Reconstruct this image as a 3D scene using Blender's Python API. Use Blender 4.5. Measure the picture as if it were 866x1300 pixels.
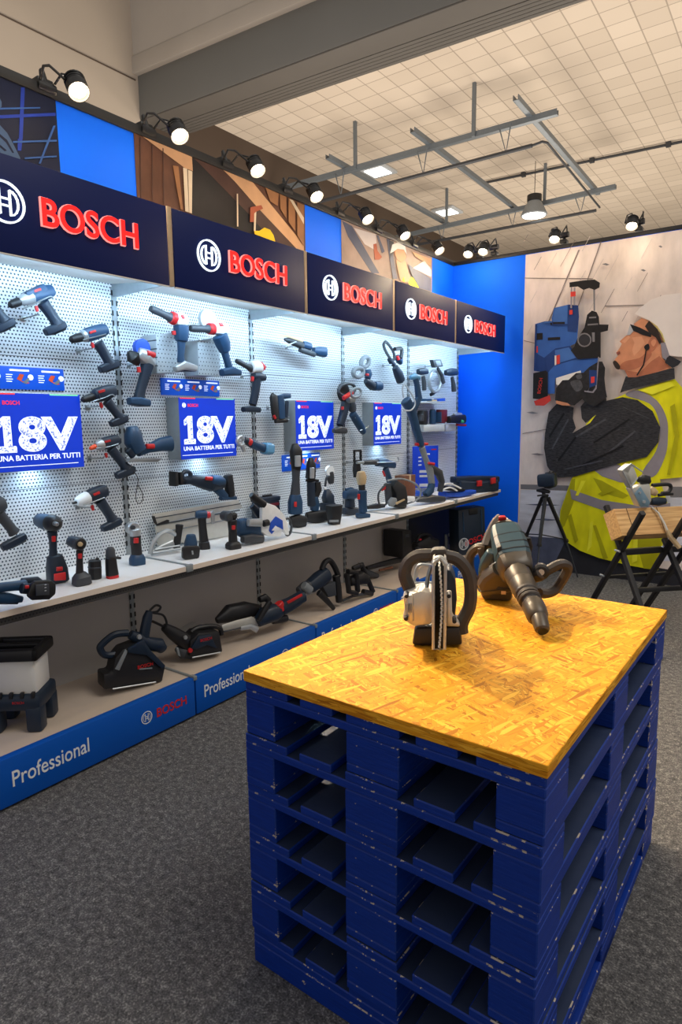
import bpy, bmesh, math, random
from mathutils import Vector, Matrix

for o in list(bpy.data.objects): bpy.data.objects.remove(o)
S = bpy.context.scene
COL = S.collection
PI = math.pi
rnd = random.Random(7)

# ------------------------------------------------------------ camera
cam_d = bpy.data.cameras.new('camera')
cam_d.sensor_fit = 'VERTICAL'; cam_d.sensor_height = 24.0
cam_d.lens = 24.0 * 809.28838 / 1300.0
cam_d.clip_start = .05; cam_d.clip_end = 200
cam = bpy.data.objects.new('camera', cam_d); COL.objects.link(cam)
R_ = Vector((0.809432, 0.58711, -0.011041)); U_ = Vector((-0.075634, 0.122883, 0.989535)); F_ = Vector((-0.582323, 0.800126, -0.143871))
cam.matrix_world = Matrix(((R_.x, U_.x, -F_.x, 2.92848), (R_.y, U_.y, -F_.y, 0.0), (R_.z, U_.z, -F_.z, 1.50943), (0, 0, 0, 1)))
S.camera = cam

# ------------------------------------------------------------ world, big lights, exposure
w = bpy.data.worlds.new('world'); S.world = w; w.use_nodes = True
bg = w.node_tree.nodes['Background']; bg.inputs['Color'].default_value = (1.0, .93, .86, 1); bg.inputs['Strength'].default_value = .45
S.view_settings.view_transform = 'Standard'; S.view_settings.look = 'None'
S.view_settings.exposure = 0.0; S.view_settings.gamma = 1.0; S.view_settings.use_curve_mapping = False

def area(name, loc, to, size, sizey, energy, color, spread=180):
    d = bpy.data.lights.new(name, 'AREA'); d.shape = 'RECTANGLE'; d.size = size; d.size_y = sizey; d.energy = energy; d.color = color
    d.spread = math.radians(spread)
    o = bpy.data.objects.new(name, d); COL.objects.link(o); o.location = loc
    o.rotation_euler = (Vector(to) - Vector(loc)).to_track_quat('-Z', 'Y').to_euler()
    return o
area('overhead_fill', (5.0, 2.6, 6.9), (3.0, 2.6, 0), 3.0, 3.0, 200, (1, .95, .88))  # added unseen softbox that fills the booth from above
def hall_fill(loc, e, c=(1, .89, .76)):
    d = bpy.data.lights.new('hall_fill', 'POINT'); d.energy = e; d.color = c; d.shadow_soft_size = 1.6
    o = bpy.data.objects.new('hall_fill', d); COL.objects.link(o); o.location = loc
for q in ((-4.5, 9.5, 2.2), (1.5, 11.0, 2.2), (-3.0, 18.0, 2.5), (4.5, 20.0, 2.5), (-4.2, 3.2, 2.3)): hall_fill(q, 800)  # added unseen point lights behind the booth, brightening hall ceiling and left wall
SPOT_E = 150.0; SPILL_E = 4.0; SPOT_C = (1.0, .78, .52); LED_C = (.48, .74, 1.0); LED_E = 5.6

# ------------------------------------------------------------ materials
MATS = {}
def srgb(r, g, b):
    f = lambda c: (c/255/12.92) if c <= 10 else ((c/255+.055)/1.055)**2.4
    return (f(r), f(g), f(b), 1)
def nodes(name, rough=.5, metal=0., spec=.5):
    m = bpy.data.materials.new(name); m.use_nodes = True
    nt = m.node_tree; b = nt.nodes['Principled BSDF']
    b.inputs['Roughness'].default_value = rough; b.inputs['Metallic'].default_value = metal
    b.inputs['Specular IOR Level'].default_value = spec
    return m, nt, b
def N(nt, t, **kw):
    n = nt.nodes.new(t)
    for k, v in kw.items(): setattr(n, k, v)
    return n
def mixc(nt, fac, a, b):
    n = N(nt, 'ShaderNodeMix', data_type='RGBA')
    for s, v in ((n.inputs[0], fac), (n.inputs[6], a), (n.inputs[7], b)):
        if hasattr(v, 'links'): nt.links.new(v, s)
        else: s.default_value = v
    return n.outputs[2]
def mth(nt, op, a, b=None, c=None):
    n = N(nt, 'ShaderNodeMath', operation=op)
    for s, v in zip(n.inputs, (a, b, c)):
        if v is None: continue
        if hasattr(v, 'links'): nt.links.new(v, s)
        else: s.default_value = v
    return n.outputs[0]
def ramp(nt, fac, stops):
    n = N(nt, 'ShaderNodeValToRGB'); nt.links.new(fac, n.inputs[0])
    while len(n.color_ramp.elements) < len(stops): n.color_ramp.elements.new(.5)
    for e, (pos, c) in zip(n.color_ramp.elements, stops): e.position = pos; e.color = c
    return n.outputs[0]
def coords(nt, scale=(1, 1, 1), rot=(0, 0, 0), kind='Object'):
    t = N(nt, 'ShaderNodeTexCoord'); mp = N(nt, 'ShaderNodeMapping'); nt.links.new(t.outputs[kind], mp.inputs[0])
    mp.inputs['Scale'].default_value = scale; mp.inputs['Rotation'].default_value = rot
    return mp.outputs[0]
def noise(nt, vec, scale=5, detail=3, rough=.55):
    n = N(nt, 'ShaderNodeTexNoise'); nt.links.new(vec, n.inputs['Vector'])
    n.inputs['Scale'].default_value = scale; n.inputs['Detail'].default_value = detail; n.inputs['Roughness'].default_value = rough
    return n.outputs['Fac']
def bump(nt, b, h, strength=.2, dist=.01):
    n = N(nt, 'ShaderNodeBump'); n.inputs['Strength'].default_value = strength; n.inputs['Distance'].default_value = dist
    nt.links.new(h, n.inputs['Height']); nt.links.new(n.outputs[0], b.inputs['Normal'])
def plain(name, c, rough=.5, metal=0., var=.12, sc=30, spec=.5):
    m, nt, b = nodes(name, rough, metal, spec)
    f = noise(nt, coords(nt), sc, 3)
    lo = tuple(x*(1-var) for x in c[:3])+(1,); hi = tuple(min(1, x*(1+var)) for x in c[:3])+(1,)
    nt.links.new(mixc(nt, f, lo, hi), b.inputs['Base Color'])
    MATS[name] = m; return m
def glow(name, c, st, base=None):
    m, nt, b = nodes(name, .4)
    b.inputs['Base Color'].default_value = base or c
    b.inputs['Emission Color'].default_value = c; b.inputs['Emission Strength'].default_value = st
    MATS[name] = m; return m

# tool plastics and metals
plain('blue', srgb(26, 62, 94), .45); plain('navy', srgb(22, 38, 56), .45); plain('black', srgb(24, 24, 27), .5)
plain('char', srgb(56, 60, 66), .5); plain('rubber', srgb(58, 52, 48), .6); plain('red', srgb(198, 36, 38), .45)
plain('darkred', srgb(110, 30, 40), .5); plain('orange', srgb(240, 84, 40), .45); plain('silver', srgb(186, 190, 192), .35, .55)
plain('steel', srgb(160, 165, 168), .3, .8); plain('white', srgb(232, 234, 234), .45); plain('lightgrey', srgb(190, 196, 200), .5)
plain('grey', srgb(128, 134, 138), .5); plain('lightblue', srgb(92, 150, 190), .45); plain('bright', srgb(30, 80, 190), .45)
plain('posterblue', srgb(10, 60, 200), .4); plain('tan', srgb(196, 170, 130), .5); plain('brown', srgb(110, 66, 42), .7)
plain('green', srgb(60, 190, 120), .5); plain('alu', srgb(206, 204, 196), .38, .5); plain('steelblue', srgb(130, 160, 180), .4, .5)
plain('petrol', srgb(46, 70, 80), .4); plain('brownmetal', srgb(74, 66, 55), .4, .15); plain('milky', srgb(226, 224, 218), .45, 0, .06, 6)
plain('kerf', srgb(70, 44, 22), .8)
m, nt, b = nodes('clear', .1); b.inputs['Transmission Weight'].default_value = 1.; b.inputs['Base Color'].default_value = (.9, .93, .95, 1); b.inputs['IOR'].default_value = 1.1; MATS['clear'] = m

def holes(name, base, pitch, rad, dark, ax=('Y', 'Z'), rough=.45, metal=0.):
    m, nt, b = nodes(name, rough, metal)
    t = N(nt, 'ShaderNodeTexCoord'); s = N(nt, 'ShaderNodeSeparateXYZ'); nt.links.new(t.outputs['Object'], s.inputs[0])
    a = mth(nt, 'DIVIDE', s.outputs[ax[0]], pitch); c = mth(nt, 'DIVIDE', s.outputs[ax[1]], pitch)
    row = mth(nt, 'FLOOR', c); off = mth(nt, 'MULTIPLY', mth(nt, 'MODULO', mth(nt, 'ABSOLUTE', row), 2.), .5)
    fa = mth(nt, 'SUBTRACT', mth(nt, 'FRACT', mth(nt, 'ADD', a, off)), .5); fc = mth(nt, 'SUBTRACT', mth(nt, 'FRACT', c), .5)
    d = mth(nt, 'SQRT', mth(nt, 'ADD', mth(nt, 'MULTIPLY', fa, fa), mth(nt, 'MULTIPLY', fc, fc)))
    h = mth(nt, 'LESS_THAN', d, rad/pitch)
    f = noise(nt, coords(nt), 3, 2)
    nt.links.new(mixc(nt, h, mixc(nt, f, tuple(x*.94 for x in base[:3])+(1,), base), dark), b.inputs['Base Color'])
    MATS[name] = m
holes('pegboard', srgb(222, 228, 232), .0165, .0041, srgb(38, 54, 74))
holes('perf', srgb(176, 184, 188), .022, .0034, srgb(50, 58, 66), ('X', 'Z'))
holes('rail_perf', srgb(70, 68, 66), .014, .0035, srgb(18, 18, 18))

plain('booth_blue', srgb(0, 106, 255), .65, 0, .04, 2, .2); plain('sign_navy', srgb(4, 24, 84), .5, 0, .05, 3, .2)
plain('sign_post', srgb(196, 170, 136), .4, .3); plain('canopy_white', srgb(225, 220, 212), .5, 0, .04, 3)
plain('shelf_white', srgb(242, 242, 242), .45, 0, .04, 3); plain('shelf_edge', srgb(224, 208, 192), .5, 0, .05, 8)  # shelf_edge: warm light on the white shelf's front put into the tint
plain('back_grey', srgb(176, 172, 168), .6, 0, .06, 2); plain('back_dark', srgb(30, 30, 32), .6)
plain('plinth_blue', srgb(0, 82, 178), .5, 0, .05, 4, .3); plain('deck_wood', srgb(200, 184, 168), .6, 0, .12, 4)
plain('steel_grey', srgb(150, 158, 162), .4, .4); plain('slot_black', srgb(20, 22, 26), .7); plain('strip_black', srgb(22, 20, 20), .6)
plain('hall_beige', srgb(178, 164, 146), .8, 0, .08, .8); plain('hall_brown', srgb(74, 60, 48), .8, 0, .1, .8)
plain('beam_light', srgb(164, 156, 146), .8, 0, .1, 1.2); plain('beam_grey', srgb(104, 104, 101), .7, 0, .06, 1.)
plain('beam_groove', srgb(84, 80, 75), .7, 0, .08, 2); plain('frame_grey', srgb(112, 120, 126), .45, .3); plain('tube_dark', srgb(52, 54, 58), .5)
plain('lamp_black', srgb(26, 25, 26), .45)
glow('lamp_glow', (1.0, .83, .58, 1), 22.); glow('led_glow', (.85, .95, 1, 1), 6.); glow('ceiling_glow', (.95, .97, .9, 1), 5.)
glow('sign_red', (1.0, .012, .010, 1), 1.0, srgb(220, 20, 20)); glow('sign_white', (.85, .95, 1., 1), 1.15); glow('sign_rim', (1., .35, .32, 1), .9)
glow('box_blue', (.0, .040, .60, 1), .55, srgb(0, 44, 170)); glow('box_red', (.9, .03, .05, 1), .5); glow('box_white', (.8, .86, 1, 1), .75); glow('box_green', (.2, .7, .4, 1), .5)
# speckled numerals on the light boxes
m, nt, b = nodes('box_speckle', .5)
v = N(nt, 'ShaderNodeTexVoronoi'); nt.links.new(coords(nt), v.inputs['Vector']); v.inputs['Scale'].default_value = 120
f = mth(nt, 'GREATER_THAN', noise(nt, coords(nt), 110, 2), .56)
c = mixc(nt, f, (.82, .87, 1, 1), srgb(110, 126, 190)); nt.links.new(c, b.inputs['Base Color']); nt.links.new(c, b.inputs['Emission Color']); b.inputs['Emission Strength'].default_value = .72; MATS['box_speckle'] = m
glow('strip_blue', (.0, .08, .55, 1), .25, srgb(0, 80, 200))

# carpet
m, nt, b = nodes('carpet', .95, 0, .15)
co = coords(nt); n1 = noise(nt, co, 160, 4, .7); n2 = noise(nt, co, 1.3, 2); n3 = noise(nt, co, 42, 3, .7)
c = ramp(nt, mth(nt, 'ADD', mth(nt, 'MULTIPLY', n1, .6), mth(nt, 'MULTIPLY', n3, .4)), [(.36, srgb(44, 44, 46)), (.52, srgb(98, 97, 97)), (.65, srgb(166, 164, 160))])
nt.links.new(mixc(nt, mth(nt, 'MULTIPLY', n2, .3), c, srgb(66, 65, 66)), b.inputs['Base Color']); bump(nt, b, n1, .5, .008); MATS['carpet'] = m
# tiled hall ceiling
m, nt, b = nodes('ceiling_tiles', .85)
t = N(nt, 'ShaderNodeTexCoord'); s = N(nt, 'ShaderNodeSeparateXYZ'); nt.links.new(t.outputs['Object'], s.inputs[0])
lines = None
cells = []
for ax, pit, o in (('X', .438, .1), ('Y', .420, .05)):
    q = mth(nt, 'DIVIDE', mth(nt, 'ADD', s.outputs[ax], o), pit); fr = mth(nt, 'FRACT', q)
    l = mth(nt, 'LESS_THAN', fr, .045); lines = l if lines is None else mth(nt, 'MAXIMUM', lines, l); cells.append(mth(nt, 'FLOOR', q))
cb = N(nt, 'ShaderNodeCombineXYZ'); nt.links.new(cells[0], cb.inputs[0]); nt.links.new(cells[1], cb.inputs[1])
wn = N(nt, 'ShaderNodeTexWhiteNoise'); nt.links.new(cb.outputs[0], wn.inputs['Vector'])
c = mixc(nt, wn.outputs['Value'], srgb(198, 184, 166), srgb(210, 196, 178))
nt.links.new(mixc(nt, mth(nt, 'MULTIPLY', lines, .6), c, srgb(124, 110, 96)), b.inputs['Base Color']); MATS['ceiling_tiles'] = m
# oriented strand board
def osb(name, ax):
    m, nt, b = nodes(name, .62, 0, .12)
    col = None
    for i, (ang, seed) in enumerate(((8, 0), (-32, 3.7), (58, 9.1), (24, 5.3), (-75, 2.2))):
        t = N(nt, 'ShaderNodeTexCoord'); mp0 = N(nt, 'ShaderNodeMapping'); nt.links.new(t.outputs['Object'], mp0.inputs[0])
        mp0.inputs['Rotation'].default_value = (0, 0, math.radians(ang)); mp0.inputs['Location'].default_value = (seed, seed*.7, 0)
        mp = N(nt, 'ShaderNodeMapping'); nt.links.new(mp0.outputs[0], mp.inputs[0]); mp.inputs['Scale'].default_value = ax
        v = N(nt, 'ShaderNodeTexVoronoi'); nt.links.new(mp.outputs[0], v.inputs['Vector']); v.inputs['Scale'].default_value = 1.0; v.inputs['Randomness'].default_value = 1
        sp = N(nt, 'ShaderNodeSeparateColor'); nt.links.new(v.outputs['Color'], sp.inputs[0])
        cc = ramp(nt, sp.outputs[0], [(.0, srgb(158, 94, 12)), (.14, srgb(212, 140, 26)), (.6, srgb(226, 158, 36)), (1., srgb(244, 186, 62))])
        e = N(nt, 'ShaderNodeTexVoronoi', feature='DISTANCE_TO_EDGE'); nt.links.new(mp.outputs[0], e.inputs['Vector']); e.inputs['Scale'].default_value = 1.
        cc = mixc(nt, mth(nt, 'MULTIPLY', mth(nt, 'LESS_THAN', e.outputs['Distance'], .05), mth(nt, 'MULTIPLY', sp.outputs[2], .55)), cc, srgb(120, 70, 16))
        if col is None: col = cc
        else: col = mixc(nt, mth(nt, 'GREATER_THAN', sp.outputs[1], .62), col, cc)
    gr = noise(nt, coords(nt, (60, 60, 60)), 4, 3)
    nt.links.new(mixc(nt, mth(nt, 'MULTIPLY', gr, .25), col, srgb(190, 128, 40)), b.inputs['Base Color'])
    bump(nt, b, gr, .12, .002); MATS[name] = m
osb('osb', (15, 100, 40)); osb('osb_edge', (14, 14, 190))
# worn blue pallet paint and its chipped edges
def paint(name, c0, c1, thr):
    m, nt, b = nodes(name, .5, 0, .3)
    co = coords(nt); g = noise(nt, coords(nt, (3, 3, 40)), 4, 4); n1 = noise(nt, co, 9, 5, .7); n2 = noise(nt, co, 46, 4, .7)
    base = mixc(nt, g, c0, c1)
    chip = mth(nt, 'GREATER_THAN', mth(nt, 'ADD', mth(nt, 'MULTIPLY', n1, .6), mth(nt, 'MULTIPLY', n2, .4)), thr)
    nt.links.new(mixc(nt, chip, base, srgb(176, 164, 150)), b.inputs['Base Color']); bump(nt, b, g, .35, .004); MATS[name] = m
paint('pallet_blue', srgb(0, 34, 112), srgb(4, 56, 158), .665); paint('pallet_edge', srgb(4, 38, 120), srgb(24, 62, 150), .56); paint('pallet_inner', srgb(30, 44, 74), srgb(52, 62, 86), .66)  # pallet_inner: dusty bare wood, with shade under the boards darkened in
# pine beam
m, nt, b = nodes('pine', .6)
g = noise(nt, coords(nt, (1.2, 22, 22)), 3, 4)
nt.links.new(ramp(nt, g, [(.3, srgb(176, 128, 76)), (.55, srgb(214, 170, 110)), (.75, srgb(228, 190, 134))]), b.inputs['Base Color']); MATS['pine'] = m

# printed photo inks
def ink(name, c, var=.1, sc=6, st=(1, 1, 1), det=4):
    m, nt, b = nodes(name, .65, 0, .25)
    f = noise(nt, coords(nt, st), sc, det)
    nt.links.new(ramp(nt, f, [(.3, tuple(x*(1-var) for x in c[:3])+(1,)), (.7, tuple(min(1, x*(1+var)) for x in c[:3])+(1,))]), b.inputs['Base Color']); MATS[name] = m
ink('pr_concrete', srgb(222, 208, 200), .16, 3, (2.4, 1, 1), 8); ink('pr_ground', srgb(206, 208, 220), .16, 3, (1, 1, 5)); ink('pr_grey', srgb(120, 118, 122), .1)
ink('pr_slate', srgb(84, 90, 112), .3, 5); ink('pr_dark', srgb(44, 44, 50), .15); ink('pr_seam', srgb(128, 116, 112), .1)
ink('pr_vest', srgb(224, 220, 20), .16, 4, (2, 1, 1), 2); ink('pr_vestdark', srgb(176, 172, 14), .1, 5); ink('pr_stripe', srgb(142, 136, 144), .12, 8)
ink('pr_jacket', srgb(50, 50, 54), .75, 26, (1, 1, 5), 6); ink('pr_skin', srgb(206, 140, 104), .14, 9, det=2); ink('pr_skindark', srgb(176, 108, 80), .14, 9, det=2); ink('pr_hair', srgb(48, 38, 34), .2, 20)
ink('pr_lens', srgb(186, 186, 190), .06); ink('pr_black', srgb(28, 27, 30), .2, 20); ink('pr_lip', srgb(136, 74, 62), .08); ink('pr_helmet', srgb(232, 222, 216), .07, 3); ink('pr_helmetshade', srgb(206, 186, 110), .08)
ink('pr_tool', srgb(50, 92, 164), .16, 6); ink('pr_tooldark', srgb(30, 58, 116), .14, 6); ink('pr_toollight', srgb(62, 104, 172), .12, 6); ink('pr_red', srgb(206, 60, 52), .1); ink('pr_white', srgb(222, 218, 212), .05)
ink('pr_glove', srgb(36, 35, 38), .35, 30); ink('pr_grey2', srgb(76, 76, 80), .3, 30)
ink('pr_vestlit', srgb(240, 236, 50), .1, 5); ink('pr_jacketlit', srgb(74, 74, 80), .3, 30); ink('pr_jacketdark', srgb(26, 26, 30), .2, 30); ink('pr_skinlit', srgb(218, 156, 120), .06, 9)
ink('pr_night', srgb(6, 16, 46), .3, 3); ink('pr_nightlight', srgb(24, 52, 150), .2, 4); ink('pr_nightline', srgb(46, 86, 150), .2, 4); ink('pr_sleeve', srgb(62, 86, 120), .2, 8)
ink('pr_wood', srgb(84, 54, 40), .4, 5, (1, 8, .6)); ink('pr_black2', srgb(26, 22, 24), .2); ink('pr_rafterdark', srgb(66, 44, 38), .2); ink('pr_beam', srgb(190, 146, 108), .12); ink('pr_cream', srgb(206, 186, 160), .08)
ink('pr_slat', srgb(140, 96, 62), .15); ink('pr_copper', srgb(150, 74, 48), .12); ink('pr_helmetyellow', srgb(232, 186, 20), .1)
ink('pr_haze', srgb(150, 128, 118), .3, 3); ink('pr_slatehaze', srgb(72, 78, 100), .2); ink('pr_creamhaze', srgb(196, 186, 184), .08); ink('pr_tanhaze', srgb(178, 140, 104), .1)

# ------------------------------------------------------------ mesh helpers
def emit(name, bm, mats, parent=None, loc=None, smooth=True, angle=29):
    me = bpy.data.meshes.new(name)
    bmesh.ops.recalc_face_normals(bm, faces=bm.faces)
    bm.to_mesh(me); bm.free()
    for mm in (mats if isinstance(mats, (list, tuple)) else [mats]): me.materials.append(MATS[mm])
    if smooth:
        for pl in me.polygons: pl.use_smooth = True
        me.set_sharp_from_angle(angle=math.radians(angle))
    o = bpy.data.objects.new(name, me); COL.objects.link(o)
    if parent: o.parent = parent
    if loc is not None: o.location = loc
    return o
def thing(name, label, cat, loc=(0, 0, 0), rotz=0., group=None):
    o = bpy.data.objects.new(name, None); COL.objects.link(o); o.location = loc; o.rotation_euler = (0, 0, rotz)
    o.empty_display_size = .05
    o['label'] = label; o['category'] = cat
    if group: o['group'] = group
    return o
def tag(o, label, cat, group=None):
    o['label'] = label; o['category'] = cat
    if group: o['group'] = group
    return o
def struct(o): o['kind'] = 'structure'; return o
def box(bm, x0, x1, y0, y1, z0, z1, b=0., mi=0, bmi=None, M=None):
    r = bmesh.ops.create_cube(bm, size=1.)
    vs = r['verts']
    for v in vs: v.co = Vector(((x0+x1)/2+v.co.x*(x1-x0), (y0+y1)/2+v.co.y*(y1-y0), (z0+z1)/2+v.co.z*(z1-z0)))
    fs = set(f for v in vs for f in v.link_faces)
    for f in fs: f.material_index = mi
    if b > 0:
        es = list(set(e for v in vs for e in v.link_edges))
        rb = bmesh.ops.bevel(bm, geom=es, offset=b, segments=1 if bmi is not None else 2, affect='EDGES', profile=.5, clamp_overlap=True)
        if bmi is not None:
            for f in rb['faces']: f.material_index = bmi
        vs = list(set(v for f in rb['faces'] for v in f.verts) | set(v for v in vs if v.is_valid))
    if M is not None:
        for v in vs: v.co = M @ v.co
    return vs
def bx(name, mat, x, y, z, b=.0, parent=None, loc=None):
    bm = bmesh.new(); box(bm, x[0], x[1], y[0], y[1], z[0], z[1], b); return emit(name, bm, mat, parent, loc)
def rings_to(bm, rings, closed=False):
    n = len(rings[0])
    vv = [[bm.verts.new(c) for c in r] for r in rings]
    m = len(vv)
    for i in range(m if closed else m-1):
        a = vv[i]; b_ = vv[(i+1) % m]
        for j in range(n): bm.faces.new((a[j], a[(j+1) % n], b_[(j+1) % n], b_[j]))
    if not closed:
        bm.faces.new(vv[0]); bm.faces.new(list(reversed(vv[-1])))
def supere(t, n):
    c, s = math.cos(t), math.sin(t)
    return math.copysign(abs(c)**(2/n), c), math.copysign(abs(s)**(2/n), s)
def loft3(bm, pts, n=2.4, cap=.35, seg=14):
    """pts: (centre, radius along a, radius along b, a, b, tangent)"""
    rings = []
    def ring(c, ra, rb, a, b_): return [c + a*(ra*q[0]) + b_*(rb*q[1]) for q in (supere(2*PI*(k+.5)/seg, n) for k in range(seg))]
    c, ra, rb, a, b_, t = pts[0]; cr = min(ra, rb)*cap
    rings.append(ring(c - t*cr*.5, ra*(1-cap*.55), rb*(1-cap*.55), a, b_))
    for c, ra, rb, a, b_, t in pts: rings.append(ring(c, ra, rb, a, b_))
    cr = min(ra, rb)*cap
    rings.append(ring(c + t*cr*.5, ra*(1-cap*.55), rb*(1-cap*.55), a, b_))
    rings_to(bm, rings)
def cat(pts, closed, steps=5):
    out = []; n = len(pts)
    for i in range(n if closed else n-1):
        p0 = pts[(i-1) % n] if closed or i > 0 else pts[0]; p1 = pts[i]; p2 = pts[(i+1) % n]; p3 = pts[(i+2) % n] if closed or i+2 < n else pts[-1]
        for k in range(steps):
            t = k/steps
            out.append(.5*((2*p1)+(p2-p0)*t+(2*p0-5*p1+4*p2-p3)*t*t+(3*p1-p0-3*p2+p3)*t**3))
    if not closed: out.append(pts[-1])
    return out
def tube(bm, pts, r, closed=False, seg=8):
    rings = []; n = len(pts); up = Vector((.123, .31, .94)).normalized(); prev = None
    for i in range(n):
        a = pts[(i-1) % n] if closed or i > 0 else pts[0]; b_ = pts[(i+1) % n] if closed or i < n-1 else pts[-1]
        t = (b_-a).normalized() if (b_-a).length > 1e-9 else Vector((0, 0, 1))
        if prev is None: s = t.cross(up if abs(t.dot(up)) < .9 else Vector((1, 0, 0))).normalized()
        else: s = (prev - t*prev.dot(t)).normalized()
        prev = s; q = t.cross(s)
        rings.append([pts[i]+s*(r*math.cos(2*PI*k/seg))+q*(r*math.sin(2*PI*k/seg)) for k in range(seg)])
    rings_to(bm, rings, closed)
def lathe(bm, prof, seg=24, M=None):
    rings = [[Vector((r*math.cos(2*PI*k/seg), r*math.sin(2*PI*k/seg), h)) for k in range(seg)] for h, r in prof]
    if M is not None: rings = [[M @ v for v in r] for r in rings]
    rings_to(bm, rings)
def slab(bm, pts, d, w, b=0.):
    vs = [bm.verts.new((u, v, w-d/2)) for u, v in pts]
    f = bm.faces.new(vs); r = bmesh.ops.extrude_face_region(bm, geom=[f])
    nv = [g for g in r['geom'] if isinstance(g, bmesh.types.BMVert)]
    for v in nv: v.co.z += d
    if b > 0:
        es = list(set(e for v in nv for e in v.link_edges) | set(e for v in vs for e in v.link_edges))
        bmesh.ops.bevel(bm, geom=es, offset=b, segments=2, affect='EDGES', profile=.5, clamp_overlap=True)
def text_mesh(txt, cap, bold, width=None, ext=.0008):
    cu = bpy.data.curves.new('t', 'FONT'); cu.body = txt; cu.align_x = 'CENTER'; cu.size = 1.; cu.offset = bold; cu.extrude = 0.; cu.resolution_u = 5
    o = bpy.data.objects.new('t', cu); COL.objects.link(o)
    bpy.context.view_layer.update()
    dg = bpy.context.evaluated_depsgraph_get(); me = bpy.data.meshes.new_from_object(o.evaluated_get(dg))
    bpy.data.objects.remove(o); bpy.data.curves.remove(cu)
    ys = [v.co.y for v in me.vertices]; xs = [v.co.x for v in me.vertices]
    y0, y1, x0, x1 = min(ys), max(ys), min(xs), max(xs)
    sy = cap/(y1-y0); sx = sy if width is None else width/(x1-x0)
    for v in me.vertices: v.co = Vector(((v.co.x-(x0+x1)/2)*sx, (v.co.y-(y0+y1)/2)*sy, 0))
    return me
def add_text(bm, txt, u, v, cap, w, bold=0., rot=0., width=None, th=.001):
    me = text_mesh(txt, cap, bold, width)
    t = bmesh.new(); t.from_mesh(me); bpy.data.meshes.remove(me)
    r = bmesh.ops.extrude_face_region(t, geom=list(t.faces))
    for g in r['geom']:
        if isinstance(g, bmesh.types.BMVert): g.co.z += th
    bmesh.ops.transform(t, matrix=Matrix.Translation((u, v, w)) @ Matrix.Rotation(math.radians(rot), 4, 'Z'), verts=t.verts)
    tm = bpy.data.meshes.new('t'); t.to_mesh(tm); t.free(); bm.from_mesh(tm); bpy.data.meshes.remove(tm)
def numeral_one(bm, u, v, w_, h, b, z, th):
    x = lambda q: u-w_/2+q*w_
    y = lambda q: v-h/2+q*h
    g = [(.0, .0), (1., .0), (1., .17), (.76, .17), (.76, 1.), (.42, 1.), (.05, .84), (.05, .66), (.38, .78), (.38, .17), (.0, .17)]
    c = Vector((u, v, 0)); pts = []
    for q in g:
        dx = b*(1 if q[0] > .5 else -1); dy = b*(1 if q[1] > .5 else -1); pts.append((x(q[0])+dx, y(q[1])+dy))
    t = bmesh.new(); slab(t, pts, th, z+th/2); me = bpy.data.meshes.new('t'); t.to_mesh(me); t.free(); bm.from_mesh(me); bpy.data.meshes.remove(me)
def add_emblem(bm, u, v, r, w, k=.11, d=.002):
    for rr in (r, ):
        lathe_ring = [Vector((u+rr*math.cos(2*PI*i/28), v+rr*math.sin(2*PI*i/28), w)) for i in range(28)]
        ring(bm, lathe_ring, r*k, d)
    for s in (-1, 1):
        strip(bm, [Vector((u+s*r*.27, v+r*.60, w)), Vector((u+s*r*.27, v-r*.60, w))], r*k*.9, d)
        strip(bm, [Vector((u+s*r*.27+s*r*.42*math.sin(PI*i/8), v+r*.60*math.cos(PI*i/8), w)) for i in range(9)], r*k*.8, d)
    for q in (.17, -.17): strip(bm, [Vector((u-r*.27, v+r*q, w)), Vector((u+r*.27, v+r*q, w))], r*k*.8, d)
def strip(bm, pts, hw, d):
    for a, b_ in zip(pts, pts[1:]):
        t = (b_-a).normalized(); s = Vector((-t.y, t.x, 0))*hw; a2 = a-t*hw*.6; b2 = b_+t*hw*.6
        q = [a2+s, a2-s, b2-s, b2+s]
        lo = [bm.verts.new(c) for c in q]; hi = [bm.verts.new(c+Vector((0, 0, d))) for c in q]
        bm.faces.new(hi); bm.faces.new(lo[::-1])
        for i in range(4): bm.faces.new((lo[i], lo[(i+1) % 4], hi[(i+1) % 4], hi[i]))
def ring(bm, pts, hw, d):
    n = len(pts); c = sum(pts, Vector())/n
    rs = []
    for pt in pts:
        q = (pt-c).normalized(); rs.append([pt-q*hw, pt+q*hw, pt+q*hw+Vector((0, 0, d)), pt-q*hw+Vector((0, 0, d))])
    rings_to(bm, rs, True)
FR = Matrix(((1, 0, 0, 0), (0, 0, -1, 0), (0, 1, 0, 0), (0, 0, 0, 1)))   # (u,v,w) -> local (x=u, z=v, y=-w)
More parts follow.
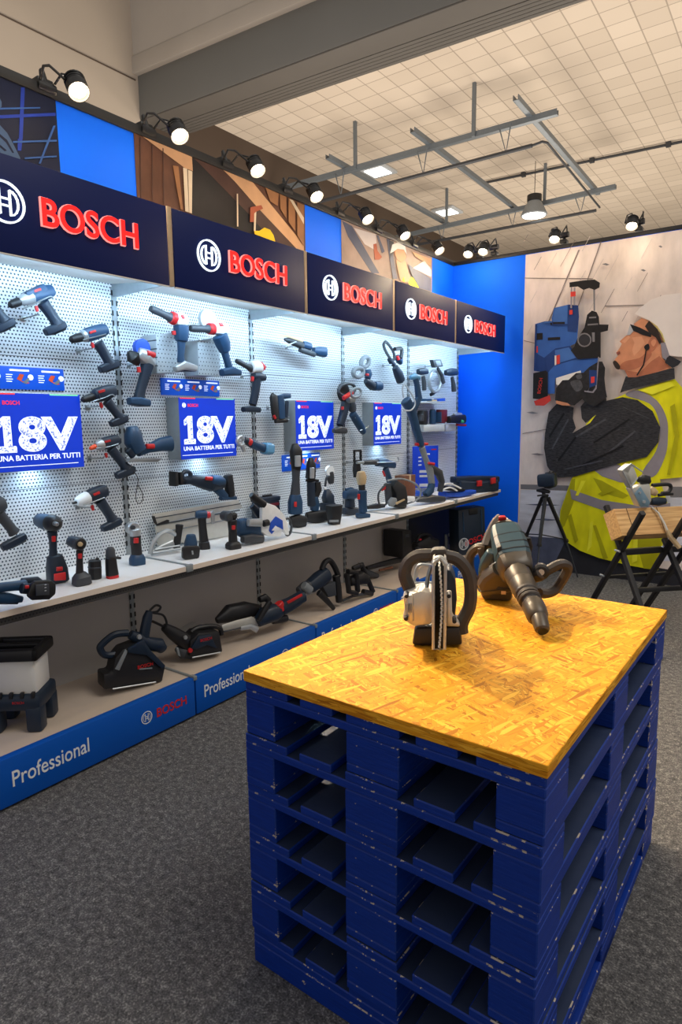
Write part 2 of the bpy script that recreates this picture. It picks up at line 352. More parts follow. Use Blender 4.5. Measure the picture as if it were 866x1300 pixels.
def prim(bm, q):
    k = q[0]
    if k == 'L':
        pts = q[1]; w_ = q[2]; n = len(pts); out = []
        P3 = [Vector((a[0], a[1], w_)) for a in pts]
        for i, a in enumerate(pts):
            t = (P3[min(i+1, n-1)]-P3[max(i-1, 0)]).normalized(); nr = Vector((-t.y, t.x, 0))
            out.append((P3[i], a[2], a[2]*a[3], nr, Vector((0, 0, 1)), t))
        loft3(bm, out, q[3], q[4])
    elif k == 'L3':
        pts = q[1]; n = len(pts); P3 = [Vector(a[:3]) for a in pts]; out = []
        for i, a in enumerate(pts):
            t = (P3[min(i+1, n-1)]-P3[max(i-1, 0)]).normalized()
            ref = Vector((1, 0, 0)) if abs(t.x) < .8 else Vector((0, 0, 1))
            a_ = (ref - t*ref.dot(t)).normalized(); b_ = t.cross(a_)
            out.append((P3[i], a[3], a[3]*q[4], a_, b_, t))
        loft3(bm, out, q[2], q[3])
    elif k == 'S':
        pts = [Vector((a[0], a[1], 0)) for a in q[1]]
        if q[5]: pts = cat(pts, True, 4)
        slab(bm, [(a.x, a.y) for a in pts], q[2], q[3], q[4])
    elif k == 'T':
        pts = [Vector(a) for a in q[1]]
        if q[4]: pts = cat(pts, bool(q[3]))
        tube(bm, pts, q[2], bool(q[3]))
    elif k == 'D': lathe(bm, q[2], q[3], Matrix.Translation((q[1][0], q[1][1], 0)))
    elif k == 'B': u0, u1, v0, v1, w0, w1 = q[1]; box(bm, u0, u1, v0, v1, w0, w1, q[2])
    elif k == 'X': add_text(bm, q[1], q[2][0], q[2][1], q[3], q[4], q[5], q[6])
    elif k == 'E': add_emblem(bm, q[1][0], q[1][1], q[2], q[3])
    elif k == 'H':
        rings_to(bm, [[Vector((uu, v, w_)) for w_, v in q[1]] for uu in (q[2], q[3])])
def build(t):
    name, label, cat_, group, O, yaw, hook, parts = t
    root = thing(name, label, cat_, O, math.radians(yaw), group)
    objs = {}
    for pn, mat, par, prims in parts:
        bm = bmesh.new()
        for q in prims: prim(bm, q)
        bmesh.ops.transform(bm, matrix=FR, verts=bm.verts)
        objs[pn] = emit(pn, bm, mat, objs.get(par, root))
    if hook:
        hy, hz = (0, 0) if hook == 1 else hook
        h = thing('peg_hook', 'steel peg hook holding the ' + label.split(',')[0], 'hook', (0, O[1]+hy, O[2]+hz), 0, 'steel peg hooks on the perforated wall')
        bm = bmesh.new(); tube(bm, [Vector((0, 0, 0)), Vector((O[0]*.95, 0, .004)), Vector((O[0], 0, .012))], .0035); emit('peg', bm, 'steel', h)
        bm = bmesh.new(); box(bm, 0, .005, -.012, .012, -.012, .012, .002); emit('foot_plate', bm, 'steel', h)
    return root

# ------------------------------------------------------------ setting
Y0 = 2.06296; YB = 6.24308; XU = -0.14789; ZT = 3.05617; XS = 0.465; XF = 0.48757; XB = 0.49182; ZB = 0.20757; ZS = 0.79618
struct(bx('floor', 'carpet', (-9, 14), (-4, 46), (-.1, 0)))
struct(bx('ceiling', 'ceiling_tiles', (-9, 14), (8.9, 46), (7.50943, 7.60943)))
struct(bx('wall_hall_left', 'hall_beige', (-7.7, -7.39), (-4, 8.3), (0, 11)))
struct(bx('wall_hall_left_far', 'hall_brown', (-7.7, -7.39), (8.3, 46), (0, 7.50943)))  # same hall wall beyond the beam, its shade put into the brown colour
struct(bx('wall_hall_back', 'hall_beige', (-7.7, 14), (46, 46.3), (0, 7.50943)))
struct(bx('wall_left', 'booth_blue', (XU-.1, XU), (-.5, YB+.08), (0, ZT)))
struct(bx('wall_back', 'booth_blue', (XU, 3.6), (YB, YB+.08), (0, ZT)))
struct(bx('trim_1', 'strip_black', (XU-.11, XU+.012), (-.5, YB+.09), (ZT, ZT+.05), .004))
struct(bx('trim_2', 'strip_black', (XU, 3.6), (YB-.012, YB+.09), (ZT, ZT+.035), .004))
bm = bmesh.new()
Mr = Matrix.Translation((-7.39, 8.0, 0)) @ Matrix.Rotation(math.radians(4.2), 4, 'Z')
box(bm, -.3, 24, -.02, .6, 8.0, 11.0, M=Mr); box(bm, -.3, 24, -.05, .6, 7.71, 8.0, .02, M=Mr)
struct(emit('trim_3', bm, 'beam_light'))
bm = bmesh.new(); box(bm, -.3, 24, .06, .95, 6.98, 7.75, .015, M=Mr); struct(emit('trim_4', bm, 'beam_grey'))
bm = bmesh.new()
box(bm, -.3, 24, .07, .50, 6.955, 6.985, .01, M=Mr)
for k in range(5): box(bm, -.3, 24, .515+k*.085, .59+k*.085, 6.955, 6.985, .006, M=Mr)
struct(emit('trim_5', bm, 'beam_groove'))
bm = bmesh.new(); tube(bm, [Vector((-7.385, -4, 7.56)), Vector((-7.385, 8.0, 7.62))], .012); struct(emit('trim_6', bm, 'hall_brown'))

# ------------------------------------------------------------ display bays
NAMES = ['leftmost', 'second from the left', 'middle', 'fourth from the left', 'rightmost']
for k in range(5):
    a = Y0-1+k; b_ = a+1
    t = thing('display_bay', 'perforated display bay with white shelf and blue plinth, %s of five' % NAMES[k], 'shelving', (0, a, 0), 0, 'display bays along the left wall')
    bm = bmesh.new(); box(bm, -.02, 0, 0, 1.0, ZS-.02, 2.205)
    for z in (1.203, 1.81): box(bm, -.01, .0006, .016, .984, z-.0012, z+.0012, mi=1)
    emit('pegboard', bm, ['pegboard', 'slot_black'], t, smooth=False)
    bx('lower_back_panel', 'back_dark' if k == 4 else 'back_grey', (-.02, 0), (.0, 1.0), (ZB, ZS-.02), 0, t)
    bm = bmesh.new(); box(bm, -.02, .006, .985, 1.015, ZB, 2.19, .002)
    z = ZB+.04
    while z < 2.15:
        for s in (-1, 1):
            if abs(z-ZS) > .04: box(bm, .0055, .0072, 1.0+s*.013-.0045, 1.0+s*.013+.0045, z, z+.026, mi=1)
        z += .05
    emit('upright', bm, ['steel_grey', 'slot_black'], t)
    bm = bmesh.new()
    c = [(0, 2.205), (XS-.012, 2.164), (XS-.012, 2.178), (0, 2.225)]
    rings_to(bm, [[Vector((x_, y_, z_)) for x_, z_ in c] for y_ in (.004, .996)]); emit('canopy', bm, 'canopy_white', t)
    bm = bmesh.new()
    c = [(.0, 2.14), (.05, 2.14), (.40, 2.150), (.40, 2.168), (.0, 2.205)]
    rings_to(bm, [[Vector((x_, y_, z_)) for x_, z_ in c] for y_ in (.993, 1.007)]); emit('canopy_bracket', bm, 'steel_grey', t)
    bm = bmesh.new(); box(bm, XS-.030, XS-.022, .04, .96, 2.145, 2.160, .001); emit('led_strip', bm, 'led_glow', t)
    L_ = area('led_light', (XS-.035, a+.5, 2.13), (.0, a+.5, 2.11), .9, .02, LED_E, LED_C)
    L_.parent = t; L_.location = (XS-.035, .5, 2.12)
    x1 = 1.0 if k < 4 else 1.02
    bm = bmesh.new(); box(bm, .0, XF, .002, x1-.002, ZS-.026, ZS, .0015)
    o = emit('shelf_board', bm, ['shelf_white', 'shelf_edge'], t, smooth=False)
    for pl in o.data.polygons:
        if pl.normal.x > .6: pl.material_index = 1
    bx('shelf_rail', 'rail_perf', (XF-.035, XF-.02), (.0, 1.0), (ZS-.06, ZS-.026), 0, t)
    if k < 4:
        bm = bmesh.new(); box(bm, .02, XF, .994, 1.006, ZS-.001, ZS+.006); box(bm, XF-.01, XF+.008, .98, 1.02, ZS-.03, ZS+.007, .002); emit('shelf_clip', bm, 'steel_grey', t)
    bx('plinth_deck', 'deck_wood', (.0, XB-.04), (.0, 1.0), (.03, ZB), 0, t)
    f = bx('plinth_front', 'plinth_blue', (XB-.04, XB), (.004, .996), (.012, ZB+.003), .004, t)
    bx('plinth_kick', 'slot_black', (.05, XB-.02), (.0, 1.0), (0, .03), 0, t)
    if k < 4:
        bm = bmesh.new(); box(bm, .02, XB-.03, .994, 1.006, ZB-.001, ZB+.008); box(bm, XB-.03, XB+.004, .99, 1.012, ZB-.01, ZB+.012, .002); emit('plinth_clip', bm, 'steel_grey', t)
    MF = Matrix(((0, 0, 1, XB+.0005), (1, 0, 0, 0), (0, 1, 0, 0), (0, 0, 0, 1)))   # u -> y, v -> z, w -> x
    bm = bmesh.new(); add_text(bm, 'Professional', .2265, .117, .066, 0, .006, 0, .335); bmesh.ops.transform(bm, matrix=MF, verts=bm.verts); emit('plinth_lettering', bm, 'white', f)
    bm = bmesh.new(); add_text(bm, 'BOSCH', .848, .117, .045, 0, .02, 0, .183); bmesh.ops.transform(bm, matrix=MF, verts=bm.verts); emit('plinth_brand', bm, 'red', f)
    bm = bmesh.new(); add_emblem(bm, .698, .118, .029, 0, .07, .001); bmesh.ops.transform(bm, matrix=MF, verts=bm.verts); emit('plinth_emblem', bm, 'white', f)
# header signs
for k in range(5):
    a = Y0-1+k; ln = .982 if k < 4 else 6.14097-(Y0+3)
    t = thing('header_sign', 'navy lit sign with red letters and white ring emblem, %s of five' % NAMES[k], 'sign', (0, a, 2.136), 0, 'lit header signs')
    hz = 0.35244
    f = bx('sign_box', 'sign_navy', (XS-.011, XS), (.016, ln), (.0, hz), .003, t)
    bx('bottom_trim', 'canopy_white', (XS-.012, XS-.001), (.016, ln), (-.005, 0), 0, t)
    bx('sign_post', 'sign_post', (XS-.03, XS-.004), (-.012, .014), (0, hz+.004), .002, t)
    MF = Matrix(((0, 0, 1, XS+.0005), (1, 0, 0, 0), (0, 1, 0, 0), (0, 0, 0, 1)))
    c = .588
    bm = bmesh.new(); add_text(bm, 'BOSCH', c, .180, .111, 0, .026, 0, .446, .010); bmesh.ops.transform(bm, matrix=MF, verts=bm.verts); emit('letter_rim', bm, 'sign_rim', f)
    bm = bmesh.new(); add_text(bm, 'BOSCH', c, .180, .106, .0115, .014, 0, .440, .004); bmesh.ops.transform(bm, matrix=MF, verts=bm.verts); emit('lettering', bm, 'sign_red', f)
    bm = bmesh.new(); add_emblem(bm, .230, .181, .072, .0, .043, .01); bmesh.ops.transform(bm, matrix=MF, verts=bm.verts); emit('emblem', bm, 'sign_white', f)
# 18V light boxes
for k, (ya, lab) in enumerate(((1.335, 'large blue light box cut by the left picture edge'), (2.36, 'blue light box right above the reciprocating saw'), (3.36, 'blue light box above the tall press tools'), (4.33, 'blue light box farthest right, on the fourth bay'))):
    t = thing('light_box', lab, 'light box', (0, ya, 1.295), 0, 'battery light boxes')
    W_, H_, D_ = .432, .345, .112
    f = bx('box_shell', 'steel_grey', (.001, D_-.004), (0, W_), (0, H_), .002, t)
    bx('lit_panel', 'box_blue', (D_-.004, D_), (.002, W_-.002), (.002, H_-.002), 0, t)
    MF = Matrix(((0, 0, 1, D_+.0005), (1, 0, 0, 0), (0, 1, 0, 0), (0, 0, 0, 1)))
    def tx(nm, mat, s, u, v, cap, bold, width):
        bm = bmesh.new(); add_text(bm, s, u, v, cap, 0, bold, 0, width); bmesh.ops.transform(bm, matrix=MF, verts=bm.verts); return emit(nm, bm, mat, t)
    for nm, mat, dz, grow, bo, wd in (('numeral_rim', 'box_white', 0, .003, .046, .292), ('numeral', 'box_speckle', .0012, -.0005, .030, .283)):
        bm = bmesh.new(); numeral_one(bm, .068, H_*.475, .078, .152, grow, dz, .001); add_text(bm, '8V', .266, H_*.475, .152+grow*2, dz, bo, 0, wd)
        bmesh.ops.transform(bm, matrix=MF, verts=bm.verts); emit(nm, bm, mat, t)
    tx('slogan', 'box_white', 'UNA BATTERIA PER TUTTI', W_*.5, H_*.175, .024, .02, .39)
    tx('brand_lettering', 'box_red', 'BOSCH', .10, H_*.875, .018, .02, .075)
    bm = bmesh.new(); add_emblem(bm, .036, H_*.875, .012, 0, .1, .001); bmesh.ops.transform(bm, matrix=MF, verts=bm.verts); emit('emblem', bm, 'box_white', t)
    bx('edge_red', 'box_red', (D_, D_+.001), (.01, .12), (H_-.008, H_-.002), 0, t)
    bx('edge_green', 'box_green', (D_, D_+.001), (.28, .42), (H_-.008, H_-.002), 0, t)
    bx('base_line', 'box_white', (D_, D_+.001), (.01, .40), (.022, .025), 0, t)
    L_ = area('box_light', (.05, 0, 0), (.02, 0, -1), .36, .06, 1.1, LED_C); L_.parent = t; L_.location = (.05, W_/2, -.006); L_.rotation_euler = (0, .25, 0)
# small info strips
for (ya, yb_, z0, z1, lab) in ((1.30, 1.753, 1.661, 1.762, 'long blue info strip above the large light box at the left'), (2.33, 2.765, 1.655, 1.748, 'long blue info strip between the grey perforated boxes and the light box'), (3.33, 3.752, 1.155, 1.268, 'blue info strip half hidden behind the press tools')):
    t = thing('info_strip', lab, 'sign', (0, ya, z0), 0, 'blue info strips')
    W_ = yb_-ya; H_ = z1-z0
    bx('board', 'strip_blue', (.001, .01), (0, W_), (0, H_), .001, t)
    b1 = bmesh.new(); b2 = bmesh.new(); b3 = bmesh.new(); b4 = bmesh.new()
    for j in range(3):
        u = W_*(.03+.33*j)
        box(b1, .0101, .011, u+.03, u+.12, H_*.80, H_*.88)
        for q in range(4): box(b1, .0101, .0108, u+.012, u+.012+.03*(1-.15*(q % 2)), H_*(.62-q*.1), H_*(.655-q*.1))
        lathe(b1, [(0, H_*.13), (.001, H_*.13)], 16, Matrix.Translation((.0101, u+.125, H_*.55)) @ Matrix.Rotation(PI/2, 4, 'Y'))
        slab(b2, [(u+.06, H_*.45), (u+.075, H_*.68), (u+.095, H_*.66), (u+.08, H_*.38), (u+.12, H_*.3), (u+.10, H_*.25)], .001, 0)
        slab(b3, [(u+.085, H_*.3), (u+.115, H_*.55), (u+.12, H_*.42), (u+.10, H_*.25)], .001, 0)
    bmesh.ops.transform(b2, matrix=Matrix(((0, 0, 1, .0108), (1, 0, 0, 0), (0, 1, 0, 0), (0, 0, 0, 1))), verts=b2.verts)
    bmesh.ops.transform(b3, matrix=Matrix(((0, 0, 1, .0112), (1, 0, 0, 0), (0, 1, 0, 0), (0, 0, 0, 1))), verts=b3.verts)
    b4.free(); emit('white_print', b1, 'box_white', t, smooth=False); emit('red_print', b2, 'orange', t, smooth=False); emit('grey_print', b3, 'grey', t, smooth=False)

# ------------------------------------------------------------ spotlights on the wall tops
def spotlight(loc, aim, wall_dir, label, group, e, beam):
    t = thing('spotlight', label, 'spotlight', loc, 0, group)
    d = (Vector(aim)).normalized(); M = d.to_track_quat('-Z', 'Y').to_matrix().to_4x4() @ Matrix.Scale(.74, 4)
    bm = bmesh.new(); lathe(bm, [(.02, .050), (-.012, .062), (-.012, .066), (.03, .066), (.045, .064), (.10, .056), (.125, .044), (.14, .024)], 20, M); 
    for k in range(3): lathe(bm, [(.05+k*.022, .062), (.056+k*.022, .066), (.062+k*.022, .060)], 20, M)
    emit('lamp_head', bm, 'lamp_black', t)
    bm = bmesh.new(); lathe(bm, [(.012, .050), (.006, .050), (-.002, .045), (-.006, .025)], 20, M); emit('lens', bm, 'lamp_glow', t)
    wd = Vector(wall_dir)                                   # horizontal step from the lamp to the wall top
    side = Vector((0, 1, 0)) if abs(wd.x) > abs(wd.y) else Vector((1, 0, 0))
    c = M @ Vector((0, 0, .06))
    for s in (-1, 1):
        bm = bmesh.new(); pts = [c+side*s*.056, c+side*s*.064+wd*.35+Vector((0, 0, .085)), c+side*s*.045+wd*.62+Vector((0, 0, .115)), wd*.95+side*s*.03+Vector((0, 0, .09))]
        tube(bm, pts, .0065, seg=6); emit('yoke_arm', bm, 'lamp_black', t)
    top = ZT+.05-loc[2]
    bm = bmesh.new(); e0 = wd+Vector((0, 0, top)); box(bm, e0.x-.03, e0.x+.03, e0.y-.04, e0.y+.04, top-.004, top+.03, .006)
    tube(bm, [e0+Vector((0, 0, .02)), e0+Vector((0, 0, .07)), wd*.9+Vector((0, 0, .10))], .014); lathe(bm, [(-.045, .026), (.045, .026)], 14, Matrix.Translation(wd*.92+Vector((0, 0, .09))) @ (side.to_track_quat('Z', 'Y').to_matrix().to_4x4()))
    emit('clamp', bm, 'lamp_black', t)
    ld = bpy.data.lights.new('spot_beam', 'SPOT'); ld.energy = e; ld.color = SPOT_C; ld.spot_size = math.radians(116); ld.spot_blend = .8; ld.shadow_soft_size = .04
    lo = bpy.data.objects.new('spot_beam', ld); COL.objects.link(lo); lo.parent = t; lo.location = d*.012; lo.rotation_euler = Vector(beam).to_track_quat('-Z', 'Y').to_euler()
    ls = bpy.data.lights.new('spot_spill', 'POINT'); ls.energy = SPILL_E; ls.color = SPOT_C; ls.shadow_soft_size = .04
    lo = bpy.data.objects.new('spot_spill', ls); COL.objects.link(lo); lo.parent = t; lo.location = d*.03
LY = [1.86, 2.444, 3.041, 3.618, 4.245, 4.80, 5.413]
LN = ['first from the left, above the blue panel', 'second from the left, above the timber photo', 'third from the left, above the yellow helmet photo', 'fourth from the left, above the narrow blue panel', 'fifth from the left, above the hazy photo', 'sixth from the left, above the engineer photo', 'seventh from the left, just before the corner']
for k, y in enumerate(LY):
    spotlight((.12, y, 3.005), (.55, -.12, -.83), (-.29, 0, 0), 'black spotlight on the left wall top, '+LN[k], 'spotlights on the booth walls', SPOT_E*(3.4 if k == 1 else .55), (.78, -.27, -.60))
for (x, lab) in ((.13, 'behind its twin at the corner'), (.285, 'front one of the corner pair above the blue wall'), (.966, 'left one above the worker print'), (1.61, 'rightmost, above the worker print')):
    spotlight((x, YB-.25, 3.085), (.05, -.5, -.85), (0, .28, 0), 'black spotlight on back wall top, '+lab, 'spotlights on the booth walls', SPOT_E*.5, (.1, -.75, -.66))

# ------------------------------------------------------------ hanging steel frame and hall lamps
t = thing('hanging_frame', 'grey steel channel frame hanging from the hall ceiling on rods', 'frame', (-3.3, 13.8, 6.6))
o_ = Vector((3.3, -13.8, -6.6))
def chan(name, p0, p1, wd, ht, mat='frame_grey'):
    p0 = Vector(p0)+o_; p1 = Vector(p1)+o_; d = (p1-p0).normalized(); s = Vector((-d.y, d.x, 0)); bm = bmesh.new()
    def bar(o1, hw, z0, z1):
        r = [[q+s*(o1-hw)+Vector((0, 0, z0)), q+s*(o1+hw)+Vector((0, 0, z0)), q+s*(o1+hw)+Vector((0, 0, z1)), q+s*(o1-hw)+Vector((0, 0, z1))] for q in (p0, p1)]
        rings_to(bm, r)
    bar(0, wd/2, -.01, 0); bar(-wd/2, .006, -.01, ht); bar(wd/2, .006, -.01, ht)
    return emit(name, bm, mat, t)
chan('long_bar', (-7.3, 11.5, 6.58), (-.93, 11.72, 6.62), .09, .085); chan('long_bar', (-7.3, 16.2, 6.5), (-.98, 16.05, 6.6), .09, .085)
for x in (-1.38, -3.33, -5.28): chan('cross_bar', (x, 10.95, 6.7), (x-.1, 16.5, 6.68), .085, .075)
for p0, zt_ in (((-5.0, 11.53), 7.51), ((-2.42, 11.6), 7.51), ((-5.25, 16.15), 7.51), ((-2.62, 16.1), 7.51)):
    bm = bmesh.new(); box(bm, p0[0]-.03+o_.x, p0[0]+.03+o_.x, p0[1]-.03+o_.y, p0[1]+.03+o_.y, 6.6+o_.z, zt_+o_.z); emit('hanger_rod', bm, 'frame_grey', t)
for y, z, x0, x1 in ((11.5, 6.14, -7.3, -1.28), (16.1, 6.22, -7.3, -1.4)):
    bm = bmesh.new(); tube(bm, [Vector((x0, y, z))+o_, Vector((x1, y, z))+o_], .035); emit('lower_tube', bm, 'tube_dark', t)
    for x in (-1.75, -3.4, -5.35):
        bm = bmesh.new(); tube(bm, [Vector((x-.14, y, 6.6))+o_, Vector((x, y, z))+o_, Vector((x+.08, y, 6.6))+o_], .014); emit('v_hanger', bm, 'frame_grey', t)
bm = bmesh.new(); tube(bm, [Vector((-1.28, 11.5, 6.14))+o_, Vector((-1.1, 11.5, 6.16))+o_, Vector((-1.05, 11.6, 6.16))+o_, Vector((-1.3, 16.0, 6.24))+o_], .022); emit('side_tube', bm, 'tube_dark', t)
for (x, y, lab) in ((-5.98, 13.92, 'square ceiling light nearer the booth, behind the first frame bar'), (-6.04, 17.75, 'square ceiling light farther back, between the two long bars')):
    q = thing('ceiling_light', lab, 'ceiling light', (x, y, 7.50), 0, 'square lights in the hall ceiling')
    bx('housing', 'lightgrey', (-.34, .34), (-.36, .36), (-.06, .0), .01, q); bx('lit_cover', 'ceiling_glow', (-.24, .24), (-.24, .24), (-.075, -.058), 0, q)
q = thing('pendant_lamp', 'bell shaped pendant lamp hanging beside the rear frame bar', 'pendant lamp', (-2.75, 15.78, 6.50))
bm = bmesh.new(); lathe(bm, [(-.22, .30), (-.20, .31), (.02, .2), (.10, .15), (.12, .1)], 20); emit('shade', bm, 'grey', q)
bm = bmesh.new(); lathe(bm, [(-.235, .26), (-.215, .27)], 20); emit('lit_lens', bm, 'ceiling_glow', q)
bm = bmesh.new(); lathe(bm, [(.10, .17), (.24, .17), (.26, .12)], 16); emit('ballast', bm, 'lamp_black', q)
bm = bmesh.new(); tube(bm, [Vector((0, 0, .25)), Vector((0, 0, 1.0))], .008); emit('cord', bm, 'lamp_black', q)
bm = bmesh.new(); tube(bm, [Vector((0, 0, 0)), Vector((14, 1.1, 0))], .03)
for k in range(8): box(bm, 1+k*1.6-.05, 1+k*1.6+.05, .07+k*.126-.05, .07+k*.126+.05, -.05, .05)
tag(emit('ceiling_conduit', bm, 'tube_dark', None, (-4.24, 16.25, 7.46)), 'long thin grey conduit running along the hall ceiling to the right', 'conduit')

# ------------------------------------------------------------ pallets and board
PA = math.radians(-0.4636); PX = 1.77778; PY = 1.14218; PH = 0.10969
def pal_part(nm, x, y, z, parent, inner=False):
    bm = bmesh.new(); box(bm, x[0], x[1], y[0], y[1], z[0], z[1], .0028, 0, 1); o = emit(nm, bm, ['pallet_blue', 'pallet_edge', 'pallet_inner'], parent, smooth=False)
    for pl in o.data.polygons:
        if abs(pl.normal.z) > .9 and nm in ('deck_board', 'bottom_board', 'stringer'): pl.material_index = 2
    return o
def deck(parent, z0):
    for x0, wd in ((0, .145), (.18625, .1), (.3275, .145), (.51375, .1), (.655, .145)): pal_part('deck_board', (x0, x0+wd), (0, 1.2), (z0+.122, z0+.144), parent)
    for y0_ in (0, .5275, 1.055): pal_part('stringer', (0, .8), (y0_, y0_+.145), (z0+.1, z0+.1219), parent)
proto = thing('pallet', 'worn blue wooden pallet, topmost of the stack, directly under the wooden board', 'pallet', (PX, PY, PH+4*.144), PA, 'blue pallets in the stack')
deck(proto, 0)
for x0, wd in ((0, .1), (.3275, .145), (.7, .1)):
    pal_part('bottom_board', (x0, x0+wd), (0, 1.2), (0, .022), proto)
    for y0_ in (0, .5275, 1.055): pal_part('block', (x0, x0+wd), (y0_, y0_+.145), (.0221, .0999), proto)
PL = ['second from the top', 'third from the top, the middle one', 'fourth from the top', 'fifth from the top, above the low base']
for k in range(4):
    c = proto.copy(); COL.objects.link(c); c.location = (PX+rnd.uniform(-.006, .006), PY+rnd.uniform(-.006, .006), PH+(3-k)*.144); c.rotation_euler = (0, 0, PA+rnd.uniform(-.006, .006))
    c['label'] = 'worn blue wooden pallet of the stack, '+PL[k]
    for ch in list(proto.children):
        d = ch.copy(); COL.objects.link(d); d.parent = c
base = thing('wooden_plinth', 'low solid sided blue wooden base on the carpet under the pallet stack', 'pallet base', (PX, PY, 0), PA)
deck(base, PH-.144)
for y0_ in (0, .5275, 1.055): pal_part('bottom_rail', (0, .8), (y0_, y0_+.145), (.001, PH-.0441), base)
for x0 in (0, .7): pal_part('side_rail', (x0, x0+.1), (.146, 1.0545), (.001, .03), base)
zt_ = PH+.72; oz = 0.02865
bm = bmesh.new(); box(bm, -.003, .803, -.003, 1.203, 0, oz, .0025)
o = emit('board', bm, ['osb', 'osb_edge'], None, (PX, PY, zt_), smooth=False); o.rotation_euler = (0, 0, PA); o.name = 'wooden_board'
for pl in o.data.polygons:
    if abs(pl.normal.z) < .7: pl.material_index = 1
tag(o, 'golden strand board lying on top of the blue pallet stack', 'board')

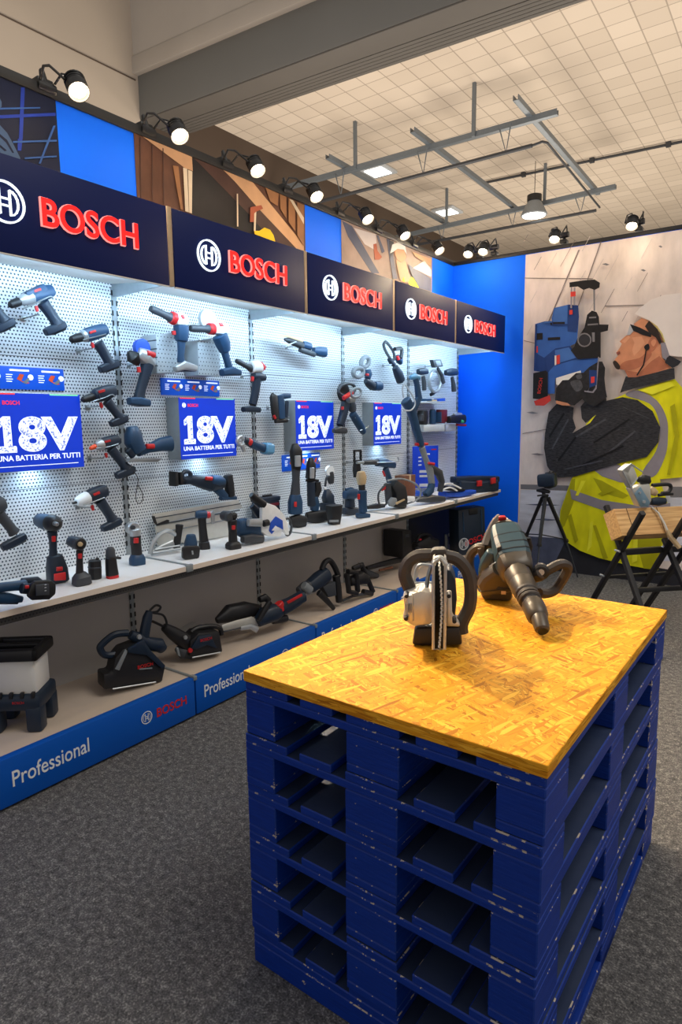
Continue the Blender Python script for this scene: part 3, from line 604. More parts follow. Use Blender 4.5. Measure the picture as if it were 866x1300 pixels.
# ------------------------------------------------------------ tools, machines, prints
TOOLS = [
('cordless_drill', 'drill cut by the left picture edge in the top row, only its foot showing', 'drill', 'power tools hanging on the perforated wall', (0.13, 1.4267, 1.9424), 90, 1,[
 ('chuck','black',None,[('L',[(-0.2733,-0.0236,0.0082,1.0),(-0.2661,-0.0201,0.0145,1.0),(-0.24,-0.0071,0.0183,1.0),(-0.2186,0.0035,0.0188,1.0),(-0.2124,0.0066,0.0166,1.0)],0,2,0.35)]),
 ('gearbox','silver',None,[('L',[(-0.2124,0.0066,0.0184,1.0),(-0.1989,0.0149,0.0252,1.0),(-0.1672,0.0344,0.0304,1.0)],0,2,0.35)]),
 ('motor_housing','blue',None,[('L',[(-0.1672,0.0344,0.0301,0.8),(-0.1348,0.0543,0.0329,0.8),(-0.0796,0.0883,0.0312,0.8),(-0.057,0.1022,0.024,0.8)],0,2.6,0.35)]),
 ('handle','navy',None,[('L',[(-0.067,0.0807,0.0251,0.8),(-0.0401,0.0474,0.0221,0.8),(-0.0126,0.0133,0.0212,0.8),(0.0013,-0.004,0.028,0.8)],0,2.4,0.35)]),
 ('battery_foot','navy',None,[('L',[(-0.0416,-0.0471,0.0144,1.1),(-0.0297,-0.0402,0.0181,1.1),(0.0228,-0.0093,0.0183,1.1),(0.0392,0.0003,0.0147,1.1)],0,3.5,0.35)]),
 ('battery_slot','black','battery_foot',[('L',[(-0.0129,-0.0435,0.01,1.3),(0.0376,-0.014,0.0101,1.3)],0,4,0.35)]),
 ('grip_pad','char','handle',[('L',[(-0.044,0.0654,0.0154,0.95),(-0.0235,0.0401,0.0156,0.95),(-0.0027,0.0144,0.0148,0.95)],0,2.4,0.35)]),
 ('trigger','red','handle',[('L',[(-0.1107,0.0552,0.0066,0.8),(-0.11,0.0431,0.0081,0.8),(-0.1069,0.0312,0.0069,0.8)],0,2.4,0.35)]),
]),
('cordless_drill', 'big blue drill with silver gearbox, hung top left under the first sign', 'drill', 'power tools hanging on the perforated wall', (0.13, 1.5932, 2.0388), 90, (-0.0127, -0.059),[
 ('chuck','black',None,[('L',[(-0.14,-0.0338,0.0082,1.0),(-0.1343,-0.0309,0.0147,1.0),(-0.1139,-0.0203,0.0185,1.0),(-0.097,-0.0117,0.0189,1.0),(-0.0922,-0.0092,0.0167,1.0)],0,2,0.35)]),
 ('gearbox','silver',None,[('L',[(-0.0922,-0.0092,0.0178,1.0),(-0.076,-0.0019,0.0244,1.0),(-0.0378,0.0153,0.0295,1.0)],0,2,0.35)]),
 ('motor_housing','blue',None,[('L',[(-0.0378,0.0153,0.0292,0.8),(-0.0082,0.0287,0.0319,0.8),(0.0423,0.0514,0.0301,0.8),(0.0628,0.0607,0.0232,0.8)],0,2.6,0.35)]),
 ('handle','navy',None,[('L',[(0.0137,-0.0024,0.0285,0.8),(0.0382,-0.0363,0.025,0.8),(0.0632,-0.0707,0.0239,0.8),(0.0759,-0.0881,0.0316,0.8)],0,2.4,0.35)]),
 ('battery_foot','navy',None,[('L',[(0.0154,-0.1295,0.0157,1.1),(0.0292,-0.1229,0.0197,1.1),(0.0902,-0.0936,0.02,1.1),(0.1093,-0.0845,0.0161,1.1)],0,3.5,0.35)]),
 ('battery_slot','black','battery_foot',[('L',[(0.0478,-0.1278,0.0109,1.3),(0.1064,-0.0998,0.0111,1.3)],0,4,0.35)]),
 ('grip_pad','char','handle',[('L',[(0.0367,-0.0179,0.0173,0.95),(0.0554,-0.0435,0.0175,0.95),(0.0743,-0.0694,0.0166,0.95)],0,2.4,0.35)]),
 ('trigger','red','handle',[('L',[(-0.0189,-0.0194,0.0065,0.8),(-0.0181,-0.0306,0.0079,0.8),(-0.0148,-0.0416,0.0067,0.8)],0,2.4,0.35)]),
 ('trim_strip','steel','motor_housing',[('T',[(-0.0917,-0.0424,0.0221),(-0.0454,-0.0187,0.0221),(0.0119,0.0145,0.0221),(0.0409,0.0272,0.0221),(0.0524,0.0176,0.0221)],0.0035,0,1)]),
 ('name_badge','red','motor_housing',[('S',[(-0.0378,0.0426),(-0.0074,0.0565),(-0.0044,0.0466),(-0.0348,0.0328)],0.006,0.0254,0.001,0)]),
 ('top_ridge','blue',None,[('S',[(-0.076,0.0268),(0.0128,0.0798),(0.0319,0.053),(-0.058,0.0103)],0.05,0,0.006,0)]),
]),
('cordless_drill', 'blue drill with ribbed black chuck, topmost beside the first upright', 'drill', 'power tools hanging on the perforated wall', (0.13, 1.8705, 1.8857), 90, (-0.0269, -0.0301),[
 ('chuck','black',None,[('L',[(-0.1455,0.0009,0.0094,1.0),(-0.1384,0.0033,0.0167,1.0),(-0.1125,0.0119,0.021,1.0),(-0.0912,0.019,0.0216,1.0),(-0.085,0.021,0.0191,1.0)],0,2,0.35)]),
 ('gearbox','silver',None,[('L',[(-0.085,0.021,0.019,1.0),(-0.0804,0.0228,0.026,1.0),(-0.0694,0.0268,0.0311,1.0)],0,2,0.35)]),
 ('motor_housing','blue',None,[('L',[(-0.0694,0.0268,0.0308,0.8),(-0.0347,0.0397,0.0337,0.8),(0.0247,0.0616,0.0319,0.8),(0.0489,0.0706,0.0245,0.8)],0,2.6,0.35)]),
 ('handle','navy',None,[('L',[(0,0,0.0276,0.8),(0.0234,-0.0377,0.0242,0.8),(0.0471,-0.076,0.0232,0.8),(0.0591,-0.0954,0.0306,0.8)],0,2.4,0.35)]),
 ('battery_foot','navy',None,[('L',[(0.0016,-0.1255,0.0161,1.1),(0.0165,-0.1197,0.0202,1.1),(0.0822,-0.094,0.0205,1.1),(0.1029,-0.0859,0.0165,1.1)],0,3.5,0.35)]),
 ('battery_slot','black','battery_foot',[('L',[(0.0362,-0.1257,0.0111,1.3),(0.0995,-0.1011,0.0113,1.3)],0,4,0.35)]),
 ('grip_pad','char','handle',[('L',[(0.0229,-0.0189,0.0167,0.95),(0.0406,-0.0474,0.0168,0.95),(0.0586,-0.0763,0.016,0.95)],0,2.4,0.35)]),
 ('trigger','red','handle',[('L',[(-0.032,-0.0004,0.0069,0.8),(-0.0309,-0.012,0.0084,0.8),(-0.0272,-0.0234,0.007,0.8)],0,2.4,0.35)]),
 ('trim_strip','steel','motor_housing',[('T',[(-0.0935,0.0038,0.0229),(-0.0347,0.023,0.0229),(0.0314,0.0433,0.0229)],0.0035,0,1)]),
 ('name_badge','red','motor_housing',[('S',[(-0.0606,0.0456),(-0.0272,0.058),(-0.0241,0.0476),(-0.0575,0.0352)],0.006,0.0264,0.001,0)]),
]),
('cordless_drill', 'dark drill with black chuck, level with the top of the big light box', 'drill', 'power tools hanging on the perforated wall', (0.13, 1.9065, 1.6252), 90, (-0.0345, -0.0427),[
 ('chuck','black',None,[('L',[(-0.1434,-0.0122,0.0082,1.0),(-0.1357,-0.01,0.0146,1.0),(-0.108,-0.0022,0.0184,1.0),(-0.0852,0.0042,0.0189,1.0),(-0.0786,0.0061,0.0167,1.0)],0,2,0.35)]),
 ('gearbox','navy',None,[('L',[(-0.0786,0.0061,0.02,1.0),(-0.0751,0.0071,0.0274,1.0),(-0.0671,0.0095,0.0328,1.0)],0,2,0.35)]),
 ('motor_housing','navy',None,[('L',[(-0.0671,0.0095,0.0325,0.8),(-0.0358,0.0191,0.0355,0.8),(0.0175,0.0353,0.0336,0.8),(0.0392,0.0419,0.0258,0.8)],0,2.6,0.35)]),
 ('handle','navy',None,[('L',[(-0.0067,-0.0147,0.0256,0.8),(0.0203,-0.0467,0.0224,0.8),(0.0477,-0.0793,0.0215,0.8),(0.0616,-0.0958,0.0284,0.8)],0,2.4,0.35)]),
 ('battery_foot','navy',None,[('L',[(0.0077,-0.127,0.0152,1.1),(0.0212,-0.1221,0.0191,1.1),(0.0807,-0.1007,0.0194,1.1),(0.0993,-0.094,0.0156,1.1)],0,3.5,0.35)]),
 ('battery_slot','black','battery_foot',[('L',[(0.0398,-0.1285,0.0104,1.3),(0.097,-0.1081,0.0106,1.3)],0,4,0.35)]),
 ('grip_pad','char','handle',[('L',[(0.0173,-0.0299,0.0156,0.95),(0.0378,-0.0542,0.0157,0.95),(0.0586,-0.0787,0.015,0.95)],0,2.4,0.35)]),
 ('trigger','red','handle',[('L',[(-0.0424,-0.0224,0.007,0.8),(-0.0413,-0.0345,0.0085,0.8),(-0.0375,-0.0466,0.0071,0.8)],0,2.4,0.35)]),
 ('trim_strip','steel','motor_housing',[('T',[(-0.0935,-0.0167,0.0237),(-0.0381,0.0005,0.0237),(0.0075,0.0169,0.0237),(0.0235,0.0047,0.0237)],0.0035,0,1)]),
 ('name_badge','red','motor_housing',[('S',[(-0.0699,0.0316),(-0.0357,0.0422),(-0.0323,0.0312),(-0.0666,0.0207)],0.006,0.0273,0.001,0)]),
]),
('impact_driver', 'driver with orange nose ring, right of the big light box', 'driver', 'power tools hanging on the perforated wall', (0.13, 1.9116, 1.3824), 90, (-0.0474, -0.054),[
 ('chuck','orange',None,[('L',[(-0.1238,-0.0006,0.0051,1.0),(-0.1196,0.0008,0.009,1.0),(-0.1044,0.006,0.0113,1.0),(-0.0919,0.0103,0.0116,1.0),(-0.0883,0.0115,0.0102,1.0)],0,2,0.35)]),
 ('gearbox','silver',None,[('L',[(-0.0883,0.0115,0.0178,1.0),(-0.079,0.0134,0.0243,1.0),(-0.0571,0.018,0.0292,1.0)],0,2,0.35)]),
 ('motor_housing','navy',None,[('L',[(-0.0571,0.018,0.0291,0.8),(-0.0286,0.0241,0.0317,0.8),(0.0199,0.0343,0.0299,0.8),(0.0396,0.0384,0.023,0.8)],0,2.6,0.35)]),
 ('handle','navy',None,[('L',[(-0.006,-0.0047,0.0256,0.8),(0.0264,-0.0462,0.0225,0.8),(0.0594,-0.0885,0.0215,0.8),(0.0762,-0.11,0.0285,0.8)],0,2.4,0.35)]),
 ('battery_foot','navy',None,[('L',[(0.0151,-0.1432,0.0157,1.1),(0.0304,-0.1389,0.0197,1.1),(0.0981,-0.12,0.02,1.1),(0.1193,-0.114,0.0161,1.1)],0,3.5,0.35)]),
 ('battery_slot','black','battery_foot',[('L',[(0.0506,-0.1466,0.0107,1.3),(0.1158,-0.1286,0.0109,1.3)],0,4,0.35)]),
 ('grip_pad','char','handle',[('L',[(0.0215,-0.0262,0.0157,0.95),(0.0461,-0.0577,0.0158,0.95),(0.0712,-0.0896,0.015,0.95)],0,2.4,0.35)]),
 ('trigger','red','handle',[('L',[(-0.0375,-0.0252,0.0061,0.8),(-0.0365,-0.0359,0.0074,0.8),(-0.0331,-0.0468,0.0062,0.8)],0,2.4,0.35)]),
 ('trim_strip','steel','motor_housing',[('T',[(-0.1029,-0.0002,0.0209),(-0.0477,0.0043,0.0209),(0.0234,0.0173,0.0209)],0.0035,0,1)]),
 ('name_badge','red','motor_housing',[('S',[(-0.055,0.0351),(-0.0247,0.0416),(-0.0221,0.0316),(-0.0526,0.0252)],0.006,0.0241,0.001,0)]),
 ('wrist_cord','black',None,[('T',[(0.0973,-0.1159,0.02),(0.1277,-0.1697,0.02),(0.1076,-0.2509,0.02),(0.1195,-0.2918,0.02),(0.1475,-0.2813,0.02),(0.1499,-0.2448,0.02),(0.1257,-0.2007,0.02)],0.002,0,1)]),
]),
('impact_driver', 'driver with large white nose cone, lowest hanging tool beside the first upright', 'driver', 'power tools hanging on the perforated wall', (0.13, 1.8258, 1.1303), 90, (-0.0456, -0.0395),[
 ('chuck','black',None,[('L',[(-0.1477,-0.0032,0.003,1.0),(-0.1448,-0.0026,0.0053,1.0),(-0.1344,-0.0004,0.0066,1.0),(-0.1259,0.0013,0.0067,1.0),(-0.1235,0.0018,0.006,1.0)],0,2,0.35)]),
 ('gearbox','white',None,[('L',[(-0.1235,0.0018,0.0203,1.0),(-0.1068,0.0062,0.0279,1.0),(-0.0672,0.0167,0.0337,1.0)],0,2,0.35)]),
 ('motor_housing','navy',None,[('L',[(-0.0672,0.0167,0.0338,0.8),(-0.0366,0.0248,0.0369,0.8),(0.0156,0.0385,0.0349,0.8),(0.0368,0.0441,0.0268,0.8)],0,2.6,0.35)]),
 ('handle','navy',None,[('L',[(-0.0004,-0.0049,0.027,0.8),(0.0244,-0.0458,0.0237,0.8),(0.0495,-0.0873,0.0227,0.8),(0.0623,-0.1083,0.03,0.8)],0,2.4,0.35)]),
 ('battery_foot','navy',None,[('L',[(0.0026,-0.1466,0.0156,1.1),(0.0178,-0.1423,0.0195,1.1),(0.0849,-0.1232,0.0198,1.1),(0.1059,-0.1173,0.0159,1.1)],0,3.5,0.35)]),
 ('battery_slot','black','battery_foot',[('L',[(0.0384,-0.1501,0.0105,1.3),(0.103,-0.1319,0.0107,1.3)],0,4,0.35)]),
 ('grip_pad','char','handle',[('L',[(0.0232,-0.0267,0.0166,0.95),(0.042,-0.0576,0.0167,0.95),(0.0611,-0.0889,0.0159,0.95)],0,2.4,0.35)]),
 ('trigger','red','handle',[('L',[(-0.0453,-0.0221,0.0069,0.8),(-0.0443,-0.0346,0.0083,0.8),(-0.0406,-0.0475,0.0069,0.8)],0,2.4,0.35)]),
 ('trim_strip','steel','motor_housing',[('T',[(-0.1033,-0.0143,0.0243),(-0.049,-0.0029,0.0243),(0.009,0.0105,0.0243)],0.0035,0,1)]),
 ('name_badge','red','motor_housing',[('S',[(-0.053,0.0364),(-0.0198,0.0453),(-0.0155,0.0337),(-0.0488,0.025)],0.006,0.028,0.001,0)]),
]),
('cordless_drill', 'grey drill cut by the left edge, hanging just above the shelf', 'drill', 'power tools hanging on the perforated wall', (0.13, 1.3558, 1.1199), 90, 1,[
 ('chuck','black',None,[('L',[(-0.1806,-0.0105,0.0086,1.0),(-0.1748,-0.0083,0.0154,1.0),(-0.1539,-0.0003,0.0193,1.0),(-0.1367,0.0063,0.0198,1.0),(-0.1317,0.0082,0.0175,1.0)],0,2,0.35)]),
 ('gearbox','silver',None,[('L',[(-0.1317,0.0082,0.0206,1.0),(-0.1199,0.0116,0.0282,1.0),(-0.0921,0.0198,0.034,1.0)],0,2,0.35)]),
 ('motor_housing','char',None,[('L',[(-0.0921,0.0198,0.034,0.8),(-0.0637,0.028,0.0372,0.8),(-0.0155,0.0421,0.0351,0.8),(0.0041,0.0478,0.027,0.8)],0,2.6,0.35)]),
 ('handle','char',None,[('L',[(-0.0212,0.0027,0.0243,0.8),(0.0021,-0.0338,0.0213,0.8),(0.0258,-0.0708,0.0204,0.8),(0.0377,-0.0896,0.027,0.8)],0,2.4,0.35)]),
 ('battery_foot','navy',None,[('L',[(-0.0196,-0.1473,0.0149,1.1),(-0.0046,-0.1421,0.0187,1.1),(0.0617,-0.1191,0.019,1.1),(0.0826,-0.1118,0.0153,1.1)],0,3.5,0.35)]),
 ('battery_slot','black','battery_foot',[('L',[(0.015,-0.1485,0.0101,1.3),(0.0789,-0.1265,0.0103,1.3)],0,4,0.35)]),
 ('grip_pad','char','handle',[('L',[(-0.0002,-0.0158,0.0151,0.95),(0.0174,-0.0434,0.0152,0.95),(0.0353,-0.0713,0.0145,0.95)],0,2.4,0.35)]),
 ('trigger','red','handle',[('L',[(-0.0704,-0.0129,0.0065,0.8),(-0.0698,-0.0257,0.0078,0.8),(-0.0668,-0.0388,0.0065,0.8)],0,2.4,0.35)]),
]),
('angle_grinder', 'slim angle grinder with bright blue disc, right of the first upright', 'grinder', 'power tools hanging on the perforated wall', (0.13, 2.1309, 1.8027), 90, 1,[
 ('disc_guard','black',None,[('L',[(-0.0871,0.0539,0.0144,0.9),(-0.0649,0.0308,0.0353,0.9),(-0.037,-0.0023,0.0146,0.9)],0,2.4,0.35)]),
 ('cutting_disc','bright',None,[('D',(0,0.0823),[(-0.03,0.01),(-0.028,0.044),(0,0.046),(0.004,0.01)],24)]),
 ('gear_head','silver',None,[('L',[(-0.0333,0.053,0.031,0.9),(0.0086,0.0359,0.0442,0.9),(0.0567,0.0035,0.0257,0.9)],0,2.4,0.35)]),
 ('lock_lever','red',None,[('L',[(-0.0006,0.0534,0.0142,0.9),(0.0451,0.0467,0.0144,0.9)],0.03,2.4,0.35)]),
 ('handle','navy',None,[('L',[(0.0187,0.0011,0.0356,0.8),(0.0029,-0.0505,0.0281,0.8),(-0.0267,-0.1228,0.0259,0.8),(-0.0453,-0.179,0.029,0.8)],0,2.4,0.35)]),
 ('switch','red','handle',[('L',[(-0.043,-0.0182,0.0105,0.8),(-0.0411,-0.0431,0.0106,0.8)],0.01,2.4,0.35)]),
 ('end_cap','blue',None,[('L',[(-0.104,-0.1901,0.0181,1.2),(-0.0498,-0.1923,0.0265,1.2),(0.0144,-0.1986,0.0186,1.2)],0,3,0.35)]),
]),
('jigsaw', 'blue jigsaw with silver foot plate, right of the first upright', 'jigsaw', 'power tools hanging on the perforated wall', (0.13, 2.0768, 1.3651), 90, 1,[
 ('motor_housing','blue',None,[('L',[(-0.041,0.1161,0.0284,0.9),(-0.0372,0.0835,0.0447,0.9),(-0.0364,0.0426,0.0471,0.9),(-0.0127,-0.0046,0.0415,0.9)],0,2.4,0.35)]),
 ('handle','blue',None,[('L',[(-0.0127,-0.0046,0.0308,0.8),(0.0503,0.003,0.0229,0.8),(0.129,0.021,0.0361,0.8),(0.196,0.0238,0.0432,0.8)],0,2.4,0.35)]),
 ('lock_lever','red','motor_housing',[('L',[(0.0259,0.0169,0.0135,0.8),(0.0714,0.015,0.0136,0.8)],0.02,2.4,0.35)]),
 ('gear_case','navy',None,[('L',[(-0.0728,0.0032,0.0208,0.8),(-0.0409,-0.0239,0.0252,0.8)],0,2.4,0.35)]),
 ('foot_plate','steel',None,[('S',[(-0.1045,-0.0571),(-0.0773,-0.0415),(0.1164,-0.0501),(0.0827,-0.0683)],0.07,0,0.002,0)]),
]),
('angle_grinder', 'blue angle grinder with long dark side grip, left one before the grey perforated boxes', 'grinder', 'power tools hanging on the perforated wall', (0.19, 2.3297, 1.975), 90, 1,[
 ('side_grip','char',None,[('L',[(-0.1854,0.1008,0.0164,1.0),(-0.1685,0.0965,0.0197,1.0),(-0.0974,0.0793,0.0184,1.0),(-0.0578,0.0691,0.0271,1.0)],0,2,0.35)]),
 ('grip_ring','red','side_grip',[('L',[(-0.0597,0.0722,0.0321,1.0),(-0.0364,0.0666,0.034,1.0)],0,2,0.35)]),
 ('gear_head','white',None,[('L',[(-0.0342,0.0677,0.0319,0.9),(0.004,0.0662,0.0411,0.9),(0.0403,0.0594,0.0261,0.9)],0,2.4,0.35)]),
 ('brand_badge','red','gear_head',[('S',[(-0.045,0.0792),(-0.0263,0.0831),(-0.0177,0.0635),(-0.0331,0.0609)],0.006,0.06,0.001,0)]),
 ('motor_housing','blue',None,[('L',[(0.0053,0.0327,0.0415,0.85),(0.0051,-0.008,0.0397,0.85),(0.003,-0.0421,0.0324,0.85)],0,2.4,0.35)]),
 ('handle','blue',None,[('L',[(0.003,-0.0421,0.0238,0.8),(-0.0028,-0.1021,0.0193,0.8),(-0.0081,-0.1537,0.0202,0.8)],0,2.4,0.35)]),
 ('battery_foot','silver',None,[('L',[(-0.0478,-0.1919,0.0148,1.2),(0.0065,-0.17,0.0256,1.2),(0.0915,-0.1807,0.0175,1.2)],0,3,0.35)]),
 ('switch','red','handle',[('L',[(-0.0457,0.0038,0.0109,0.8),(-0.0446,-0.0145,0.0109,0.8)],0,2.4,0.35)]),
 ('foot_shadow_gap','navy',None,[('L',[(-0.0418,-0.2001,0.0068,1.2),(0.0874,-0.1914,0.007,1.2)],0,3,0.35)]),
]),
('angle_grinder', 'blue angle grinder with pale wheel guard, right one before the grey perforated boxes', 'grinder', 'power tools hanging on the perforated wall', (0.19, 2.638, 1.9783), 90, 1,[
 ('wheel_guard','lightgrey',None,[('D',(-0.0868,0.0928),[(-0.05,0.0266),(-0.045,0.0549),(-0.02,0.0566),(-0.015,0.0266)],24)]),
 ('side_grip','char',None,[('L',[(-0.238,0.0276,0.0171,1.0),(-0.2197,0.0278,0.0206,1.0),(-0.1398,0.0327,0.0183,1.0),(-0.1011,0.0367,0.0263,1.0)],0,2,0.35)]),
 ('grip_ring','red','side_grip',[('L',[(-0.1059,0.0379,0.0317,1.0),(-0.0766,0.0392,0.0328,1.0)],0,2,0.35)]),
 ('gear_head','white',None,[('L',[(-0.074,0.0421,0.0316,0.9),(-0.0164,0.0508,0.0414,0.9),(0.0342,0.0443,0.0241,0.9)],0,2.4,0.35)]),
 ('brand_badge','red','gear_head',[('S',[(-0.0828,0.0668),(-0.0553,0.0734),(-0.044,0.0516),(-0.0689,0.049)],0.006,0.055,0.001,0)]),
 ('motor_housing','blue',None,[('L',[(-0.0249,0.0067,0.0456,0.85),(-0.0019,-0.0365,0.044,0.85),(0.0127,-0.0765,0.0321,0.85)],0,2.4,0.35)]),
 ('handle','blue',None,[('L',[(0.0031,-0.0635,0.0246,0.8),(0.0209,-0.1172,0.0216,0.8),(0.0393,-0.1641,0.0228,0.8)],0,2.4,0.35)]),
 ('battery_foot','blue',None,[('L',[(-0.0191,-0.1977,0.02,1.2),(0.0488,-0.185,0.0278,1.2),(0.1217,-0.1906,0.017,1.2)],0,3,0.35)]),
]),
('angle_grinder', 'small dark angle grinder with red and white head, at the second upright', 'grinder', 'power tools hanging on the perforated wall', (0.13, 2.9694, 1.7865), 90, 1,[
 ('side_grip','char',None,[('L',[(-0.1721,0.0763,0.0136,1.0),(-0.1531,0.0718,0.0166,1.0),(-0.0844,0.0498,0.0158,1.0),(-0.0391,0.0377,0.026,1.0)],0,2,0.35)]),
 ('gear_head','white',None,[('L',[(-0.0474,0.0471,0.0354,0.9),(0.0095,0.0504,0.0399,0.9),(0.039,0.0471,0.0304,0.9)],0,2.4,0.35)]),
 ('lock_lever','red',None,[('L',[(0.0189,0.0703,0.019,0.9),(0.0505,0.0421,0.0235,0.9)],0.01,2.4,0.35)]),
 ('collar','navy',None,[('L',[(-0.0295,-0.0064,0.0259,0.9),(0.0218,-0.009,0.0302,0.9),(0.0711,-0.0118,0.0204,0.9)],0,2.4,0.35)]),
 ('handle','navy',None,[('L',[(-0.0009,-0.02,0.0313,0.8),(-0.0113,-0.0905,0.0267,0.8),(-0.0445,-0.1814,0.0265,0.8)],0,2.4,0.35)]),
 ('switch','red','handle',[('L',[(-0.0475,-0.0126,0.011,0.8),(-0.0529,-0.0376,0.011,0.8)],0.01,2.4,0.35)]),
 ('end_cap','navy',None,[('L',[(-0.1275,-0.21,0.0158,1.2),(-0.0602,-0.2066,0.02,1.2),(0.0115,-0.2132,0.0162,1.2)],0,3,0.35)]),
]),
('holder_box', 'grey perforated metal box behind the grinder with the long side grip', 'holder', 'perforated holder boxes', (0.06, 2.3443, 1.8771), 90, None,[
 ('box_shell','perf',None,[('S',[(-0.1201,0.0867),(0.0275,0.1028),(0.0263,-0.1056),(-0.1247,-0.1158)],0.12,0,0.004,0)]),
]),
('holder_box', 'grey perforated metal box behind the grinder with the pale wheel guard', 'holder', 'perforated holder boxes', (0.06, 2.6461, 1.8748), 90, None,[
 ('box_shell','perf',None,[('S',[(-0.1362,0.0839),(0.0327,0.1038),(0.0281,-0.1094),(-0.1399,-0.1099)],0.12,0,0.004,0)]),
]),
('metal_cutter', 'short blue cutter with pale open jaws, across the second upright', 'cutter', 'power tools hanging on the perforated wall', (0.13, 2.9004, 1.3627), 90, 1,[
 ('jaw','silver',None,[('T',[(-0.0615,0.0215,0),(-0.0642,0.0118,0),(-0.0708,0.0038,0),(-0.0804,-0.0014,0),(-0.0915,-0.0029,0),(-0.1024,-0.0006,0),(-0.1113,0.0053,0),(-0.1171,0.0137,0),(-0.1188,0.0234,0),(-0.1162,0.033,0),(-0.1096,0.041,0),(-0.1001,0.0462,0),(-0.0891,0.0478,0),(-0.0782,0.0456,0),(-0.0691,0.0398,0),(-0.0633,0.0313,0)],0.012,1,0),('L',[(-0.0822,0.0031,0.0167,0.8),(-0.0608,-0.0426,0.0112,0.8)],0,2.4,0.35)]),
 ('head','navy',None,[('L',[(-0.063,0.0279,0.0207,0.9),(-0.0089,0.0094,0.0262,0.9)],0,2.4,0.35)]),
 ('collar','red',None,[('L',[(-0.032,0.0206,0.0224,0.9),(-0.0122,0.0096,0.0238,0.9)],0.005,2.4,0.35)]),
 ('handle','blue',None,[('L',[(0.0003,0.0065,0.0289,0.9),(0.0748,-0.0199,0.0266,0.9),(0.1324,-0.0356,0.0296,0.9)],0,2.4,0.35)]),
 ('battery','lightblue',None,[('L',[(0.1169,-0.031,0.0373,1.0),(0.1521,-0.0352,0.0402,1.0),(0.1819,-0.0378,0.035,1.0)],0,3,0.35)]),
]),
('reciprocating_saw', 'dark reciprocating saw with black shoe, above the long guide rail', 'saw', 'power tools hanging on the perforated wall', (0.13, 2.5105, 1.1544), 90, 1,[
 ('shoe','black',None,[('S',[(-0.2332,0.0823),(-0.216,0.0811),(-0.2163,0.0029),(-0.2381,0.0014)],0.06,0,0.003,0),('S',[(-0.2017,0.0766),(-0.1872,0.0755),(-0.1796,0.0054),(-0.2016,0.0051)],0.06,0,0.003,0)]),
 ('clamp_ring','navy',None,[('T',[(-0.1118,0.0515,0.01),(-0.1146,0.0427,0.01),(-0.1216,0.0356,0.01),(-0.1317,0.0313,0.01),(-0.1432,0.0305,0.01),(-0.1545,0.0332,0.01),(-0.1638,0.0391,0.01),(-0.1697,0.0471,0.01),(-0.1714,0.0561,0.01),(-0.1687,0.0648,0.01),(-0.1618,0.0719,0.01),(-0.1519,0.0762,0.01),(-0.1405,0.0772,0.01),(-0.1291,0.0746,0.01),(-0.1197,0.0688,0.01),(-0.1136,0.0607,0.01)],0.012,1,0)]),
 ('gear_case','navy',None,[('L',[(-0.1529,0.025,0.0234,0.8),(-0.1076,0.0271,0.026,0.8),(-0.0155,0.0074,0.0411,0.8),(0.0481,-0.0066,0.049,0.8)],0,2.4,0.35)]),
 ('motor_housing','navy',None,[('L',[(0.032,-0.0028,0.0487,0.8),(0.1141,-0.0099,0.0447,0.8),(0.1478,-0.0128,0.0275,0.8)],0,2.4,0.35)]),
 ('motor_housing','blue',None,[('L',[(0.0309,0.0166,0.0291,0.9),(0.0877,0.0057,0.032,0.9),(0.1291,-0.004,0.0199,0.9)],0.02,2.4,0.35)]),
 ('lock_lever','red','motor_housing',[('L',[(-0.0266,0.0307,0.0107,0.8),(0.0161,0.0248,0.0121,0.8)],0.04,2.4,0.35)]),
 ('handle','blue',None,[('L',[(0.0876,-0.0386,0.0281,0.8),(0.1277,-0.0737,0.0257,0.8),(0.1605,-0.0998,0.0207,0.8)],0,2.4,0.35)]),
 ('battery','black',None,[('L',[(0.1841,0.0283,0.026,0.9),(0.1899,-0.0291,0.0287,0.9),(0.1988,-0.0961,0.0262,0.9)],0,3,0.35)]),
 ('battery_foot','blue',None,[('L',[(0.1176,-0.1041,0.0112,1.5),(0.2384,-0.1131,0.0114,1.5)],0,3,0.35)]),
]),
('metal_shear', 'long metal shear with pale tip, slanting above the third light box', 'shear', 'power tools hanging on the perforated wall', (0.13, 3.4072, 2.0021), 90, 1,[
 ('shear_blade','tan',None,[('L',[(-0.2278,0.0436,0.0023,0.8),(-0.1834,0.0467,0.008,0.8),(-0.1292,0.0501,0.0106,0.8),(0.0202,0.0315,0.0097,0.8)],0,2.4,0.35)]),
 ('blade_arm','black',None,[('L',[(-0.1663,0.0264,0.0082,0.7),(-0.1301,0.0239,0.0179,0.7),(-0.0659,0.0121,0.0219,0.7),(0.0192,-0.0014,0.0247,0.7)],0,2.4,0.35)]),
 ('guide_rod','steel',None,[('L',[(-0.2175,-0.0168,0.004,0.6),(-0.1362,-0.0042,0.0046,0.6),(-0.0708,0.0189,0.0035,0.6)],0.02,2.4,0.35)]),
 ('motor_housing','blue',None,[('L',[(0.0196,0.0106,0.0229,0.8),(0.0584,0.0079,0.0257,0.8),(0.1027,0.0013,0.0236,0.8)],0,2.4,0.35)]),
 ('handle','char',None,[('L',[(-0.0104,-0.0247,0.0183,0.8),(0.0669,-0.0366,0.0185,0.8),(0.1466,-0.0459,0.0187,0.8)],0,2.4,0.35)]),
 ('battery','blue',None,[('L',[(0.1372,-0.0191,0.0196,0.9),(0.188,-0.0225,0.0321,0.9),(0.2557,-0.0236,0.0362,0.9)],0,3.2,0.35)]),
]),
('cordless_nailer', 'black and blue nailer, left of the third light box', 'nailer', 'power tools hanging on the perforated wall', (0.11, 3.2027, 1.5905), 90, 1,[
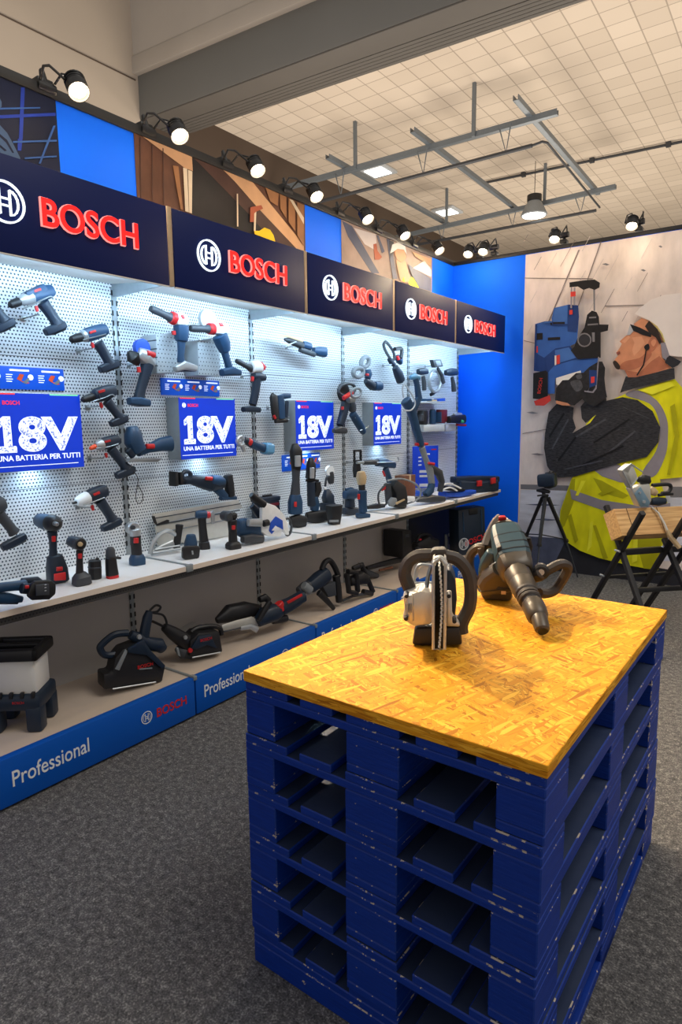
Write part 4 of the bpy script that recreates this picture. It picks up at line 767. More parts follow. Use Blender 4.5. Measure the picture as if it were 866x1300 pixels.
 ('magazine','black',None,[('L',[(-0.0764,0.0864,0.0109,0.6),(-0.0596,0.0694,0.0306,0.6),(-0.0498,-0.018,0.0294,0.6),(-0.0432,-0.0767,0.0251,0.6)],0,3,0.35)]),
 ('motor_housing','blue',None,[('L',[(-0.0016,0.0765,0.0297,0.6),(0.0052,0.0178,0.0328,0.6),(0.0109,-0.0711,0.03,0.6)],0,3,0.35)]),
 ('head','blue',None,[('L',[(-0.0154,0.0674,0.0117,0.7),(0.0481,0.0747,0.0189,0.7),(0.1038,0.0789,0.0155,0.7)],0,3,0.35)]),
 ('handle','navy',None,[('L',[(0.0746,0.0425,0.0143,0.7),(0.0632,-0.0174,0.0157,0.7),(0.0569,-0.0653,0.0157,0.7)],0,2.4,0.35)]),
 ('nose_plate','steel',None,[('L',[(-0.0208,-0.0739,0.0047,0.9),(0.0895,-0.0625,0.006,0.9)],0,3,0.35),('L',[(0.0239,-0.089,0.0036,0.9),(0.0889,-0.0787,0.0048,0.9)],0,3,0.35)]),
 ('safety_tip','red',None,[('L',[(-0.0823,-0.0533,0.009,0.8),(-0.0698,-0.0708,0.009,0.8)],0.02,2.4,0.35)]),
 ('base_block','black',None,[('L',[(-0.0481,-0.0884,0.0141,0.8),(0.07,-0.0864,0.012,0.8)],0,2.4,0.35)]),
]),
('angle_grinder', 'grinder with black disc and red arm, left of the fourth light box', 'grinder', 'power tools hanging on the perforated wall', (0.17, 3.8734, 1.6252), 90, 1,[
 ('cutting_disc','black',None,[('D',(0.0149,0.0811),[(-0.05,0.0246),(-0.045,0.069),(-0.03,0.0714),(-0.025,0.0246)],24)]),
 ('disc_guard','char',None,[('T',[(0.1119,0.1177,0),(0.1114,0.0999,0),(0.0946,0.0818,0),(0.0643,0.0665,0),(0.0254,0.0562,0),(-0.016,0.0524,0),(-0.0535,0.0556,0),(-0.0816,0.0652,0),(-0.0964,0.0797,0),(-0.0958,0.097,0),(-0.08,0.1144,0),(-0.0511,0.1296,0),(-0.0133,0.1402,0),(0.028,0.1446,0),(0.0665,0.1419,0),(0.096,0.1325,0)],0.012,1,0)]),
 ('hoop_grip','grey',None,[('T',[(0.1112,0.0973,0.05),(0.1175,0.0853,0.05),(0.1133,0.0718,0.05),(0.0993,0.0589,0.05),(0.0778,0.0488,0.05),(0.0521,0.0428,0.05),(0.0262,0.0419,0.05),(0.0041,0.0461,0.05),(-0.0111,0.0548,0.05),(-0.0171,0.0666,0.05),(-0.013,0.0798,0.05),(0.0005,0.0924,0.05),(0.0214,0.1026,0.05),(0.0468,0.1088,0.05),(0.0728,0.11,0.05),(0.0955,0.106,0.05)],0.01,1,0)]),
 ('guard_arm','red',None,[('L',[(-0.0934,0.034,0.015,0.8),(-0.0446,0.0531,0.0176,0.8),(0.0202,0.0791,0.0153,0.8)],0.04,2.4,0.35)]),
 ('gear_head','silver',None,[('L',[(0.022,0.025,0.025,0.8),(0.0835,0.0385,0.0328,0.8)],0,2.4,0.35)]),
 ('handle','navy',None,[('L',[(-0.0107,-0.0001,0.0368,0.8),(-0.0443,-0.0864,0.0338,0.8),(-0.0837,-0.1597,0.0307,0.8)],0,2.4,0.35)]),
 ('switch','red','handle',[('L',[(-0.0794,-0.0258,0.0113,0.8),(-0.0797,-0.0452,0.0113,0.8)],0.02,2.4,0.35)]),
 ('end_cap','char',None,[('L',[(-0.1613,-0.1973,0.017,1.0),(-0.0885,-0.1903,0.0294,1.0),(-0.0163,-0.2004,0.0199,1.0)],0,3,0.35)]),
]),
('oscillating_tool', 'slim blue tool slanting beside the red armed grinder', 'multi tool', 'power tools hanging on the perforated wall', (0.1, 4.1286, 1.5002), 90, 1,[
 ('head','char',None,[('L',[(-0.1008,0.1542,0.0264,0.8),(-0.079,0.1034,0.0356,0.8),(-0.0727,0.0714,0.0298,0.8)],0,2.4,0.35)]),
 ('motor_housing','blue',None,[('L',[(-0.0798,0.0521,0.0314,0.8),(-0.0232,0.0002,0.0346,0.8),(0.0463,-0.0662,0.0323,0.8),(0.0745,-0.096,0.0237,0.8)],0,2.4,0.35)]),
 ('cable_hook','steel',None,[('T',[(-0.0749,0.0197,0.02),(-0.0056,0.0324,0.02),(0.0295,0.0258,0.02)],0.004,0,1),('T',[(-0.0069,-0.0783,0.02),(0.0883,-0.0604,0.02),(0.1126,-0.0409,0.02)],0.004,0,1)]),
]),
('band_saw', 'band saw with two grey hoops, above the fourth light box', 'band saw', 'power tools hanging on the perforated wall', (0.13, 4.203, 1.8349), 90, 1,[
 ('upper_wheel_cover','grey',None,[('T',[(0.0245,0.0989,0),(0.0089,0.085,0),(-0.0115,0.0747,0),(-0.0334,0.0695,0),(-0.0535,0.0702,0),(-0.0689,0.0765,0),(-0.0771,0.0876,0),(-0.0771,0.1017,0),(-0.0689,0.1167,0),(-0.0536,0.1305,0),(-0.0335,0.1409,0),(-0.0116,0.1463,0),(0.0087,0.1459,0),(0.0244,0.1397,0),(0.033,0.1285,0),(0.033,0.1142,0)],0.018,1,0)]),
 ('lower_wheel_cover','grey',None,[('T',[(-0.0976,0.0417,0.03),(-0.0928,0.0294,0.03),(-0.0983,0.0159,0.03),(-0.1133,0.0036,0.03),(-0.1353,-0.0058,0.03),(-0.1608,-0.0109,0.03),(-0.186,-0.0108,0.03),(-0.2071,-0.0057,0.03),(-0.2209,0.0037,0.03),(-0.2254,0.0158,0.03),(-0.2201,0.0289,0.03),(-0.2056,0.0411,0.03),(-0.1842,0.0506,0.03),(-0.1588,0.0558,0.03),(-0.1335,0.056,0.03),(-0.1119,0.0511,0.03)],0.018,1,0)]),
 ('saw_table','steel',None,[('S',[(-0.2803,-0.0344),(-0.2473,-0.0244),(-0.0833,-0.0026),(-0.0835,-0.0133)],0.08,0,0.002,0)]),
 ('motor_housing','blue',None,[('L',[(0.0183,0.0525,0.0254,0.9),(0.024,0.0205,0.0326,0.9),(0.0118,-0.0124,0.0254,0.9)],0,2.4,0.35)]),
 ('lock_lever','red','motor_housing',[('L',[(-0.0623,0.0111,0.0102,0.9),(-0.0388,0.0091,0.0102,0.9)],0.04,2.4,0.35)]),
 ('battery','navy',None,[('L',[(-0.0122,-0.0328,0.0194,1.0),(0.0354,-0.0504,0.0313,1.0),(0.0836,-0.0715,0.0316,1.0)],0,3,0.35)]),
 ('battery_tail','blue',None,[('L',[(0.1082,-0.0674,0.0355,0.9),(0.1703,-0.0652,0.0372,0.9),(0.2018,-0.0675,0.0308,0.9)],0,3,0.35)]),
]),
('hedge_trimmer', 'blue tool with upright grey loop, highest in the fourth bay', 'trimmer', 'power tools hanging on the perforated wall', (0.13, 4.6476, 1.9519), 90, 1,[
 ('guard_loop','char',None,[('T',[(-0.1781,0.1657,0),(-0.1947,0.1411,0),(-0.1589,0.0908,0),(-0.0805,0.0358,0),(-0.0339,0.0458,0),(-0.0407,0.093,0),(-0.1069,0.1451,0),(-0.1588,0.1694,0)],0.012,1,1)]),
 ('grip','black',None,[('T',[(-0.0768,0.1185,0.03),(0.0243,0.13,0.03),(0.0382,0.0968,0.03),(0.0246,0.0547,0.03)],0.016,0,1)]),
 ('head','navy',None,[('L',[(-0.1135,0.0404,0.0186,0.9),(-0.0805,0.0155,0.0214,0.9),(-0.0405,-0.0025,0.0185,0.9)],0,2.4,0.35)]),
 ('motor_housing','blue',None,[('L',[(0.0134,0.0627,0.026,0.9),(0.0546,0.0379,0.0324,0.9),(0.0755,0.015,0.0179,0.9)],0,2.4,0.35)]),
 ('lock_lever','red','motor_housing',[('L',[(-0.0465,0.0627,0.0133,0.9),(-0.0329,0.0365,0.0133,0.9)],0.04,2.4,0.35)]),
 ('battery','navy',None,[('L',[(-0.0203,-0.0218,0.0273,0.85),(0.0344,-0.0741,0.04,0.85),(0.0762,-0.128,0.039,0.85)],0,3,0.35)]),
 ('blade','steel',None,[('S',[(-0.1362,-0.0189),(-0.1231,-0.0067),(-0.0369,0.0122),(-0.0328,0.0043)],0.02,0,0.001,0)]),
]),
('work_torch', 'dark torch head, left of the silver ring on the last bay', 'torch', 'power tools hanging on the perforated wall', (0.12, 5.1142, 1.9062), 90, 1,[
 ('lamp_head','navy',None,[('L',[(-0.081,0.0097,0.0219,0.8),(-0.0003,0.0166,0.031,0.8),(0.0824,0.0182,0.0224,0.8)],0,3.2,0.35)]),
 ('handle','char',None,[('L',[(0.0121,-0.0272,0.0197,0.8),(0.0307,-0.0878,0.0239,0.8),(0.0352,-0.1466,0.0226,0.8)],0,2.4,0.35)]),
]),
('cable_coil', 'silver ring shaped coil hanging on the last bay', 'coil', 'power tools hanging on the perforated wall', (0.1, 5.3764, 1.8511), 90, 1,[
 ('coil','silver',None,[('T',[(0.112,0.0016,0),(0.1043,-0.0369,0),(0.0805,-0.07,0),(0.0445,-0.0927,0),(0.0022,-0.1014,0),(-0.0401,-0.0951,0),(-0.0758,-0.0749,0),(-0.0997,-0.0441,0),(-0.1086,-0.0073,0),(-0.1011,0.0301,0),(-0.0784,0.0626,0),(-0.0437,0.0854,0),(-0.002,0.0951,0),(0.0404,0.0899,0),(0.0772,0.0704,0),(0.1024,0.0394,0)],0.012,1,0),('T',[(0.0924,0,0.02),(0.0848,-0.0383,0.02),(0.0611,-0.0714,0.02),(0.0252,-0.0939,0.02),(-0.0171,-0.1026,0.02),(-0.0593,-0.0963,0.02),(-0.0949,-0.0762,0.02),(-0.1188,-0.0455,0.02),(-0.1277,-0.0089,0.02),(-0.1202,0.0283,0.02),(-0.0976,0.0607,0.02),(-0.063,0.0834,0.02),(-0.0214,0.093,0.02),(0.021,0.0878,0.02),(0.0577,0.0684,0.02),(0.0829,0.0375,0.02)],0.012,1,0)]),
 ('plug','black',None,[('L',[(-0.0659,-0.1263,0.0155,0.8),(-0.0039,-0.1103,0.0157,0.8)],0,2.4,0.35)]),
]),
('inspection_camera', 'inspection camera with square tilted screen, above the silver ring', 'camera', 'power tools hanging on the perforated wall', (0.14, 5.3783, 1.9872), 90, 1,[
 ('screen_housing','char',None,[('S',[(-0.1443,0.0434),(0.0166,0.057),(0.0628,-0.0032),(-0.1001,-0.024)],0.04,0,0.006,0)]),
 ('screen','grey','screen_housing',[('S',[(-0.101,0.0349),(-0.0142,0.0434),(0.0184,0.0027),(-0.0691,-0.0082)],0.004,0.021,0.001,0)]),
 ('handle','char',None,[('L',[(-0.012,-0.0236,0.0141,0.8),(0.0654,-0.0771,0.0187,0.8),(0.1061,-0.151,0.0219,0.8)],0,2.4,0.35)]),
]),
('work_torch', 'dark torch at the right end of the last bay, beside the blue wall', 'torch', 'power tools hanging on the perforated wall', (0.12, 5.6812, 1.9346), 90, 1,[
 ('lamp_head','navy',None,[('L',[(-0.114,0.0002,0.0236,0.8),(-0.0004,0.012,0.0371,0.8),(0.096,0.0169,0.0339,0.8)],0,3.2,0.35)]),
 ('handle','char',None,[('L',[(0.0216,-0.035,0.0184,0.8),(0.0512,-0.1002,0.0243,0.8),(0.0672,-0.1664,0.0259,0.8)],0,2.4,0.35)]),
]),
('wall_shelf', 'short white wall shelf with bits and blades on the last bay', 'shelf', None, (0.07, 5.3934, 1.6515), 90, None,[
 ('shelf_board','lightgrey',None,[('S',[(-0.3698,0.006),(0.1348,0.0162),(0.0829,-0.0046),(-0.3696,-0.0106)],0.14,0,0.002,0)]),
]),
('bit_set', 'blue bit pack lying on the short wall shelf', 'accessory', 'accessories on the short wall shelf', (0.08, 5.2995, 1.6804), 90, None,[
 ('pack','blue',None,[('S',[(-0.1281,0.004),(0.0176,0.009),(0.0181,-0.0123),(-0.1278,-0.0158)],0.06,0,0.003,0)]),
]),
('sanding_pad', 'tan sanding pad lying on the short wall shelf', 'accessory', 'accessories on the short wall shelf', (0.08, 5.4309, 1.6769), 90, None,[
 ('pack','tan',None,[('S',[(-0.1011,0.0018),(-0.013,0.0057),(-0.0127,-0.0101),(-0.1008,-0.0126)],0.06,0,0.003,0)]),
]),
('blade_pack', 'bright blue blade pack at the right end of the short wall shelf', 'accessory', 'accessories on the short wall shelf', (0.08, 5.5833, 1.6855), 90, None,[
 ('pack','bright',None,[('S',[(-0.1208,0.0073),(0.0036,0.0121),(0.0044,-0.016),(-0.1202,-0.0192)],0.06,0,0.003,0)]),
]),
('wall_bin', 'pale plastic bins row fixed under the radio and speaker on the last bay', 'bin', None, (0.07, 5.5262, 1.4493), 90, None,[
 ('bin_front','lightgrey',None,[('S',[(-0.4024,0.0031),(0.2495,0.0018),(0.2517,-0.0652),(-0.3942,-0.0619)],0.12,0,0.004,0)]),
 ('bin_divider','grey',None,[('S',[(0.0095,0.0012),(0.0335,0.0009),(0.0352,-0.0607),(0.0112,-0.062)],0.004,0.061,0.001,0)]),
]),
('speaker', 'black round site speaker sitting on the left end of the pale bins', 'speaker', 'items on the pale bins', (0.09, 5.1784, 1.4983), 90, None,[
 ('body','black',None,[('L',[(-0.0012,0.0772,0.0447,0.9),(-0.0004,0.0258,0.0522,0.9),(-0.0066,-0.0343,0.0485,0.9)],0,3,0.35)]),
 ('grille','char',None,[('L',[(-0.1199,0.0424,0.0255,0.9),(-0.1192,-0.008,0.0255,0.9)],0.05,2,0.35)]),
]),
('flask', 'blue cylinder bottle standing on the pale bins', 'bottle', 'items on the pale bins', (0.09, 5.3698, 1.4969), 90, None,[
 ('body','blue',None,[('L',[(-0.0017,0.0828,0.0299,1.0),(-0.0005,0.0265,0.0317,1.0),(0.0007,-0.0353,0.0318,1.0)],0,2,0.35)]),
 ('cap','navy',None,[('L',[(-0.0019,0.0933,0.0246,1.0),(-0.0016,0.0793,0.0264,1.0)],0,2,0.35)]),
]),
('charger_box', 'dark red and blue box standing on the pale bins', 'box', 'items on the pale bins', (0.09, 5.6068, 1.5226), 90, None,[
 ('box','darkred',None,[('S',[(-0.1123,0.0678),(0.007,0.0685),(0.01,-0.0367),(-0.0496,-0.0615),(-0.1092,-0.0573)],0.06,0,0.003,0)]),
 ('label','blue','box',[('S',[(-0.1254,0.0446),(-0.1059,0.0447),(-0.1034,-0.0537),(-0.123,-0.0535)],0.058,0,0.002,0)]),
]),
('rotary_laser', 'black and red rotary laser jutting past the end of the last bay', 'laser', 'items on the pale bins', (0.13, 5.8257, 1.4841), 90, None,[
 ('body','black',None,[('L',[(-0.2088,0.0108,0.0328,0.9),(-0.0853,0.0155,0.0406,0.9),(0.108,0.0143,0.0454,0.9)],0,3,0.35)]),
 ('dome','silver',None,[('L',[(-0.0863,0.0468,0.0229,0.9),(-0.0446,0.0597,0.0223,0.9),(0.0627,0.0559,0.0187,0.9)],0,2.4,0.35)]),
 ('base','red',None,[('L',[(-0.02,-0.0408,0.0112,1.4),(0.1636,-0.0471,0.0114,1.4)],0,3,0.35)]),
 ('knob','green',None,[('L',[(0.0018,-0.004,0.0149,0.9),(0.0454,-0.0118,0.015,0.9)],0.03,2.4,0.35)]),
]),
('tool_poster', 'upright blue info board with small white print, on the last bay shelf', 'sign', None, (0.1, 5.224, 0.9104), 90, None,[
 ('board','posterblue',None,[('S',[(-0.2394,0.3521),(0.2356,0.3436),(0.245,-0.0543),(-0.2354,-0.0204)],0.012,0,0.001,0)]),
 ('print_white','white',None,[('S',[(-0.0728,0.2829),(0.0664,0.2778),(0.0666,0.2654),(-0.0727,0.2708)],0.002,0.0065,0,0),('S',[(-0.1507,0.2558),(-0.0939,0.2545),(-0.0938,0.2441),(-0.1505,0.2455)],0.002,0.0065,0,0),('S',[(-0.1502,0.2214),(-0.0934,0.2198),(-0.0932,0.2094),(-0.1501,0.211)],0.002,0.0065,0,0),('S',[(-0.1498,0.1868),(-0.0929,0.185),(-0.0927,0.1745),(-0.1496,0.1765)],0.002,0.0065,0,0)]),
 ('print_lightgrey','lightgrey',None,[('S',[(-0.1278,0.1335),(0.0395,0.1234),(0.0399,0.0985),(-0.1275,0.1091)],0.002,0.0065,0,0),('S',[(-0.1272,0.09),(0.0403,0.0789),(0.0407,0.0575),(-0.1269,0.0691)],0.002,0.0065,0,0),('S',[(-0.1261,0.0114),(0.0642,-0.0035),(0.0647,-0.0322),(-0.1258,-0.0166)],0.002,0.0065,0,0)]),
 ('print_red','red',None,[('S',[(0.0956,0.3172),(0.1946,0.3147),(0.1949,0.3039),(0.0958,0.3066)],0.002,0.0065,0,0)]),
]),
('rotary_hammer', 'blue rotary hammer pointing left, under the fourth light box', 'hammer', 'power tools hanging on the perforated wall', (0.13, 4.432, 1.1543), 90, 1,[
 ('bit','steel',None,[('L',[(-0.3724,0.0227,0.0103,1.0),(-0.2531,0.0184,0.0135,1.0)],0,2,0.35)]),
 ('chuck','char',None,[('L',[(-0.28,0.017,0.0179,1.0),(-0.171,0.0135,0.0213,1.0),(-0.0723,0.0075,0.0247,1.0)],0,2,0.35)]),
 ('motor_housing','blue',None,[('L',[(-0.0866,0.0053,0.0308,0.9),(0.0147,-0.0009,0.0376,0.9),(0.1806,-0.0351,0.0258,0.9)],0,2.4,0.35)]),
 ('handle','blue',None,[('L',[(0.0441,-0.05,0.0285,0.8),(0.0829,-0.1084,0.027,0.8),(0.1132,-0.1668,0.0291,0.8)],0,2.4,0.35)]),
 ('lock_lever','red','motor_housing',[('L',[(-0.0261,-0.0679,0.0088,0.8),(0.0032,-0.1093,0.0088,0.8)],0.02,2.4,0.35)]),
 ('side_rod','steel',None,[('T',[(-0.1332,0.009,0.03),(0.0705,-0.0002,0.03),(0.1991,0.0017,0.03),(0.1927,0.0341,0.03)],0.006,0,1)]),
]),
('tool_clamp', 'black frame clamp holder, left of the blue rotary hammer', 'holder', 'power tools hanging on the perforated wall', (0.1, 4.1084, 1.1731), 90, 1,[
 ('frame','black',None,[('T',[(-0.039,0.0172,0),(-0.0379,0.094,0),(0.0489,0.093,0),(0.0506,0.012,0)],0.012,1,0)]),
 ('body','black',None,[('L',[(-0.0052,0.0078,0.0274,0.8),(-0.0059,-0.0519,0.0344,0.8),(-0.0067,-0.1117,0.0275,0.8)],0,3,0.35)]),
]),
('grass_trimmer', 'tall blue grass trimmer with a red collar, standing on the shelf at the last bay', 'trimmer', None, (0.4006, 4.7547, 0.834), 75, None,[
 ('ground_guard','char',None,[('L',[(-0.156,0.0089,0.0188,1.3),(-0.0001,0.0065,0.0352,1.3),(0.162,-0.0108,0.0229,1.3)],0,2.5,0.35)]),
 ('motor_head','blue',None,[('L',[(-0.0585,0.0405,0.0329,0.9),(-0.001,0.0762,0.0334,0.9),(0.0169,0.1314,0.0303,0.9)],0,2.4,0.35)]),
 ('lower_tube','grey',None,[('L',[(0.0169,0.1314,0.0299,0.8),(-0.0079,0.2454,0.0313,0.8),(-0.069,0.3599,0.0239,0.8),(-0.1061,0.4368,0.0289,0.8)],0,2.4,0.35)]),
 ('collar','red',None,[('L',[(-0.1822,0.4675,0.0124,0.9),(-0.1086,0.465,0.0156,0.9),(-0.0383,0.4659,0.0095,0.9)],0,2.4,0.35)]),
 ('shaft','blue',None,[('L',[(-0.1153,0.4559,0.0306,0.8),(-0.1541,0.5425,0.0338,0.8),(-0.1991,0.6586,0.0369,0.8),(-0.2368,0.7501,0.0428,0.8),(-0.2973,0.8175,0.045,0.8)],0,2.4,0.35),('L',[(-0.1998,0.7501,0.0268,0.8),(-0.1457,0.8418,0.0306,0.8),(-0.1687,0.9476,0.0235,0.8),(-0.1865,0.9923,0.025,0.8)],0,2.4,0.35)]),
 ('top_grip','lightblue',None,[('L',[(-0.2428,0.9995,0.0165,0.9),(-0.1953,1.007,0.0254,0.9),(-0.1428,0.9996,0.0196,0.9)],0,2.4,0.35)]),
 ('drive_cover','char',None,[('L',[(0.0197,0.2679,0.023,0.8),(0.1029,0.2146,0.0376,0.8),(0.14,0.1389,0.0287,0.8),(0.1174,0.0587,0.0252,0.8)],0,2.4,0.35)]),
 ('lever','red',None,[('L',[(-0.0591,0.3101,0.0094,0.8),(0.0102,0.297,0.0127,0.8)],0.03,2.4,0.35)]),
 ('hand_loop','lightgrey',None,[('T',[(-0.3679,0.8375,0.05),(-0.3786,0.9106,0.05),(-0.3475,0.9333,0.05),(-0.2404,0.8091,0.05),(-0.2829,0.7416,0.05),(-0.3675,0.7416,0.05)],0.006,0,1)]),
]),
('cordless_driver', 'blue cordless driver lying in front at the far left of the shelf, rounded dark underside', 'driver', 'power tools standing on the white shelf', (0.5017, 1.1722, 0.827), 90, None,[
 ('motor_housing','blue',None,[('L',[(-0.1377,0.0665,0.0234,0.8),(-0.0856,0.0439,0.0232,0.8),(-0.0149,0.0208,0.0226,0.8),(0.0427,0.0027,0.0126,0.8)],0,2.4,0.35)]),
 ('underside','navy',None,[('L',[(-0.1176,0.0349,0.012,0.9),(-0.016,0.0082,0.0116,0.9),(0.025,-0.0039,0.0092,0.9)],0,2.4,0.35)]),
]),
('cordless_driver', 'blue cordless driver lying at the far left of the shelf, black battery contacts facing out', 'driver', 'power tools standing on the white shelf', (0.5745, 1.2541, 0.832), 90, None,[
 ('motor_housing','blue',None,[('L',[(-0.1862,0.0702,0.0161,0.9),(-0.1153,0.0647,0.0182,0.9),(-0.0744,0.0599,0.0184,0.9),(-0.0282,0.054,0.0212,0.9)],-0.06,2.4,0.35)]),
 ('rear_body','navy',None,[('L',[(-0.0193,0.0638,0.0111,0.9),(0.0418,0.0529,0.0148,0.9),(0.0591,0.0425,0.0085,0.9)],-0.1,2.4,0.35)]),
 ('handle','navy',None,[('L',[(-0.057,0.0519,0.0207,0.8),(-0.0194,0.0412,0.0226,0.8),(-0.0025,0.0352,0.0184,0.8)],-0.03,2.4,0.35)]),
 ('lock_button','red',None,[('L',[(-0.0585,0.0618,0.0067,0.6),(-0.046,0.0599,0.0067,0.6)],0,2.4,0.35)]),
 ('battery_foot','black',None,[('L',[(-0.0445,0.0471,0.0254,0.35),(-0.0313,0.042,0.037,0.35),(0.0336,0.0316,0.0389,0.35),(0.0559,0.0287,0.0218,0.35)],0,4,0.35)]),
 ('contact_plate','char','battery_foot',[('S',[(-0.0352,0.0694),(0.0162,0.0624),(0.0149,0.0194),(-0.0366,0.0272)],0.006,0.032,0.001,0)]),
 ('contact','silver','battery_foot',[('L',[(-0.0022,0.0622,0.0021,0.8),(0.0048,0.0623,0.0021,0.8)],0.035,2.4,0.35),('L',[(-0.0031,0.0512,0.0021,0.8),(0.0039,0.0513,0.0021,0.8)],0.035,2.4,0.35),('L',[(-0.0041,0.0394,0.0021,0.8),(0.0029,0.0395,0.0021,0.8)],0.035,2.4,0.35)]),
]),
('impact_wrench', 'largest standing impact wrench with a black and red battery, left on the shelf', 'wrench', 'power tools standing on the white shelf', (0.2434, 1.5069, 0.797), 80, None,[
 ('motor_housing','blue',None,[('D',(0.0006,0.2665),[(-0.16,0.0196),(-0.15,0.0323),(-0.08,0.0372),(-0.03,0.0363),(0,0.0294)],24)]),
 ('nose_ring','silver',None,[('D',(0.0062,0.2608),[(-0.05,0.0344),(-0.02,0.0384),(-0.01,0.0354)],24)]),
 ('chuck','black',None,[('D',(-0.0004,0.2708),[(-0.01,0.0377),(0.03,0.0357),(0.05,0.0232),(0.055,0.0145)],24)]),
 ('anvil','steel','chuck',[('D',(-0.0088,0.2751),[(0.03,0.0105),(0.08,0.0096),(0.085,0.0057)],24)]),
 ('handle','navy',None,[('L',[(-0.0028,0.2325,0.0221,1.0),(-0.0025,0.1929,0.0169,1.0),(-0.0044,0.1535,0.016,1.0),(-0.0068,0.1215,0.0178,1.0)],0,2.4,0.35)]),
 ('trigger','red','handle',[('L',[(-0.0084,0.2148,0.009,0.8),(-0.0101,0.1929,0.0081,0.8)],0.03,2.4,0.35)]),
 ('battery','navy',None,[('L',[(-0.0007,0.1206,0.0315,0.9),(0.002,0.0927,0.0378,0.9),(0.0046,0.0621,0.0434,0.9),(0.0055,0.0091,0.0453,0.9)],0,3.5,0.35)]),
 ('battery_label','red','battery',[('S',[(-0.0394,0.0601),(0.0111,0.0599),(0.0095,0.0242),(-0.0402,0.03)],0.01,0.085,0.003,0)]),
 ('release_button','red','battery',[('L',[(-0.0202,0.0754,0.0097,0.6),(0.0031,0.0738,0.0097,0.6)],0.07,2.4,0.35)]),
]),
('impact_driver', 'smaller standing impact driver with a round black nose and grey foot, second on the shelf', 'driver', 'power tools standing on the white shelf', (0.375, 1.5482, 0.797), 80, None,[
 ('motor_housing','navy',None,[('D',(0.0054,0.1816),[(-0.1,0.0171),(-0.095,0.0254),(-0.03,0.0293),(0,0.0283)],24)]),
 ('nose_ring','char',None,[('D',(-0.002,0.186),[(0,0.029),(0.02,0.028),(0.025,0.0242)],24)]),
 ('chuck','black',None,[('D',(-0.0038,0.1863),[(0.02,0.0232),(0.03,0.0222),(0.032,0.0096)],24)]),
 ('bit_socket','tan','chuck',[('D',(-0.0078,0.1877),[(0.03,0.0106),(0.04,0.0096),(0.042,0.0038)],24)]),
 ('handle','black',None,[('L',[(0.001,0.1529,0.0151,1.0),(-0.0019,0.1116,0.0134,1.0),(-0.0061,0.0507,0.0161,1.0)],0,2.4,0.35)]),
 ('trigger','red','handle',[('L',[(-0.0063,0.1422,0.0091,0.8),(-0.0077,0.123,0.0082,0.8)],0.02,2.4,0.35)]),
 ('battery','char',None,[('L',[(-0.0036,0.0527,0.0225,0.9),(0,0.0348,0.037,0.9),(0.0003,0.0049,0.0399,0.9)],0,3.5,0.35)]),
]),
('drill_adapter', 'short black drill adapter on the shelf left of the red-footed one', 'adapter', 'power tools standing on the white shelf', (0.3303, 1.6428, 0.797), 80, None,[
 ('body','black',None,[('L',[(0.0038,0.084,0.0257,1.0),(0.0019,0.0421,0.0274,1.0),(0.0011,0.0026,0.0257,1.0)],0,3,0.35)]),
 ('cap','black',None,[('L',[(0.0176,0.0939,0.0077,1.0),(0.0164,0.0772,0.0086,1.0)],0,2,0.35)]),
 ('ring','char',None,[('L',[(0.0019,0.0561,0.0283,1.0),(0.0016,0.0515,0.0283,1.0)],0,3,0.35)]),
]),
('drill_adapter', 'taller black drill adapter with a red foot on the shelf', 'adapter', 'power tools standing on the white shelf', (0.38, 1.6981, 0.797), 80, None,[
 ('body','black',None,[('L',[(-0.0005,0.0945,0.0225,1.0),(0.0002,0.0473,0.0251,1.0),(0.0019,0.0139,0.0269,1.0)],0,3,0.35)]),
 ('collar','char',None,[('L',[(-0.0003,0.1414,0.0147,1.0),(0,0.1319,0.0207,1.0),(-0.0002,0.0992,0.0225,1.0)],0,2,0.35)]),
 ('side_knob','black',None,[('L',[(0.0203,0.0912,0.0074,1.0),(0.047,0.085,0.0056,1.0)],0,2,0.35)]),
 ('foot','red',None,[('L',[(0.0018,0.0129,0.0261,1.0),(0.002,0.0015,0.0269,1.0)],0,3,0.35)]),
]),
('right_angle_driver', 'silver headed angle driver standing by the first upright on a blue foot', 'driver', 'power tools standing on the white shelf', (0.2473, 1.9344, 0.797), 80, None,[
 ('head','silver',None,[('D',(-0.0038,0.1826),[(-0.05,0.0223),(-0.045,0.0303),(-0.01,0.0344),(0,0.0283)],24)]),
 ('bit_socket','char',None,[('D',(-0.0134,0.1912),[(0,0.0121),(0.012,0.0101)],24)]),
 ('neck','silver',None,[('L',[(-0.0041,0.1785,0.0285,1.0),(-0.0021,0.158,0.0267,1.0),(-0.002,0.1427,0.0248,1.0)],0,2.4,0.35)]),
 ('handle','black',None,[('L',[(-0.0017,0.1477,0.0257,1.0),(-0.0005,0.0966,0.0248,1.0),(0.0007,0.0472,0.0259,1.0)],0,2.4,0.35)]),
 ('trigger','red','handle',[('L',[(-0.0079,0.1389,0.0128,0.8),(-0.0093,0.1158,0.0128,0.8)],0.02,2.4,0.35)]),
 ('battery','blue',None,[('L',[(0.003,0.0499,0.0293,0.9),(0.0018,0.0296,0.0372,0.9),(0.0001,0.002,0.0372,0.9)],0,3.5,0.35)]),
]),
('guide_rail', 'long pale aluminium guide rail leaning flat against the perforated wall', 'rail', None, (0.06, 2.537, 0.7852), 90, None,[
 ('upper_rail','alu',None,[('S',[(-0.3513,0.2219),(0.3015,0.2294),(0.336,0.1748),(-0.3411,0.1647)],0.012,0,0.001,0)]),
 ('lower_rail','alu',None,[('S',[(-0.3346,0.1518),(0.2654,0.1564),(0.2973,0.0588),(0.2401,0.0112),(-0.0007,0.0194),(-0.3204,0.0414)],0.012,-0.004,0.001,0)]),
 ('groove','char',None,[('T',[(-0.3473,0.1981,0.006),(0.315,0.204,0.006)],0.003,0,0),('T',[(-0.3358,0.1593,0.006),(0.3076,0.1648,0.006)],0.004,0,0)]),
